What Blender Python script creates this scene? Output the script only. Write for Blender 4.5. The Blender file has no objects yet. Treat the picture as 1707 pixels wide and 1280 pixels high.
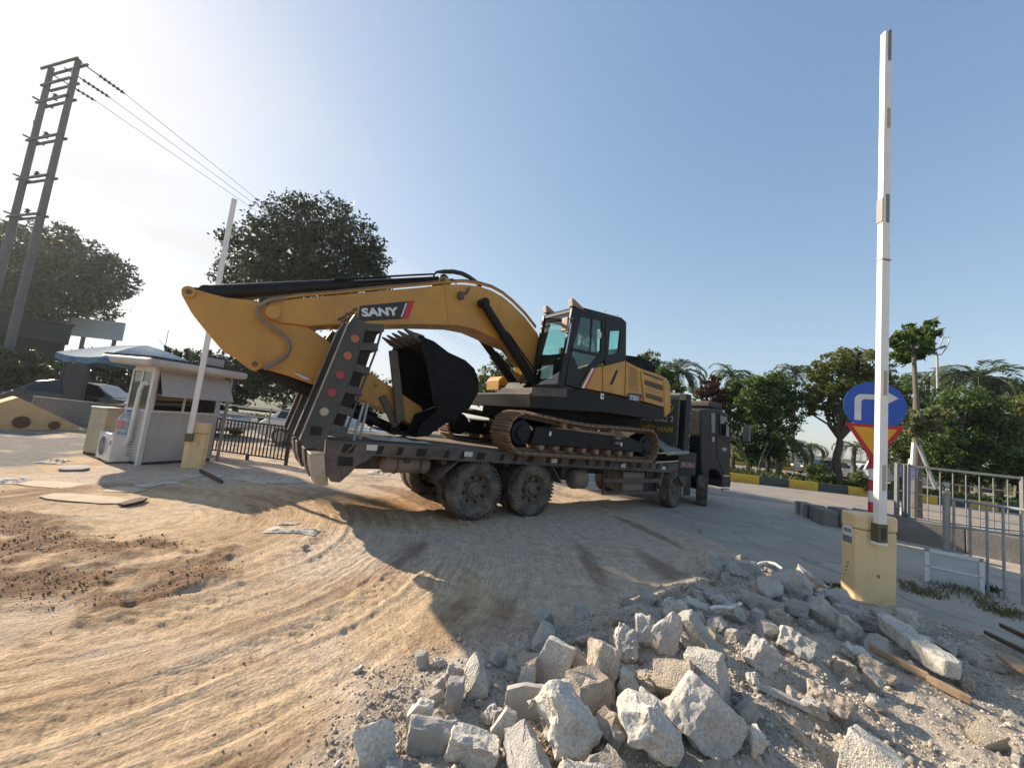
import bpy, bmesh, math, random
import numpy as np
from mathutils import Vector, Matrix, noise as mnoise
random.seed(7); np.random.seed(7)
S = bpy.context.scene
COL = S.collection
R_ = math.radians
# ---------------------------------------------------------------- camera
EYE = 1.7
FPX, CX, CY = 641.0, 853.5, 640.0            # focal length and centre of a 1707 x 1280 frame
PITCH, ROLL = R_(5.65), R_(6.243)
FW = np.array([0, math.cos(PITCH), math.sin(PITCH)])
_u = np.array([0, -math.sin(PITCH), math.cos(PITCH)]); _r = np.array([1., 0, 0])
RT = math.cos(ROLL) * _r + math.sin(ROLL) * _u
UP = -math.sin(ROLL) * _r + math.cos(ROLL) * _u
CP = np.array([0, 0, EYE])
cam = bpy.data.objects.new('camera', bpy.data.cameras.new('camera'))
COL.objects.link(cam)
cam.data.sensor_width = 36; cam.data.lens = FPX / 1707 * 36
cam.data.clip_start = 0.05; cam.data.clip_end = 20000
cam.matrix_world = Matrix(((RT[0], UP[0], -FW[0], 0), (RT[1], UP[1], -FW[1], 0), (RT[2], UP[2], -FW[2], EYE), (0, 0, 0, 1)))
S.camera = cam
# ---------------------------------------------------------------- sky, sun, exposure
SUN_AZ, SUN_EL = R_(-61.0), R_(27.6)        # azimuth from +Y towards +X
W = bpy.data.worlds.new('World'); S.world = W; W.use_nodes = True
nt = W.node_tree; nt.nodes.clear()
def N(nt, t, **k):
    n = nt.nodes.new(t)
    for a, b in k.items(): setattr(n, a, b)
    return n
def L(nt, a, b): nt.links.new(a, b)
sky = N(nt, 'ShaderNodeTexSky', sky_type='NISHITA', sun_disc=False, sun_elevation=SUN_EL, sun_rotation=SUN_AZ,
        altitude=0, air_density=1.05, dust_density=0.8, ozone_density=3.5)
bg = N(nt, 'ShaderNodeBackground'); bg.inputs[1].default_value = 0.15
tc = N(nt, 'ShaderNodeTexCoord')
mp = N(nt, 'ShaderNodeMapping'); mp.inputs['Scale'].default_value = (1.0, 1.0, 3.2)
L(nt, tc.outputs['Generated'], mp.inputs[0])
cn = N(nt, 'ShaderNodeTexNoise'); cn.inputs['Scale'].default_value = 2.6; cn.inputs['Detail'].default_value = 7; cn.inputs['Roughness'].default_value = .52
cn.inputs['Distortion'].default_value = .35
L(nt, mp.outputs[0], cn.inputs[0])
cr = N(nt, 'ShaderNodeMapRange'); cr.interpolation_type = 'SMOOTHSTEP'
cr.inputs[1].default_value = .40; cr.inputs[2].default_value = .66; cr.inputs[3].default_value = 0; cr.inputs[4].default_value = .85
L(nt, cn.outputs[0], cr.inputs[0])
mxs = N(nt, 'ShaderNodeMix', data_type='RGBA')
# the thin clouds gather low, on the sun's side of the sky
nd = N(nt, 'ShaderNodeVectorMath', operation='DOT_PRODUCT'); L(nt, tc.outputs['Generated'], nd.inputs[0]); nd.inputs[1].default_value = (math.sin(SUN_AZ), math.cos(SUN_AZ), -.35)
nm = N(nt, 'ShaderNodeMapRange'); nm.interpolation_type = 'SMOOTHSTEP'; nm.inputs[1].default_value = .45; nm.inputs[2].default_value = .85; L(nt, nd.outputs['Value'], nm.inputs[0])
cm = N(nt, 'ShaderNodeMath', operation='MULTIPLY'); L(nt, cr.outputs[0], cm.inputs[0]); L(nt, nm.outputs[0], cm.inputs[1])
tn = N(nt, 'ShaderNodeVectorMath', operation='MULTIPLY'); tn.inputs[1].default_value = (1.0, .99, 1.05); L(nt, sky.outputs[0], tn.inputs[0])
L(nt, cm.outputs[0], mxs.inputs[0]); L(nt, tn.outputs[0], mxs.inputs[6])
mxs.inputs[7].default_value = (5.6, 5.7, 5.5, 1)
# bright air near the sun is compressed as thick haze does: c / (1 + k c)
SK = 0.28
dv = N(nt, 'ShaderNodeVectorMath', operation='SCALE'); dv.inputs['Scale'].default_value = SK; L(nt, mxs.outputs[2], dv.inputs[0])
av = N(nt, 'ShaderNodeVectorMath', operation='ADD'); av.inputs[1].default_value = (1, 1, 1); L(nt, dv.outputs[0], av.inputs[0])
qv = N(nt, 'ShaderNodeVectorMath', operation='DIVIDE'); L(nt, mxs.outputs[2], qv.inputs[0]); L(nt, av.outputs[0], qv.inputs[1])
L(nt, qv.outputs[0], bg.inputs[0])
wo = N(nt, 'ShaderNodeOutputWorld'); L(nt, bg.outputs[0], wo.inputs[0])
sl = bpy.data.lights.new('sun', 'SUN'); sl.energy = 3.15; sl.angle = R_(0.55); sl.color = (1, .86, .68)
so = bpy.data.objects.new('sun', sl); COL.objects.link(so)
sd = Vector((math.sin(SUN_AZ) * math.cos(SUN_EL), math.cos(SUN_AZ) * math.cos(SUN_EL), math.sin(SUN_EL)))
so.rotation_euler = (-sd).to_track_quat('-Z', 'Y').to_euler(); so.location = sd * 60
S.view_settings.view_transform = 'Standard'; S.view_settings.look = 'None'
S.view_settings.exposure = 1.4; S.view_settings.gamma = 1; S.view_settings.use_curve_mapping = False
S.render.engine = 'CYCLES'
S.cycles.max_bounces = 6; S.cycles.transparent_max_bounces = 12

# ---------------------------------------------------------------- measuring helpers
def ray(px, py): return (px - CX) / FPX * RT - (py - CY) / FPX * UP + FW
def G(px, py, z=0.0):
    d = ray(px, py); return CP + d * (z - EYE) / d[2]
def AT(px, py, Y):
    d = ray(px, py); return CP + d * Y / d[1]
def AD(px, py, dep): return CP + ray(px, py) * dep          # depth along the view axis
def VZ(px, py, x, y):
    """height of the pixel on the vertical through (x, y) (nearest point of the two)"""
    d = ray(px, py); t = (x * d[0] + y * d[1]) / (d[0] ** 2 + d[1] ** 2); return EYE + d[2] * t
TH = R_(34.5)
TD = np.array([math.cos(TH), math.sin(TH), 0]); TN = np.array([-TD[1], TD[0], 0]); TP = np.array([-0.38, 6.64, 0])
def E(px, py, y):
    """truck frame: s along the truck, z up, on the vertical plane y metres behind its near side"""
    d = ray(px, py); t = ((TP + TN * y - CP) @ TN) / (d @ TN); P = CP + d * t
    return float((P - TP) @ TD), float(P[2])
def EL(pts, y): return [E(a, b, y) for a, b in pts]
def TW(s, y, z): return TP + TD * s + TN * y + np.array([0, 0, z])

# ---------------------------------------------------------------- materials
MATS = {}
def mat(name, c1, c2=None, rough=.6, metal=0., scale=6., bump=0., bscale=40., dirt=None, damt=0., dscale=3., alpha=None, trans=0., spec=.5, coord='Object', emit=None, stretch=None, coat=0.):
    m = bpy.data.materials.new(name); m.use_nodes = True; t = m.node_tree
    b = t.nodes['Principled BSDF']; MATS[name] = m
    c2 = c2 or tuple(x * .8 for x in c1)
    co = N(t, 'ShaderNodeTexCoord'); src = co.outputs[coord]
    if stretch:
        mpp = N(t, 'ShaderNodeMapping'); mpp.inputs['Scale'].default_value = stretch; L(t, src, mpp.inputs[0]); src = mpp.outputs[0]
    n1 = N(t, 'ShaderNodeTexNoise'); n1.inputs['Scale'].default_value = scale; n1.inputs['Detail'].default_value = 6; n1.inputs['Roughness'].default_value = .62
    L(t, src, n1.inputs[0])
    mr = N(t, 'ShaderNodeMapRange'); mr.inputs[1].default_value = .32; mr.inputs[2].default_value = .68; L(t, n1.outputs[0], mr.inputs[0])
    mx = N(t, 'ShaderNodeMix', data_type='RGBA'); L(t, mr.outputs[0], mx.inputs[0])
    mx.inputs[6].default_value = (*c1, 1); mx.inputs[7].default_value = (*c2, 1)
    outc = mx.outputs[2]
    if dirt:
        n2 = N(t, 'ShaderNodeTexNoise'); n2.inputs['Scale'].default_value = dscale; n2.inputs['Detail'].default_value = 8; n2.inputs['Roughness'].default_value = .7
        L(t, src, n2.inputs[0])
        m2 = N(t, 'ShaderNodeMapRange'); m2.inputs[1].default_value = .42; m2.inputs[2].default_value = .72; m2.inputs[3].default_value = 0; m2.inputs[4].default_value = damt
        L(t, n2.outputs[0], m2.inputs[0])
        mx2 = N(t, 'ShaderNodeMix', data_type='RGBA'); L(t, m2.outputs[0], mx2.inputs[0]); L(t, outc, mx2.inputs[6]); mx2.inputs[7].default_value = (*dirt, 1)
        outc = mx2.outputs[2]
        mrr = N(t, 'ShaderNodeMapRange'); mrr.inputs[3].default_value = rough; mrr.inputs[4].default_value = min(1, rough + .35); L(t, m2.outputs[0], mrr.inputs[0]); L(t, mrr.outputs[0], b.inputs['Roughness'])
    else: b.inputs['Roughness'].default_value = rough
    L(t, outc, b.inputs['Base Color'])
    b.inputs['Metallic'].default_value = metal
    b.inputs['Specular IOR Level'].default_value = spec
    if name.startswith('chunk'):
        vz = N(t, 'ShaderNodeTexNoise'); vz.inputs['Scale'].default_value = 85; vz.inputs['Detail'].default_value = 4; L(t, src, vz.inputs[0]); mz = N(t, 'ShaderNodeMapRange'); mz.inputs[1].default_value = .3; mz.inputs[2].default_value = .7; mz.inputs[3].default_value = 1.22; mz.inputs[4].default_value = .72; L(t, vz.outputs[0], mz.inputs[0])
        sz = N(t, 'ShaderNodeVectorMath', operation='SCALE'); L(t, outc, sz.inputs[0]); L(t, mz.outputs[0], sz.inputs['Scale']); L(t, sz.outputs[0], b.inputs['Base Color'])
    if coat: b.inputs['Coat Weight'].default_value = coat; b.inputs['Coat Roughness'].default_value = .15
    if trans: b.inputs['Transmission Weight'].default_value = trans
    if alpha is not None: b.inputs['Alpha'].default_value = alpha
    if bump:
        nb = N(t, 'ShaderNodeTexNoise'); nb.inputs['Scale'].default_value = bscale; nb.inputs['Detail'].default_value = 5
        L(t, src, nb.inputs[0]); bp = N(t, 'ShaderNodeBump'); bp.inputs['Strength'].default_value = bump; bp.inputs['Distance'].default_value = .02
        L(t, nb.outputs[0], bp.inputs['Height']); L(t, bp.outputs[0], b.inputs['Normal'])
    if emit: b.inputs['Emission Color'].default_value = (*emit, 1); b.inputs['Emission Strength'].default_value = 1
    return m
DUST = (.30, .22, .15)
mat('excavator_yellow', (.55, .265, .028), (.48, .225, .024), rough=.45, scale=2.5, dirt=(.27, .16, .07), damt=.5, dscale=1.8, coat=.15)
mat('excavator_black', (.005, .005, .006), (.009, .009, .010), rough=.5, spec=.25, dirt=(.04, .034, .028), damt=.2, dscale=4)
mat('cab_black', (.006, .007, .009), (.009, .010, .012), rough=.42, spec=.3, dirt=(.03, .028, .025), damt=.2)
mat('black_rubber', (.012, .012, .012), (.02, .02, .02), rough=.55)
mat('chrome_rod', (.55, .55, .56), rough=.16, metal=1)
mat('bucket_black', (.004, .004, .006), (.007, .007, .009), rough=.55, spec=.12, bump=.15, dirt=(.05, .042, .034), damt=.2, dscale=3)
mat('link_steel', (.07, .055, .045), (.12, .09, .065), rough=.6, bump=.3, bscale=30)
mat('muddy_steel', (.14, .085, .052), (.34, .21, .12), rough=.72, scale=11, bump=.4, bscale=50, dirt=(.32, .21, .13), damt=.7, dscale=7)
mat('decal_black', (.012, .012, .012), rough=.4); mat('decal_red', (.55, .02, .03), rough=.4); mat('decal_white', (.75, .75, .75), rough=.45)
mat('sticker_white', (.72, .72, .70), rough=.5); mat('decal_brown', (.10, .045, .012), rough=.5)
mat('vent_dark', (.012, .010, .008), rough=.7)
def glass(name, tint, dens, rough=.02):
    m = bpy.data.materials.new(name); m.use_nodes = True; t = m.node_tree; t.nodes.clear(); MATS[name] = m
    tr = N(t, 'ShaderNodeBsdfTransparent'); tr.inputs[0].default_value = (*tint, 1)
    gl = N(t, 'ShaderNodeBsdfGlossy'); gl.inputs['Roughness'].default_value = rough; gl.inputs[0].default_value = (.9, .95, .95, 1)
    lw = N(t, 'ShaderNodeLayerWeight'); lw.inputs[0].default_value = .5; pw = N(t, 'ShaderNodeMath', operation='POWER'); pw.inputs[1].default_value = 4; L(t, lw.outputs['Facing'], pw.inputs[0])
    mth = N(t, 'ShaderNodeMath', operation='MULTIPLY_ADD'); mth.inputs[1].default_value = .85; mth.inputs[2].default_value = dens; mth.use_clamp = True; L(t, pw.outputs[0], mth.inputs[0])
    mx = N(t, 'ShaderNodeMixShader'); L(t, mth.outputs[0], mx.inputs[0]); L(t, tr.outputs[0], mx.inputs[1]); L(t, gl.outputs[0], mx.inputs[2])
    o = N(t, 'ShaderNodeOutputMaterial'); L(t, mx.outputs[0], o.inputs[0]); return m
glass('cab_glass', (.74, .91, .87), .05); glass('screen_glass', (.70, .90, .85), .08); glass('dark_glass', (.10, .12, .13), .05); glass('booth_glass', (.55, .58, .56), .10)
glass('bottle_plastic', (.80, .90, .96), .14, .12)
mat('truck_grey', (.017, .018, .02), (.013, .0135, .015), rough=.5, spec=.3, dirt=(.06, .05, .042), damt=.4, dscale=2.6)
mat('truck_chassis', (.022, .021, .021), (.04, .035, .031), rough=.7, dirt=(.20, .145, .10), damt=.6, dscale=4, bump=.2)
mat('deck_steel', (.10, .075, .06), (.17, .125, .09), rough=.75, dirt=(.33, .23, .15), damt=.8, dscale=3, bump=.4, bscale=25)
mat('deck_edge', (.055, .048, .045), (.08, .068, .06), rough=.7, dirt=(.24, .17, .12), damt=.6, dscale=4, bump=.15)
mat('slot_dark', (.02, .016, .014), rough=.9)
mat('ramp_grey', (.040, .043, .045), (.052, .054, .054), rough=.62, dirt=(.15, .125, .10), damt=.35, dscale=5)
mat('worn_steel', (.42, .40, .37), (.28, .24, .19), rough=.38, metal=.7, bump=.2)
mat('tyre_rubber', (.040, .037, .036), (.062, .055, .05), rough=.85, scale=9, dirt=(.29, .225, .165), damt=.85, dscale=3.5, bump=.2)
mat('rim_steel', (.085, .07, .058), (.14, .11, .085), rough=.7, dirt=(.24, .17, .11), damt=.7, dscale=9)
mat('tank_grey', (.17, .13, .105), (.21, .165, .13), rough=.65, dirt=(.28, .2, .14), damt=.5)
mat('reflector_white', (.62, .61, .57), rough=.4); mat('reflector_orange', (.42, .12, .04), rough=.35); mat('reflector_red', (.34, .025, .05), rough=.35)
mat('reflector_cream', (.40, .36, .26), rough=.35)
mat('board_green', (.07, .085, .072), (.09, .10, .085), rough=.6); mat('board_grey', (.22, .24, .22), rough=.6)
mat('text_yellow', (.60, .47, .05), rough=.5); mat('text_white', (.62, .62, .66), rough=.5); mat('text_red', (.55, .30, .26), rough=.5)
mat('plate_grey', (.13, .13, .125), (.16, .155, .145), rough=.55)
mat('lid_grey', (.30, .30, .28), (.26, .26, .24), rough=.55); mat('lamp_glass', (.75, .74, .68), rough=.15); mat('lamp_hood', (.34, .20, .12), (.18, .11, .08), rough=.5)
mat('barrier_cream', (.80, .60, .32), (.76, .565, .30), rough=.5, dirt=(.50, .33, .15), damt=.35, dscale=3.5, coat=.1)
mat('barrier_white', (.80, .79, .76), (.74, .73, .70), rough=.38, dirt=(.5, .46, .40), damt=.25, dscale=5)
mat('strip_beige', (.44, .36, .29), rough=.5); mat('strip_grey', (.20, .20, .19), rough=.5); mat('clamp_olive', (.12, .105, .045), (.09, .08, .04), rough=.45)
mat('sign_blue', (.008, .075, .44), (.010, .08, .42), rough=.35, dirt=(.10, .13, .25), damt=.25); mat('sign_white', (.72, .72, .72), rough=.4)
mat('sign_red', (.50, .012, .022), rough=.4); mat('sign_amber', (.72, .34, .012), (.68, .31, .012), rough=.4)
mat('galvanised', (.36, .37, .37), (.27, .28, .28), rough=.5, metal=.35, dirt=(.20, .18, .15), damt=.4, dscale=6)
mat('fence_dark', (.035, .032, .032), (.055, .048, .045), rough=.6)
mat('fence_grey', (.20, .205, .20), (.15, .15, .15), rough=.6)
mat('concrete', (.40, .375, .34), (.31, .29, .26), rough=.9, scale=3, bump=.4, bscale=35, dirt=(.20, .18, .155), damt=.55, dscale=1.6)
mat('concrete_dark', (.22, .20, .185), (.16, .15, .135), rough=.9, scale=3, bump=.4, bscale=30, dirt=(.10, .09, .08), damt=.6, dscale=1.8)
mat('chunk_grey', (.53, .495, .45), (.41, .385, .35), rough=.95, scale=7, bump=.7, bscale=28, dirt=(.31, .28, .24), damt=.6, dscale=4)
mat('chunk_pale', (.62, .575, .50), (.49, .455, .395), rough=.95, scale=8, bump=.8, bscale=30, dirt=(.25, .22, .185), damt=.45, dscale=5)
mat('chunk_warm', (.50, .42, .33), (.38, .32, .25), rough=.95, scale=8, bump=.7, bscale=30, dirt=(.22, .18, .14), damt=.5, dscale=5)
mat('brick_red', (.42, .17, .085), (.34, .13, .07), rough=.92, scale=10, bump=.6, dirt=(.42, .33, .25), damt=.6, dscale=9)
mat('board_pale', (.58, .46, .32), (.48, .37, .25), rough=.9, scale=5, dirt=(.40, .31, .22), damt=.6, dscale=4); mat('wood_raw', (.40, .27, .155), (.30, .19, .11), rough=.85, scale=14, stretch=(1, 12, 12), bump=.2, dirt=(.3, .25, .2), damt=.5)
mat('wood_dark', (.10, .062, .035), (.06, .038, .024), rough=.85, scale=14, stretch=(1, 12, 12))
mat('pipe_white', (.74, .72, .67), rough=.5, dirt=(.4, .36, .3), damt=.5, dscale=14)
mat('cloth_pale', (.62, .56, .47), (.52, .46, .38), rough=.95, bump=.5, dirt=(.4, .31, .22), damt=.6, dscale=5)
mat('kerb_yellow', (.66, .40, .025), (.55, .34, .04), rough=.7, dirt=(.16, .13, .09), damt=.4, dscale=4)
mat('kerb_black', (.035, .045, .04), (.06, .068, .06), rough=.75, dirt=(.16, .15, .13), damt=.4, dscale=4)
mat('line_white', (.62, .61, .58), (.50, .49, .46), rough=.8, scale=8)
mat('booth_white', (.50, .47, .44), (.44, .41, .385), rough=.55, dirt=(.32, .28, .235), damt=.6, dscale=2.5)
mat('booth_frame', (.66, .65, .63), rough=.45); mat('booth_blind', (.40, .375, .355), (.36, .335, .32), rough=.8)
mat('roof_dark', (.035, .037, .042), rough=.6); mat('interior_dark', (.06, .055, .05), rough=.9)
mat('ac_white', (.68, .68, .66), (.62, .62, .60), rough=.45, dirt=(.4, .37, .33), damt=.4, dscale=6)
mat('tarp_blue', (.06, .15, .25), (.10, .20, .28), rough=.8, spec=.15, dirt=(.25, .27, .27), damt=.4, dscale=3)
mat('tarp_red', (.28, .05, .04), rough=.8)
mat('stand_cream', (.52, .45, .31), (.46, .39, .27), rough=.8, dirt=(.3, .25, .18), damt=.5, dscale=4); mat('box_brown', (.22, .12, .07), rough=.8)
mat('block_cream', (.66, .44, .22), (.58, .38, .19), rough=.85, dirt=(.3, .2, .12), damt=.5, dscale=2.5, bump=.2)
mat('hole_dark', (.13, .07, .035), rough=.95)
mat('pole_concrete', (.17, .16, .155), (.13, .125, .12), rough=.85, bump=.15)
mat('iron', (.12, .11, .105), (.09, .085, .08), rough=.6)
mat('insulator', (.10, .05, .035), rough=.25); mat('wire_dark', (.06, .06, .065), rough=.6)
mat('shed_grey', (.05, .056, .054), (.042, .048, .046), rough=.8); mat('shed_dark', (.035, .042, .04), (.05, .056, .052), rough=.85)
mat('billboard', (.42, .47, .47), (.38, .43, .43), rough=.7)
mat('car_dark', (.02, .022, .024), rough=.25, coat=.5); mat('car_silver', (.36, .37, .38), rough=.28, metal=.5, coat=.4); mat('car_white', (.70, .70, .70), rough=.3, coat=.4)
mat('bark', (.095, .075, .055), (.06, .048, .036), rough=.95, bump=.6, scale=9); mat('bark_grey', (.17, .15, .12), (.11, .095, .08), rough=.95, bump=.5, scale=9)
mat('purple_cloth', (.13, .10, .40), (.55, .52, .62), rough=.7, scale=4); mat('post_red', (.50, .03, .05), rough=.5); mat('post_white', (.72, .71, .69), rough=.5)
mat('label_print', (.45, .20, .26), rough=.5); mat('foam_rim', (.74, .74, .72), rough=.7); mat('foam_white', (.52, .53, .53), rough=.8)
def leafmat(name, a, b, tr=.35):
    m = bpy.data.materials.new(name); m.use_nodes = True; t = m.node_tree; t.nodes.clear(); MATS[name] = m
    at = N(t, 'ShaderNodeAttribute'); at.attribute_name = 'tint'
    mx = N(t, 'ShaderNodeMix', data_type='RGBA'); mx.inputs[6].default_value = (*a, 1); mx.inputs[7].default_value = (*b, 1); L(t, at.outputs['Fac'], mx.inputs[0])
    d = N(t, 'ShaderNodeBsdfPrincipled'); d.inputs['Roughness'].default_value = .5; d.inputs['Specular IOR Level'].default_value = .3; L(t, mx.outputs[2], d.inputs['Base Color'])
    tl = N(t, 'ShaderNodeBsdfTranslucent'); hs = N(t, 'ShaderNodeHueSaturation'); hs.inputs['Value'].default_value = 1.5; hs.inputs['Hue'].default_value = .485; L(t, mx.outputs[2], hs.inputs['Color']); L(t, hs.outputs[0], tl.inputs[0])
    ms = N(t, 'ShaderNodeMixShader'); ms.inputs[0].default_value = tr; L(t, d.outputs[0], ms.inputs[1]); L(t, tl.outputs[0], ms.inputs[2])
    o = N(t, 'ShaderNodeOutputMaterial'); L(t, ms.outputs[0], o.inputs[0])
leafmat('leaf_dark', (.018, .036, .014), (.040, .072, .024), .13)
leafmat('leaf_mid', (.034, .068, .016), (.13, .19, .045), .34)
leafmat('leaf_olive', (.06, .082, .018), (.16, .18, .045), .38)
leafmat('leaf_red', (.05, .018, .014), (.11, .040, .028), .3)
leafmat('leaf_palm', (.060, .085, .04), (.14, .18, .09), .32)
leafmat('leaf_pale', (.09, .11, .05), (.20, .21, .10), .35)
leafmat('grass_green', (.030, .055, .012), (.07, .10, .028), .3)
leafmat('grass_dry', (.11, .10, .04), (.22, .19, .09), .3)

# ---------------------------------------------------------------- mesh building
class MB:
    def __init__(s): s.v = []; s.f = []; s.m = []
    def add(s, vs, fs, mi=0):
        o = len(s.v); s.v.extend([tuple(map(float, v)) for v in vs]); s.f.extend([tuple(i + o for i in f) for f in fs]); s.m.extend([mi] * len(fs)); return s
    def box(s, lo, hi, mi=0, M=None):
        x0, y0, z0 = lo; x1, y1, z1 = hi
        vs = [(x0, y0, z0), (x1, y0, z0), (x1, y1, z0), (x0, y1, z0), (x0, y0, z1), (x1, y0, z1), (x1, y1, z1), (x0, y1, z1)]
        if M is not None: vs = [M @ Vector(v) for v in vs]
        return s.add(vs, [(0, 3, 2, 1), (4, 5, 6, 7), (0, 1, 5, 4), (1, 2, 6, 5), (2, 3, 7, 6), (3, 0, 4, 7)], mi)
    def bar(s, p, q, w, h, up=(0, 0, 1), mi=0, w2=None, h2=None):
        p = Vector(p); q = Vector(q); d = (q - p).normalized(); u = Vector(up)
        if abs(d.dot(u)) > .99: u = Vector((0, 1, 0)) if abs(d.y) < .9 else Vector((1, 0, 0))
        a = d.cross(u).normalized(); b = a.cross(d).normalized(); w2 = w if w2 is None else w2; h2 = h if h2 is None else h2
        vs = [c + a * (i * ww / 2) + b * (j * hh / 2) for c, ww, hh in ((p, w, h), (q, w2, h2)) for i, j in ((-1, -1), (1, -1), (1, 1), (-1, 1))]
        return s.add(vs, [(0, 3, 2, 1), (4, 5, 6, 7), (0, 1, 5, 4), (1, 2, 6, 5), (2, 3, 7, 6), (3, 0, 4, 7)], mi)
    def tube(s, pts, r, n=8, mi=0, cap=True):
        pts = [Vector(p) for p in pts]; rs = r if isinstance(r, (list, tuple)) else [r] * len(pts)
        vs = []; prev = None
        for i, p in enumerate(pts):
            d = (pts[min(i + 1, len(pts) - 1)] - pts[max(i - 1, 0)])
            if d.length < 1e-9: d = Vector((0, 0, 1))
            d.normalize()
            if prev is None:
                u = Vector((0, 0, 1)) if abs(d.z) < .9 else Vector((1, 0, 0)); a = d.cross(u).normalized()
            else: a = (prev - d * prev.dot(d)).normalized()
            prev = a; b = d.cross(a)
            for k in range(n):
                t = 2 * math.pi * k / n; vs.append(p + (a * math.cos(t) + b * math.sin(t)) * rs[i])
        fs = [(i * n + k, i * n + (k + 1) % n, (i + 1) * n + (k + 1) % n, (i + 1) * n + k) for i in range(len(pts) - 1) for k in range(n)]
        if cap: fs += [tuple(range(n - 1, -1, -1)), tuple((len(pts) - 1) * n + k for k in range(n))]
        return s.add(vs, fs, mi)
    def cyl(s, p, q, r, r2=None, n=16, mi=0): return s.tube([p, q], [r, r if r2 is None else r2], n, mi)
    def prism(s, pts, y0, y1, mi=0, axis='y'):
        """outline of (x, z) pairs extruded in y"""
        n = len(pts)
        ar = sum(pts[i][0] * pts[(i + 1) % n][1] - pts[(i + 1) % n][0] * pts[i][1] for i in range(n))
        if ar < 0: pts = pts[::-1]
        g = {'y': lambda a, b, y: (a, y, b), 'z': lambda a, b, y: (a, b, y), 'x': lambda a, b, y: (y, a, b)}[axis]
        vs = [g(a, b, y0) for a, b in pts] + [g(a, b, y1) for a, b in pts]
        f = [tuple(range(n)), tuple(range(2 * n - 1, n - 1, -1))] + [(i, i + n, (i + 1) % n + n, (i + 1) % n) for i in range(n)]
        if axis != 'y': f = [t[::-1] for t in f]
        return s.add(vs, f, mi)
    def strip(s, pts, th, y0, y1, mi=0):
        """sheet bent along an (x, z) line, th thick, y0..y1 wide"""
        P = [Vector((a, b)) for a, b in pts]; nn = []
        for i in range(len(P)):
            d = (P[min(i + 1, len(P) - 1)] - P[max(i - 1, 0)]).normalized(); nn.append(Vector((-d.y, d.x)))
        out = [(p.x, p.y) for p in P] + [((p + n * th).x, (p + n * th).y) for p, n in reversed(list(zip(P, nn)))]
        return s.prism(out, y0, y1, mi)
    def lathe(s, prof, c=(0, 0, 0), n=24, mi=0, axis='z'):
        vs = []
        for r, h in prof:
            for k in range(n):
                t = 2 * math.pi * k / n; a, b = r * math.cos(t), r * math.sin(t)
                v = (a, b, h) if axis == 'z' else (a, h, -b)
                vs.append((v[0] + c[0], v[1] + c[1], v[2] + c[2]))
        fs = [(i * n + k, i * n + (k + 1) % n, (i + 1) * n + (k + 1) % n, (i + 1) * n + k) for i in range(len(prof) - 1) for k in range(n)]
        return s.add(vs, fs, mi)
    def mesh(s, name, ms, off=(0, 0, 0), smooth=None):
        me = bpy.data.meshes.new(name)
        o = off; me.from_pydata([(a - o[0], b - o[1], c - o[2]) for a, b, c in s.v], [], s.f)
        for m in (ms if isinstance(ms, (list, tuple)) else [ms]): me.materials.append(MATS[m])
        if any(s.m): me.polygons.foreach_set('material_index', s.m)
        if smooth:
            me.polygons.foreach_set('use_smooth', [True] * len(me.polygons)); me.set_sharp_from_angle(angle=R_(smooth))
        me.update(); return me
    def build(s, name, ms, parent=None, off=(0, 0, 0), smooth=None, bevel=0, loc=None, seg=2):
        o = bpy.data.objects.new(name, s.mesh(name, ms, off, smooth)); COL.objects.link(o)
        if parent: o.parent = parent
        if loc is not None: o.location = loc
        if bevel:
            b = o.modifiers.new('bevel', 'BEVEL'); b.width = bevel; b.segments = seg; b.limit_method = 'ANGLE'; b.angle_limit = R_(35)
        return o
def tag(o, label=None, cat=None, group=None, kind=None):
    for k, v in (('label', label), ('category', cat), ('group', group), ('kind', kind)):
        if v: o[k] = v
    return o
def thing(name, label, cat, loc=(0, 0, 0), rotz=0, group=None):
    o = bpy.data.objects.new(name, None); COL.objects.link(o); o.empty_display_size = .1
    o.location = tuple(map(float, loc)); o.rotation_euler = (0, 0, rotz); return tag(o, label, cat, group)
def copy_tree(o, parent=None):
    c = o.copy(); COL.objects.link(c); c.parent = parent
    for ch in list(o.children): copy_tree(ch, c)
    return c
def npmesh(name, V, Q, m, tint=None, smooth=False):
    V = np.asarray(V, np.float32); Q = np.asarray(Q, np.int32); k = Q.shape[1]
    me = bpy.data.meshes.new(name); me.vertices.add(len(V)); me.vertices.foreach_set('co', V.ravel())
    me.loops.add(Q.size); me.loops.foreach_set('vertex_index', Q.ravel())
    me.polygons.add(len(Q)); me.polygons.foreach_set('loop_start', np.arange(0, Q.size, k, dtype=np.int32)); 
    try: me.polygons.foreach_set('loop_total', np.full(len(Q), k, np.int32))
    except Exception: pass
    if smooth: me.polygons.foreach_set('use_smooth', np.ones(len(Q), bool))
    me.materials.append(MATS[m]); me.update(calc_edges=True)
    if tint is not None:
        a = me.attributes.new('tint', 'FLOAT', 'POINT'); a.data.foreach_set('value', np.asarray(tint, np.float32))
    return me
def mobj(name, me, parent=None, loc=None):
    o = bpy.data.objects.new(name, me); COL.objects.link(o)
    if parent: o.parent = parent
    if loc is not None: o.location = tuple(map(float, loc))
    return o
_tc = {}
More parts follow.
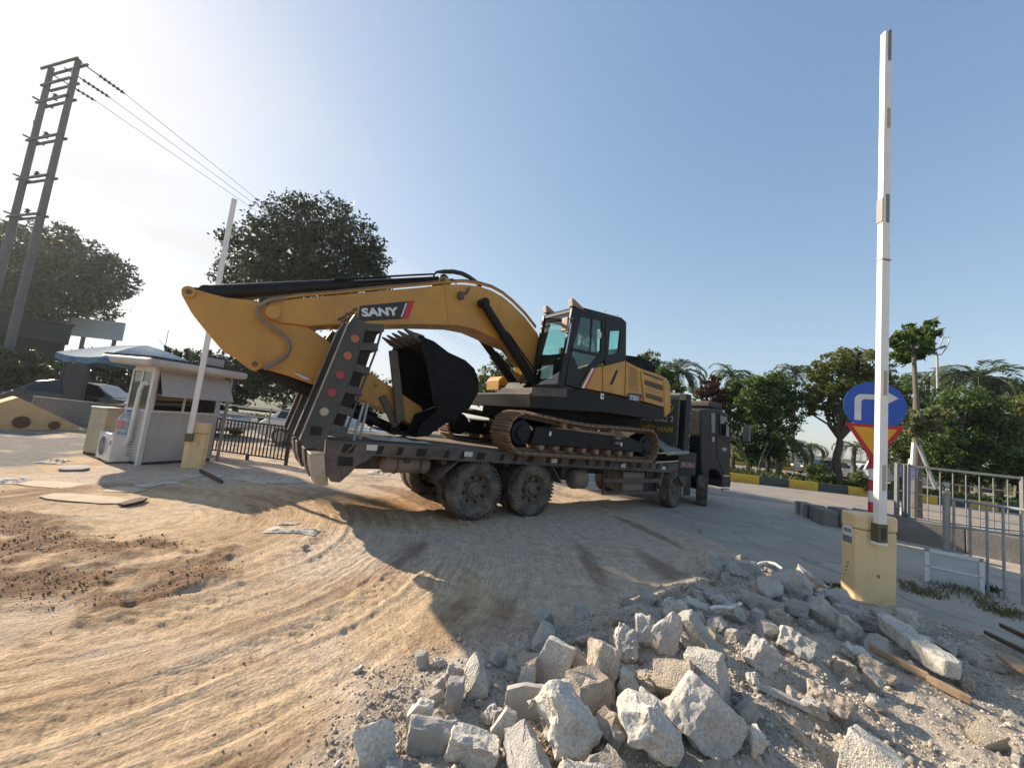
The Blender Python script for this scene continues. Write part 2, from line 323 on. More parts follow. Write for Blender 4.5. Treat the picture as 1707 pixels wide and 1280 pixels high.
def text(name, body, w, h, m, parent, loc, rot, depth=.004, bold=.0, shear=0.):
    """flat raised lettering fitted into w x h, lower left corner at loc"""
    cu = bpy.data.curves.new('lettering', 'FONT'); cu.body = body; cu.size = 1; cu.offset = bold; cu.extrude = .01; cu.shear = shear; cu.resolution_u = 3
    t = bpy.data.objects.new('lettering', cu); COL.objects.link(t)
    dg = bpy.context.evaluated_depsgraph_get(); me = bpy.data.meshes.new_from_object(t.evaluated_get(dg))
    bpy.data.objects.remove(t); bpy.data.curves.remove(cu)
    n = len(me.vertices); co = np.zeros(n * 3, np.float32); me.vertices.foreach_get('co', co); co = co.reshape(-1, 3)
    lo, hi = co.min(0), co.max(0); co = (co - lo) / np.maximum(hi - lo, 1e-6) * np.array([w, h, depth]); me.vertices.foreach_set('co', co.ravel()); me.update()
    me.materials.clear(); me.materials.append(MATS[m]); me.name = name
    o = mobj(name, me, parent, loc); o.rotation_euler = rot; return o

# ---------------------------------------------------------------- numpy noise
def _h(ix, iy, s):
    n = (ix.astype(np.int64) * 374761393 + iy.astype(np.int64) * 668265263 + s * 974711) & 0x7fffffff
    n = ((n ^ (n >> 13)) * 1274126177) & 0x7fffffff
    return ((n ^ (n >> 16)) & 0xffff) / 65535.0
def vn(x, y, s=0):
    ix = np.floor(x); iy = np.floor(y); fx = x - ix; fy = y - iy; u = fx * fx * (3 - 2 * fx); v = fy * fy * (3 - 2 * fy)
    a = _h(ix, iy, s); b = _h(ix + 1, iy, s); c = _h(ix, iy + 1, s); d = _h(ix + 1, iy + 1, s)
    return (a + (b - a) * u) * (1 - v) + (c + (d - c) * u) * v
def fbm(x, y, o=4, s=0, g=.5):
    r = 0; a = 1; t = 0
    for i in range(o): r = r + a * vn(x * 2 ** i + 17.3 * i, y * 2 ** i - 9.1 * i, s + i); t += a; a *= g
    return r / t
def sst(a, b, x): t = np.clip((x - a) / (b - a), 0, 1); return t * t * (3 - 2 * t)
def inpoly(x, y, P, soft):
    """soft mask of a polygon (signed distance, soft edge)"""
    x = np.asarray(x, float); y = np.asarray(y, float); d = np.full(x.shape, 1e9); ins = np.zeros(x.shape, bool); n = len(P)
    for i in range(n):
        ax, ay = P[i]; bx, by = P[(i + 1) % n]; ex, ey = bx - ax, by - ay
        t = np.clip(((x - ax) * ex + (y - ay) * ey) / (ex * ex + ey * ey + 1e-12), 0, 1)
        d = np.minimum(d, np.hypot(x - ax - t * ex, y - ay - t * ey))
        c = ((ay > y) != (by > y)) & (x < ex * (y - ay) / (ey + 1e-12) + ax); ins ^= c
    sd = np.where(ins, d, -d); return sst(-soft, soft, sd)
# ================================================================ ground, roads, kerbs
DRIVE = [(1.6, 14.5), (3.5, 7.9), (3.85, 6.9), (4.0, 6.15), (4.45, 5.75), (4.25, 5.0), (4.9, 4.55), (5.6, 4.1), (6.6, 3.3), (9, 1.5), (16, -2), (26, 6), (24, 14.5)]
RUBBLE = [(-.7, 1.6), (-.62, 2.45), (-.3, 2.85), (.25, 3.25), (1.0, 3.6), (1.7, 4.15), (2.6, 4.9), (3.5, 5.75), (4.1, 5.75), (4.15, 5.1), (4.5, 4.55), (5.0, 4.2), (5.5, 3.7), (5.6, 2.2), (4, .6), (1, .4)]
BROWN = [(-6.5, 4.9), (-4.7, 4.45), (-3.7, 4.4), (-2.8, 4.2), (-2.35, 3.6), (-2.8, 3.15), (-4.2, 3.1), (-6.0, 3.6)]
TARMAC = [(-19, 15), (-14, 13.5), (-12.4, 11.3), (-9.6, 9.9), (-8.6, 7.9), (-8.3, 6.75), (-10, 6), (-19, 7)]
def road_y0(x): return 13.1 - .02 * (x - 14)
def kerb_y(x): return 19.05 - .03 * (x - 14)
def masks(x, y):
    wx = x + .35 * (fbm(x * 1.7, y * 1.7, 4, 3) - .5); wy = y + .35 * (fbm(x * 1.7 + 40, y * 1.7, 4, 5) - .5)
    k = {}
    k['drive'] = np.maximum(inpoly(wx, wy, DRIVE, .10), sst(-.1, .3, y - road_y0(x) + .25 * (fbm(x, y, 3, 9) - .5)))
    k['rub'] = inpoly(wx, wy, RUBBLE, .35)
    k['brown'] = inpoly(x + 1.2 * (fbm(x * 2.5, y * 2.5, 4, 13) - .5), y + 1.2 * (fbm(x * 2.5 + 9, y * 2.5, 4, 15) - .5), BROWN, .18)
    k['tar'] = inpoly(wx, wy, TARMAC, .25)
    return k
RC = (-4.6, 4.9)
def streak(x, y):
    R = np.hypot(x - RC[0], y - RC[1]); A = np.arctan2(y - RC[1], x - RC[0])
    Rw = R + .14 * (fbm(x * .9, y * .9, 3, 21) - .5) + .05 * (fbm(x * 4, y * 4, 2, 22) - .5)
    return Rw, A * np.maximum(R, .5)
def height(x, y, fine=True, k=None):
    k = k or masks(x, y); r = np.hypot(x, y)
    h = .10 * (fbm(x * .35, y * .35, 3, 31) - .5) + .045 * (fbm(x * 1.3, y * 1.3, 4, 33) - .5)
    R, T = streak(x, y)
    amp = sst(.25, .6, fbm(x * .8, y * .8, 3, 41)) * np.exp(-(np.maximum(r - 4.5, 0) / 3.5) ** 2) * (1 - k['rub']) * sst(.7, 1.5, R)
    rid = 1 - np.abs(2 * vn(R * 7.5, T * .55, 43) - 1)
    rid2 = 1 - np.abs(2 * vn(R * 17, T * 1.1, 44) - 1)
    rid3 = vn(R * 34, T * 2.2, 46)
    h = h + amp * (.010 * (rid - .5) + .012 * (rid2 - .5) + .010 * (rid3 - .5))
    # tyre lug prints across one rut
    h = h + .006 * np.sign(np.sin(T * 38)) * sst(.62, .7, vn(R * 2.1, T * .3, 47)) * amp
    R2 = np.hypot(x + 9, y - 2) + .25 * (fbm(x * .7 + 4, y * .7, 3, 95) - .5); m2 = sst(.45, .6, fbm(x * .8 + 7, y * .8, 3, 96)) * sst(-1.9, -.8, x) * sst(9, 7, r) * (1 - k['rub'])
    h = h + m2 * (.012 * (vn(R2 * 12, y * .7, 97) - .5) + .009 * (vn(R2 * 30, y * 1.5, 98) - .5))
    # clear tyre prints with lugs
    for R0, w0 in ((2.45, .14), (2.80, .14), (3.75, .15), (4.12, .15)):
        q_ = np.abs(R - R0); bd = sst(w0, w0 - .04, q_) * sst(.35, .6, fbm(T * .7 + R0 * 5, R * .1, 3, int(R0 * 100))) * (1 - k['rub']) * sst(8, 6, r)
        h = h - .010 * bd + .010 * bd * sst(-.25, .25, np.sin((T + .9 * q_) * 42)) + .006 * np.exp(-((q_ - w0 - .03) / .03) ** 2) * sst(8, 6, r) * (1 - k['rub'])
    h = h + .018 * (fbm(x * 9, y * 9, 3, 51) - .5) + .008 * (fbm(x * 28, y * 28, 2, 52) - .5) * (1 + k['rub'])
    h = h + k['brown'] * (.02 + .075 * (fbm(x * 7, y * 7, 4, 53) - .4))
    cc = np.hypot(x - 1.6, y - 2.6)
    h = h + k['rub'] * (.05 + .20 * np.exp(-(np.hypot(x - 1.6, y - 3.1) / .95) ** 2) + .17 * np.exp(-(np.hypot(x - 3.0, y - 4.3) / 1.0) ** 2) + .06 * np.exp(-(cc / 1.5) ** 2) + .11 * (fbm(x * 2.6, y * 2.6, 4, 55) - .45) + .04 * (fbm(x * 11, y * 11, 3, 56) - .5))
    flat = np.maximum(k['drive'], k['tar'] * .0)
    h = h * (1 - .8 * k['tar']) * (1 - sst(9, 14, r) * .75)
    h = h * (1 - flat) - .05 * flat + .012 * (1 - flat)
    # slot under the low wall, the road and the median stays low
    return h
def HZ(x, y): return float(height(np.array([float(x)]), np.array([float(y)]))[0])
def ground_colours(x, y, k):
    R, T = streak(x, y); r = np.hypot(x, y)
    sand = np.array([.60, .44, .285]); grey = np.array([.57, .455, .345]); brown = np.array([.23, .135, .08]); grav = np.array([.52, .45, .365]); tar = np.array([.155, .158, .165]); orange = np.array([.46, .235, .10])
    def mixc(c, d, m): return c * (1 - m[:, None]) + d * m[:, None]
    c = np.repeat(sand[None], len(x), 0)
    c = mixc(c, np.array([.44, .30, .18]), .75 * sst(.42, .66, fbm(R * 5, T * .5, 4, 61)))
    c = mixc(c, np.array([.36, .235, .14]), .55 * sst(.55, .75, fbm(R * 11, T * .9, 3, 62)))
    c = mixc(c, np.array([.60, .44, .27]), .5 * sst(.55, .7, fbm(x * 1.1, y * 1.1, 4, 63)))
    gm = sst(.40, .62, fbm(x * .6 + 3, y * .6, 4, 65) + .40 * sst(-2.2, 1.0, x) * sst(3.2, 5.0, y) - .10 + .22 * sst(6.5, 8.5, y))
    c = mixc(c, grey, .92 * gm)  # grey dust, its colour brightened to lift the shade around the lorry
    c = mixc(c, orange, .7 * np.exp(-((x + 1.6) ** 2 / 1.6 + (y - 6.9) ** 2 / .6)) * sst(.3, .6, fbm(x * 2, y * 2, 3, 67)))
    c = mixc(c, brown, .85 * k['brown'] * sst(.25, .5, fbm(x * 3, y * 3, 4, 68)))
    c = mixc(c, np.array([.20, .115, .065]), .6 * sst(.6, .74, fbm(R * 2.2, T * .35, 4, 69)) * (r < 9))
    c = mixc(c, grav, k['rub'] * .92)
    c = mixc(c, np.array([.38, .33, .27]), k['rub'] * sst(.45, .68, fbm(x * 2.2, y * 2.2, 4, 70)) * .75)
    c = mixc(c, np.array([.44, .35, .27]), k['rub'] * sst(.5, .7, fbm(x * 1.6, y * 1.6 + 8, 4, 73)) * .6)
    c = mixc(c, tar, .9 * k['tar'] * sst(.25, .5, fbm(x * 1.5, y * 1.5, 4, 71)))
    c = mixc(c, np.array([.24, .19, .14]), .55 * sst(8, 9.5, y) * sst(.45, .65, fbm(x * 2, y * 2, 4, 72)) * (y < 14))
    far = sst(22, 40, r); c = mixc(c, np.array([.09, .10, .05]), far)
    return c
# ground material: colour attribute, fine grain and relief
gm_ = bpy.data.materials.new('dirt'); gm_.use_nodes = True; t = gm_.node_tree; MATS['dirt'] = gm_; b = t.nodes['Principled BSDF']; b.inputs['Roughness'].default_value = .95; b.inputs['Specular IOR Level'].default_value = .15
ca = N(t, 'ShaderNodeAttribute'); ca.attribute_name = 'soil'; co = N(t, 'ShaderNodeTexCoord')
n1 = N(t, 'ShaderNodeTexNoise'); n1.inputs['Scale'].default_value = 55; n1.inputs['Detail'].default_value = 8; n1.inputs['Roughness'].default_value = .7; L(t, co.outputs['Object'], n1.inputs[0])
n2 = N(t, 'ShaderNodeTexNoise'); n2.inputs['Scale'].default_value = 7; n2.inputs['Detail'].default_value = 8; n2.inputs['Roughness'].default_value = .65; L(t, co.outputs['Object'], n2.inputs[0])
v1 = N(t, 'ShaderNodeTexVoronoi'); v1.inputs['Scale'].default_value = 42; L(t, co.outputs['Object'], v1.inputs[0])
mr = N(t, 'ShaderNodeMapRange'); mr.inputs[1].default_value = .3; mr.inputs[2].default_value = .7; mr.inputs[3].default_value = .66; mr.inputs[4].default_value = 1.28; L(t, n1.outputs[0], mr.inputs[0])
mr2 = N(t, 'ShaderNodeMapRange'); mr2.inputs[1].default_value = .3; mr2.inputs[2].default_value = .7; mr2.inputs[3].default_value = .72; mr2.inputs[4].default_value = 1.2; L(t, n2.outputs[0], mr2.inputs[0])
mm = N(t, 'ShaderNodeMath', operation='MULTIPLY'); L(t, mr.outputs[0], mm.inputs[0]); L(t, mr2.outputs[0], mm.inputs[1])
# fine tyre streaks follow the curved wheel paths (stored with the mesh)
ta_ = N(t, 'ShaderNodeAttribute'); ta_.attribute_name = 'track'; tm_ = N(t, 'ShaderNodeMapping'); tm_.inputs['Scale'].default_value = (38, 1.1, 1); L(t, ta_.outputs['Vector'], tm_.inputs[0])
tn_ = N(t, 'ShaderNodeTexNoise'); tn_.inputs['Scale'].default_value = 1; tn_.inputs['Detail'].default_value = 4; tn_.inputs['Roughness'].default_value = .6; L(t, tm_.outputs[0], tn_.inputs[0])
sp_ = N(t, 'ShaderNodeSeparateXYZ'); L(t, ta_.outputs['Vector'], sp_.inputs[0])
tr_ = N(t, 'ShaderNodeMapRange'); tr_.inputs[1].default_value = .36; tr_.inputs[2].default_value = .56; tr_.inputs[3].default_value = -.19; tr_.inputs[4].default_value = .10; L(t, tn_.outputs[0], tr_.inputs[0])
tx_ = N(t, 'ShaderNodeMath', operation='MULTIPLY_ADD'); L(t, tr_.outputs[0], tx_.inputs[0]); L(t, sp_.outputs['Z'], tx_.inputs[1]); tx_.inputs[2].default_value = 1
mm2 = N(t, 'ShaderNodeMath', operation='MULTIPLY'); L(t, mm.outputs[0], mm2.inputs[0]); L(t, tx_.outputs[0], mm2.inputs[1]); mm = mm2
vs = N(t, 'ShaderNodeVectorMath', operation='SCALE'); L(t, ca.outputs['Color'], vs.inputs[0]); L(t, mm.outputs[0], vs.inputs['Scale']); L(t, vs.outputs[0], b.inputs['Base Color'])
ad = N(t, 'ShaderNodeMath', operation='MULTIPLY_ADD'); L(t, v1.outputs['Distance'], ad.inputs[0]); ad.inputs[1].default_value = -.35; L(t, n1.outputs[0], ad.inputs[2])
bp = N(t, 'ShaderNodeBump'); bp.inputs['Strength'].default_value = .8; bp.inputs['Distance'].default_value = .022; 
ad2 = N(t, 'ShaderNodeMath', operation='MULTIPLY'); L(t, tn_.outputs[0], ad2.inputs[0]); L(t, sp_.outputs['Z'], ad2.inputs[1])
ad3 = N(t, 'ShaderNodeMath', operation='MULTIPLY_ADD'); L(t, ad2.outputs[0], ad3.inputs[0]); ad3.inputs[1].default_value = 1.0; L(t, ad.outputs[0], ad3.inputs[2]); L(t, ad3.outputs[0], bp.inputs['Height']); L(t, bp.outputs[0], b.inputs['Normal'])
def polar(a0, a1, na, r0, r1, nr, off):
    a = np.linspace(a0, a1, na + 1); r = r0 * (r1 / r0) ** np.linspace(0, 1, nr + 1)
    A, Rr = np.meshgrid(a, r); x = (Rr * np.sin(A)).ravel(); y = (Rr * np.cos(A)).ravel()
    i = np.arange(nr * (na + 1)).reshape(nr, na + 1)[:, :-1].ravel()
    q = np.stack([i, i + na + 1, i + na + 2, i + 1], 1) + off
    return x, y, q
X, Y, Q, off = [], [], [], 0
for p in ((R_(-64), R_(70), 960, 1.15, 40, 540), (R_(70), R_(296), 60, 1.15, 40, 40), (0, R_(360), 120, 40, 9000, 24), (0, R_(360), 60, .02, 1.15, 8)):
    x, y, q = polar(*p, off); X.append(x); Y.append(y); Q.append(q); off += len(x)
X = np.concatenate(X); Y = np.concatenate(Y); Q = np.concatenate(Q)
K = masks(X, Y); Z = height(X, Y, True, K)
Z = np.where(np.hypot(X, Y) > 40, -.05, Z)
me = npmesh('ground', np.stack([X, Y, Z], 1), Q[:, ::-1], 'dirt', smooth=True)
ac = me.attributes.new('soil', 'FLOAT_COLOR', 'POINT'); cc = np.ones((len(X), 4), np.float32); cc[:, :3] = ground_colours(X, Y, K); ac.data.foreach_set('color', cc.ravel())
R_t, T_t = streak(X, Y); tk_ = np.zeros((len(X), 3), np.float32); tk_[:, 0] = R_t; tk_[:, 1] = T_t
tk_[:, 2] = (1 - K['rub']) * (1 - K['tar']) * sst(.5, 1.3, R_t) * sst(9.5, 6.5, np.hypot(X, Y)) * (.25 + .75 * sst(.35, .6, fbm(X * .9 + 5, Y * .9, 3, 91)))
at3 = me.attributes.new('track', 'FLOAT_VECTOR', 'POINT'); at3.data.foreach_set('vector', tk_.ravel())
tag(mobj('ground', me), kind='structure')
# driveway, road
mat('driveway_concrete', (.44, .385, .315), (.36, .315, .26), rough=.85, scale=1.4, bump=.25, bscale=60, dirt=(.36, .28, .19), damt=.65, dscale=.8)
mat('road_asphalt', (.27, .25, .225), (.22, .205, .19), rough=.88, scale=1.1, bump=.25, bscale=70, dirt=(.36, .26, .165), damt=.75, dscale=.45)
mat('soil_green', (.06, .065, .03), (.10, .09, .05), rough=.95, scale=4)
# wandering cracks and drifted sand on the concrete
for nm_, sc_ in (('driveway_concrete', .42), ('road_asphalt', .30)):
    t = MATS[nm_].node_tree; b = t.nodes['Principled BSDF']; src = b.inputs['Base Color'].links[0].from_socket
    co = N(t, 'ShaderNodeTexCoord'); nz = N(t, 'ShaderNodeTexNoise'); nz.inputs['Scale'].default_value = 1.3; nz.inputs['Detail'].default_value = 5; L(t, co.outputs['Object'], nz.inputs[0])
    va = N(t, 'ShaderNodeVectorMath', operation='MULTIPLY_ADD'); L(t, nz.outputs['Color'], va.inputs[0]); va.inputs[1].default_value = (1.1, 1.1, 0); L(t, co.outputs['Object'], va.inputs[2])
    vo = N(t, 'ShaderNodeTexVoronoi', feature='DISTANCE_TO_EDGE'); vo.inputs['Scale'].default_value = sc_; L(t, va.outputs[0], vo.inputs['Vector'])
    mr_ = N(t, 'ShaderNodeMapRange'); mr_.inputs[1].default_value = .002; mr_.inputs[2].default_value = .010; mr_.inputs[3].default_value = .55; mr_.inputs[4].default_value = 0; L(t, vo.outputs['Distance'], mr_.inputs[0])
    mc = N(t, 'ShaderNodeMix', data_type='RGBA'); L(t, mr_.outputs[0], mc.inputs[0]); L(t, src, mc.inputs[6]); mc.inputs[7].default_value = (.10, .09, .08, 1)
    n9 = N(t, 'ShaderNodeTexNoise'); n9.inputs['Scale'].default_value = .55; n9.inputs['Detail'].default_value = 7; n9.inputs['Roughness'].default_value = .7; L(t, co.outputs['Object'], n9.inputs[0])
    m9 = N(t, 'ShaderNodeMapRange'); m9.inputs[1].default_value = .50; m9.inputs[2].default_value = .70; m9.inputs[4].default_value = .55; L(t, n9.outputs[0], m9.inputs[0])
    mc2 = N(t, 'ShaderNodeMix', data_type='RGBA'); L(t, m9.outputs[0], mc2.inputs[0]); L(t, mc.outputs[2], mc2.inputs[6]); mc2.inputs[7].default_value = (.20, .19, .175, 1); L(t, mc2.outputs[2], b.inputs['Base Color'])
m = MB(); P = [(a, b_) for a, b_ in [(1.2, 15), (3.2, 7.8), (3.6, 6.9), (3.75, 6.05), (4.2, 5.6), (4.0, 4.9), (4.8, 4.3), (5.5, 3.9), (6.5, 3.0), (9, 1.0), (16, -3), (28, 6), (26, 13.0), (14, 13.08)]]
m.add([(a, b_, 0) for a, b_ in P], [tuple(range(len(P)))[::-1]]); o = tag(m.build('driveway', 'driveway_concrete'), kind='structure')
m = MB(); xs = [-160, -60, -20, 0, 14, 30, 60, 200]
for i in range(len(xs) - 1):
    a, b_ = xs[i], xs[i + 1]; m.add([(a, road_y0(a), .004), (b_, road_y0(b_), .004), (b_, kerb_y(b_) + .05, .004), (a, kerb_y(a) + .05, .004)], [(0, 1, 2, 3)])
tag(m.build('road', 'road_asphalt'), kind='structure')
m = MB()
for i in range(len(xs) - 1):
    a, b_ = xs[i], xs[i + 1]; m.add([(a, kerb_y(a) - .30, .009), (b_, kerb_y(b_) - .30, .009), (b_, kerb_y(b_) - .15, .009), (a, kerb_y(a) - .15, .009)], [(0, 1, 2, 3)])
tag(m.build('road_edge_line', 'line_white'), kind='structure')
# far carriageway behind the median
MED = 5.2
m = MB()
for i in range(len(xs) - 1):
    a, b_ = xs[i], xs[i + 1]; m.add([(a, kerb_y(a) + MED, .004), (b_, kerb_y(b_) + MED, .004), (b_, kerb_y(b_) + MED + 13, .004), (a, kerb_y(a) + MED + 13, .004)], [(0, 1, 2, 3)])
tag(m.build('far_road', 'road_asphalt'), kind='structure')
m = MB()
for i in range(len(xs) - 1):
    a, b_ = xs[i], xs[i + 1]; m.add([(a, kerb_y(a) + .15, .26), (b_, kerb_y(b_) + .15, .26), (b_, kerb_y(b_) + MED - .1, .26), (a, kerb_y(a) + MED - .1, .26), (a, kerb_y(a) + MED - .1, -.04), (b_, kerb_y(b_) + MED - .1, -.04)], [(0, 1, 2, 3), (3, 2, 5, 4)])
tag(m.build('median_soil', 'soil_green'), kind='structure')
def kerb_row(fn, x0, x1, ln, hh, label, first=0):
    a = math.atan2(fn(x1) - fn(x0), x1 - x0)
    t_ = thing('kerb', label, 'kerb', (x0, fn(x0), 0), a); t_['kind'] = 'structure'
    g = .012; mk = {}
    for c in ('kerb_yellow', 'kerb_black'):
        mm_ = MB().prism([(0, -.04), (.17, -.04), (.17, hh - .03), (.14, hh), (.03, hh), (0, hh - .04)], g, ln - g, axis='x')
        mk[c] = mm_.mesh('kerb_block', c)
    n = int((x1 - x0) / ln)
    for i in range(n): mobj('kerb_block', mk['kerb_yellow' if (i + first) % 2 == 0 else 'kerb_black'], t_, (i * ln, 0, .004))
    return t_
kerb_row(kerb_y, -30, 44, 1.42, .40, 'yellow and black painted kerb blocks along the near edge of the median', 1)
kerb_row(lambda x: kerb_y(x) + MED + 13.1, -10, 62, 2.0, .34, 'yellow and black painted kerb beyond the far carriageway', 0)
m = MB()
for i in range(len(xs) - 1):
    a, b_ = xs[i], xs[i + 1]; y_ = lambda x: kerb_y(x) + MED + 13.3
    m.add([(a, y_(a), .22), (b_, y_(b_), .22), (b_, y_(b_) + 60, .3), (a, y_(a) + 60, .3)], [(0, 1, 2, 3)])
tag(m.build('far_verge', 'soil_green'), kind='structure')

# low concrete wall that returns along the driveway
wl = thing('low_wall', 'low weathered concrete wall along the driveway behind the cream barrier box', 'wall', (8.3, 9.7, 0))
pts = [(8.42, 10.15), (8.55, 9.55), (9.12, 9.0), (9.9, 8.32), (10.9, 7.4), (12.2, 6.2), (14, 4.6)]
for i in range(len(pts) - 1):
    (ax, ay), (bx, by) = pts[i], pts[i + 1]
    d = Vector((bx - ax, by - ay, 0)); l = d.length; d.normalize(); n_ = Vector((-d.y, d.x, 0)) * -1 if False else Vector((-d.y, d.x, 0))
    if n_.x < 0: n_ = -n_
    hh = .50 if i > 0 else .44
    mm_ = MB(); p = Vector((ax, ay, 0)) + d * .012; q = Vector((bx, by, 0)) - d * .0
    vs_ = []
    for z, o_ in ((-.05, 0), (hh, .05), (hh, .55), (-.05, .55)):
        vs_ += [p + n_ * o_ + Vector((0, 0, z)), q + n_ * o_ + Vector((0, 0, z))]
    mm_.add(vs_, [(0, 1, 3, 2), (2, 3, 5, 4), (4, 5, 7, 6), (0, 2, 4, 6), (1, 7, 5, 3)])
    mm_.build('wall_block', 'concrete_dark', wl, off=(8.3, 9.7, 0), bevel=.015)
# kerb stones at the nose of that wall
kn = thing('kerb_nose', 'pale curved kerb end with dark striped stub beside the driveway', 'kerb', (8.4, 10.6, 0))
for i, (ax, ay, bx, by, c) in enumerate([(8.25, 9.75, 8.36, 10.25, 'concrete_dark'), (8.38, 10.30, 8.62, 10.62, 'concrete_dark'), (8.40, 10.70, 8.56, 10.78, 'concrete_dark'), (8.42, 10.86, 8.58, 10.94, 'concrete'), (8.46, 11.02, 8.62, 11.10, 'concrete_dark'), (8.5, 11.18, 8.66, 11.26, 'concrete')]):
    if i < 2: MB().bar((ax, ay, .17), (bx, by, .17), .36, .44).build('kerb_stone', c, kn, off=(8.4, 10.6, 0), bevel=.07, seg=3)
    else: MB().box((ax - .06, ay - .05, -.03), (ax + .26, ay + .06, .36)).build('kerb_stone', c, kn, off=(8.4, 10.6, 0), bevel=.012)
# ================================================================ flatbed truck
T0 = (2.6, 1.25, 0)
truck = thing('flatbed_truck', 'dusty dark grey four axle flatbed lorry with raised loading ramps carrying the yellow excavator', 'lorry', TW(*T0), TH)
def tb(m, name, ms, parent=None, **k): return m.build(name, ms, parent or truck, off=T0, **k)
def inter(a, b, t): return a + (b - a) * t
DZ = lambda s: inter(1.195, 1.115, (s + 2.45) / 8.3)        # deck top falls slightly to the front
SW = (2.5)
# deck floor planks of steel plate
for i in range(7):
    a, b_ = -2.42 + i * 1.19, -2.42 + (i + 1) * 1.19 - .012
    m = MB(); m.add([(a, .13, DZ(a)), (b_, .13, DZ(b_)), (b_, 2.37, DZ(b_)), (a, 2.37, DZ(a)), (a, .13, DZ(a) - .05), (b_, .13, DZ(b_) - .05), (b_, 2.37, DZ(b_) - .05), (a, 2.37, DZ(a) - .05)],
                    [(0, 1, 2, 3), (7, 6, 5, 4), (0, 4, 5, 1), (1, 5, 6, 2), (2, 6, 7, 3), (3, 7, 4, 0)]); tb(m, 'deck_plate', 'deck_steel')
for y0, y1, nm in ((0, .128, 1), (2.372, 2.5, 0)):
    m = MB(); o_ = [(-2.45, DZ(-2.45) + .004), (5.88, DZ(5.88) + .004), (5.88, DZ(5.88) - .25), (-1.2, DZ(-1.2) - .19), (-2.40, DZ(-2.4) - .17)]
    m.prism(o_, y0, y1); rail = tb(m, 'side_rail', 'deck_edge', bevel=.012)
    if nm:
        # stake pockets and pale reflectors along the rail
        for px, py in ((620, 746), (781, 757), (924, 768), (1039, 776), (1107, 780)):
            s_, z_ = E(px, py, -.01); tb(MB().box((s_ - .075, -.012, z_ - .04), (s_ + .075, -.002, z_ + .04)), 'reflector', 'reflector_white', rail).parent = rail
        k = 0
        s_ = -2.22
        while s_ < 5.6:
            w = .085 if k % 3 else .16
            z_ = DZ(s_) - .035
            mm_ = MB().prism([(s_, z_), (s_ + w, z_), (s_ + w - .03, z_ - .12), (s_ - .03, z_ - .12)], -.006, .0); tb(mm_, 'stake_pocket', 'slot_dark', rail)
            s_ += .30 if k % 3 else .47; k += 1
        for s_ in np.arange(-2.1, 5.7, .62): tb(MB().prism([(s_, DZ(s_) - .03), (s_ + .03, DZ(s_) - .03), (s_ - .10, DZ(s_) - .2), (s_ - .13, DZ(s_) - .2)], -.012, -.001), 'rail_rib', 'deck_edge', rail)
# tail plates, rear beam, worn steel ends
tail = EL([(543.5, 733), (541, 760), (544, 789), (552, 803), (567, 804), (583, 790), (596, 776), (610, 769), (621, 760), (646, 757), (640, 741)], 0)
for y0, y1 in ((-.004, .10), (2.40, 2.504)):
    tp = tb(MB().prism(tail, y0, y1), 'tail_plate', 'deck_edge', bevel=.01)
    if y0 < 0:
        s_, z_ = E(576, 769, -.01); tb(MB().box((s_ - .10, -.012, z_ - .06), (s_ + .10, -.002, z_ + .06)), 'opening', 'slot_dark', tp)
tb(MB().box((-2.44, .1, .72), (-2.20, 2.4, 1.14)), 'rear_beam', 'truck_chassis', bevel=.01)
for y0 in (.02, .62, 1.52, 2.1):
    m = MB().prism([(-2.62, 1.0), (-2.44, 1.02), (-2.36, .62), (-2.50, .60), (-2.58, .80)], y0, y0 + .36); tb(m, 'ramp_hinge', ('worn_steel' if y0 < .1 else 'truck_chassis'), bevel=.012)
tb(MB().prism([(-2.52, .74), (-2.36, .72), (-2.33, .58), (-2.44, .57)], .06, 2.44), 'hinge_pipe', 'worn_steel', bevel=.01)
# chassis rails, cross members, suspension
for y0 in (.78, 1.62):
    tb(MB().box((-2.25, y0, .70), (8.0, y0 + .1, .93)), 'chassis_rail', 'truck_chassis')
m = MB()
for s_ in np.arange(-1.9, 5.8, .62): m.box((s_, .12, .90), (s_ + .08, 2.38, DZ(s_) - .052))
tb(m, 'cross_members', 'truck_chassis')['kind'] = 'stuff'
for s_ in (0, 1.22, 5.85, 7.45):
    tb(MB().cyl((s_, .3, .47), (s_, 2.2, .47), .085).box((s_ - .16, .9, .34), (s_ + .16, 1.6, .62)), 'axle', 'truck_chassis')
for y0 in (.70, 1.72):
    m = MB()
    for k in range(4): m.prism([(-.35, .80 - k * .035), (.6, .88 - k * .035), (1.55, .80 - k * .035), (1.55, .77 - k * .035), (.6, .85 - k * .035), (-.35, .77 - k * .035)], y0, y0 + .09)
    tb(m, 'leaf_spring', 'truck_chassis')
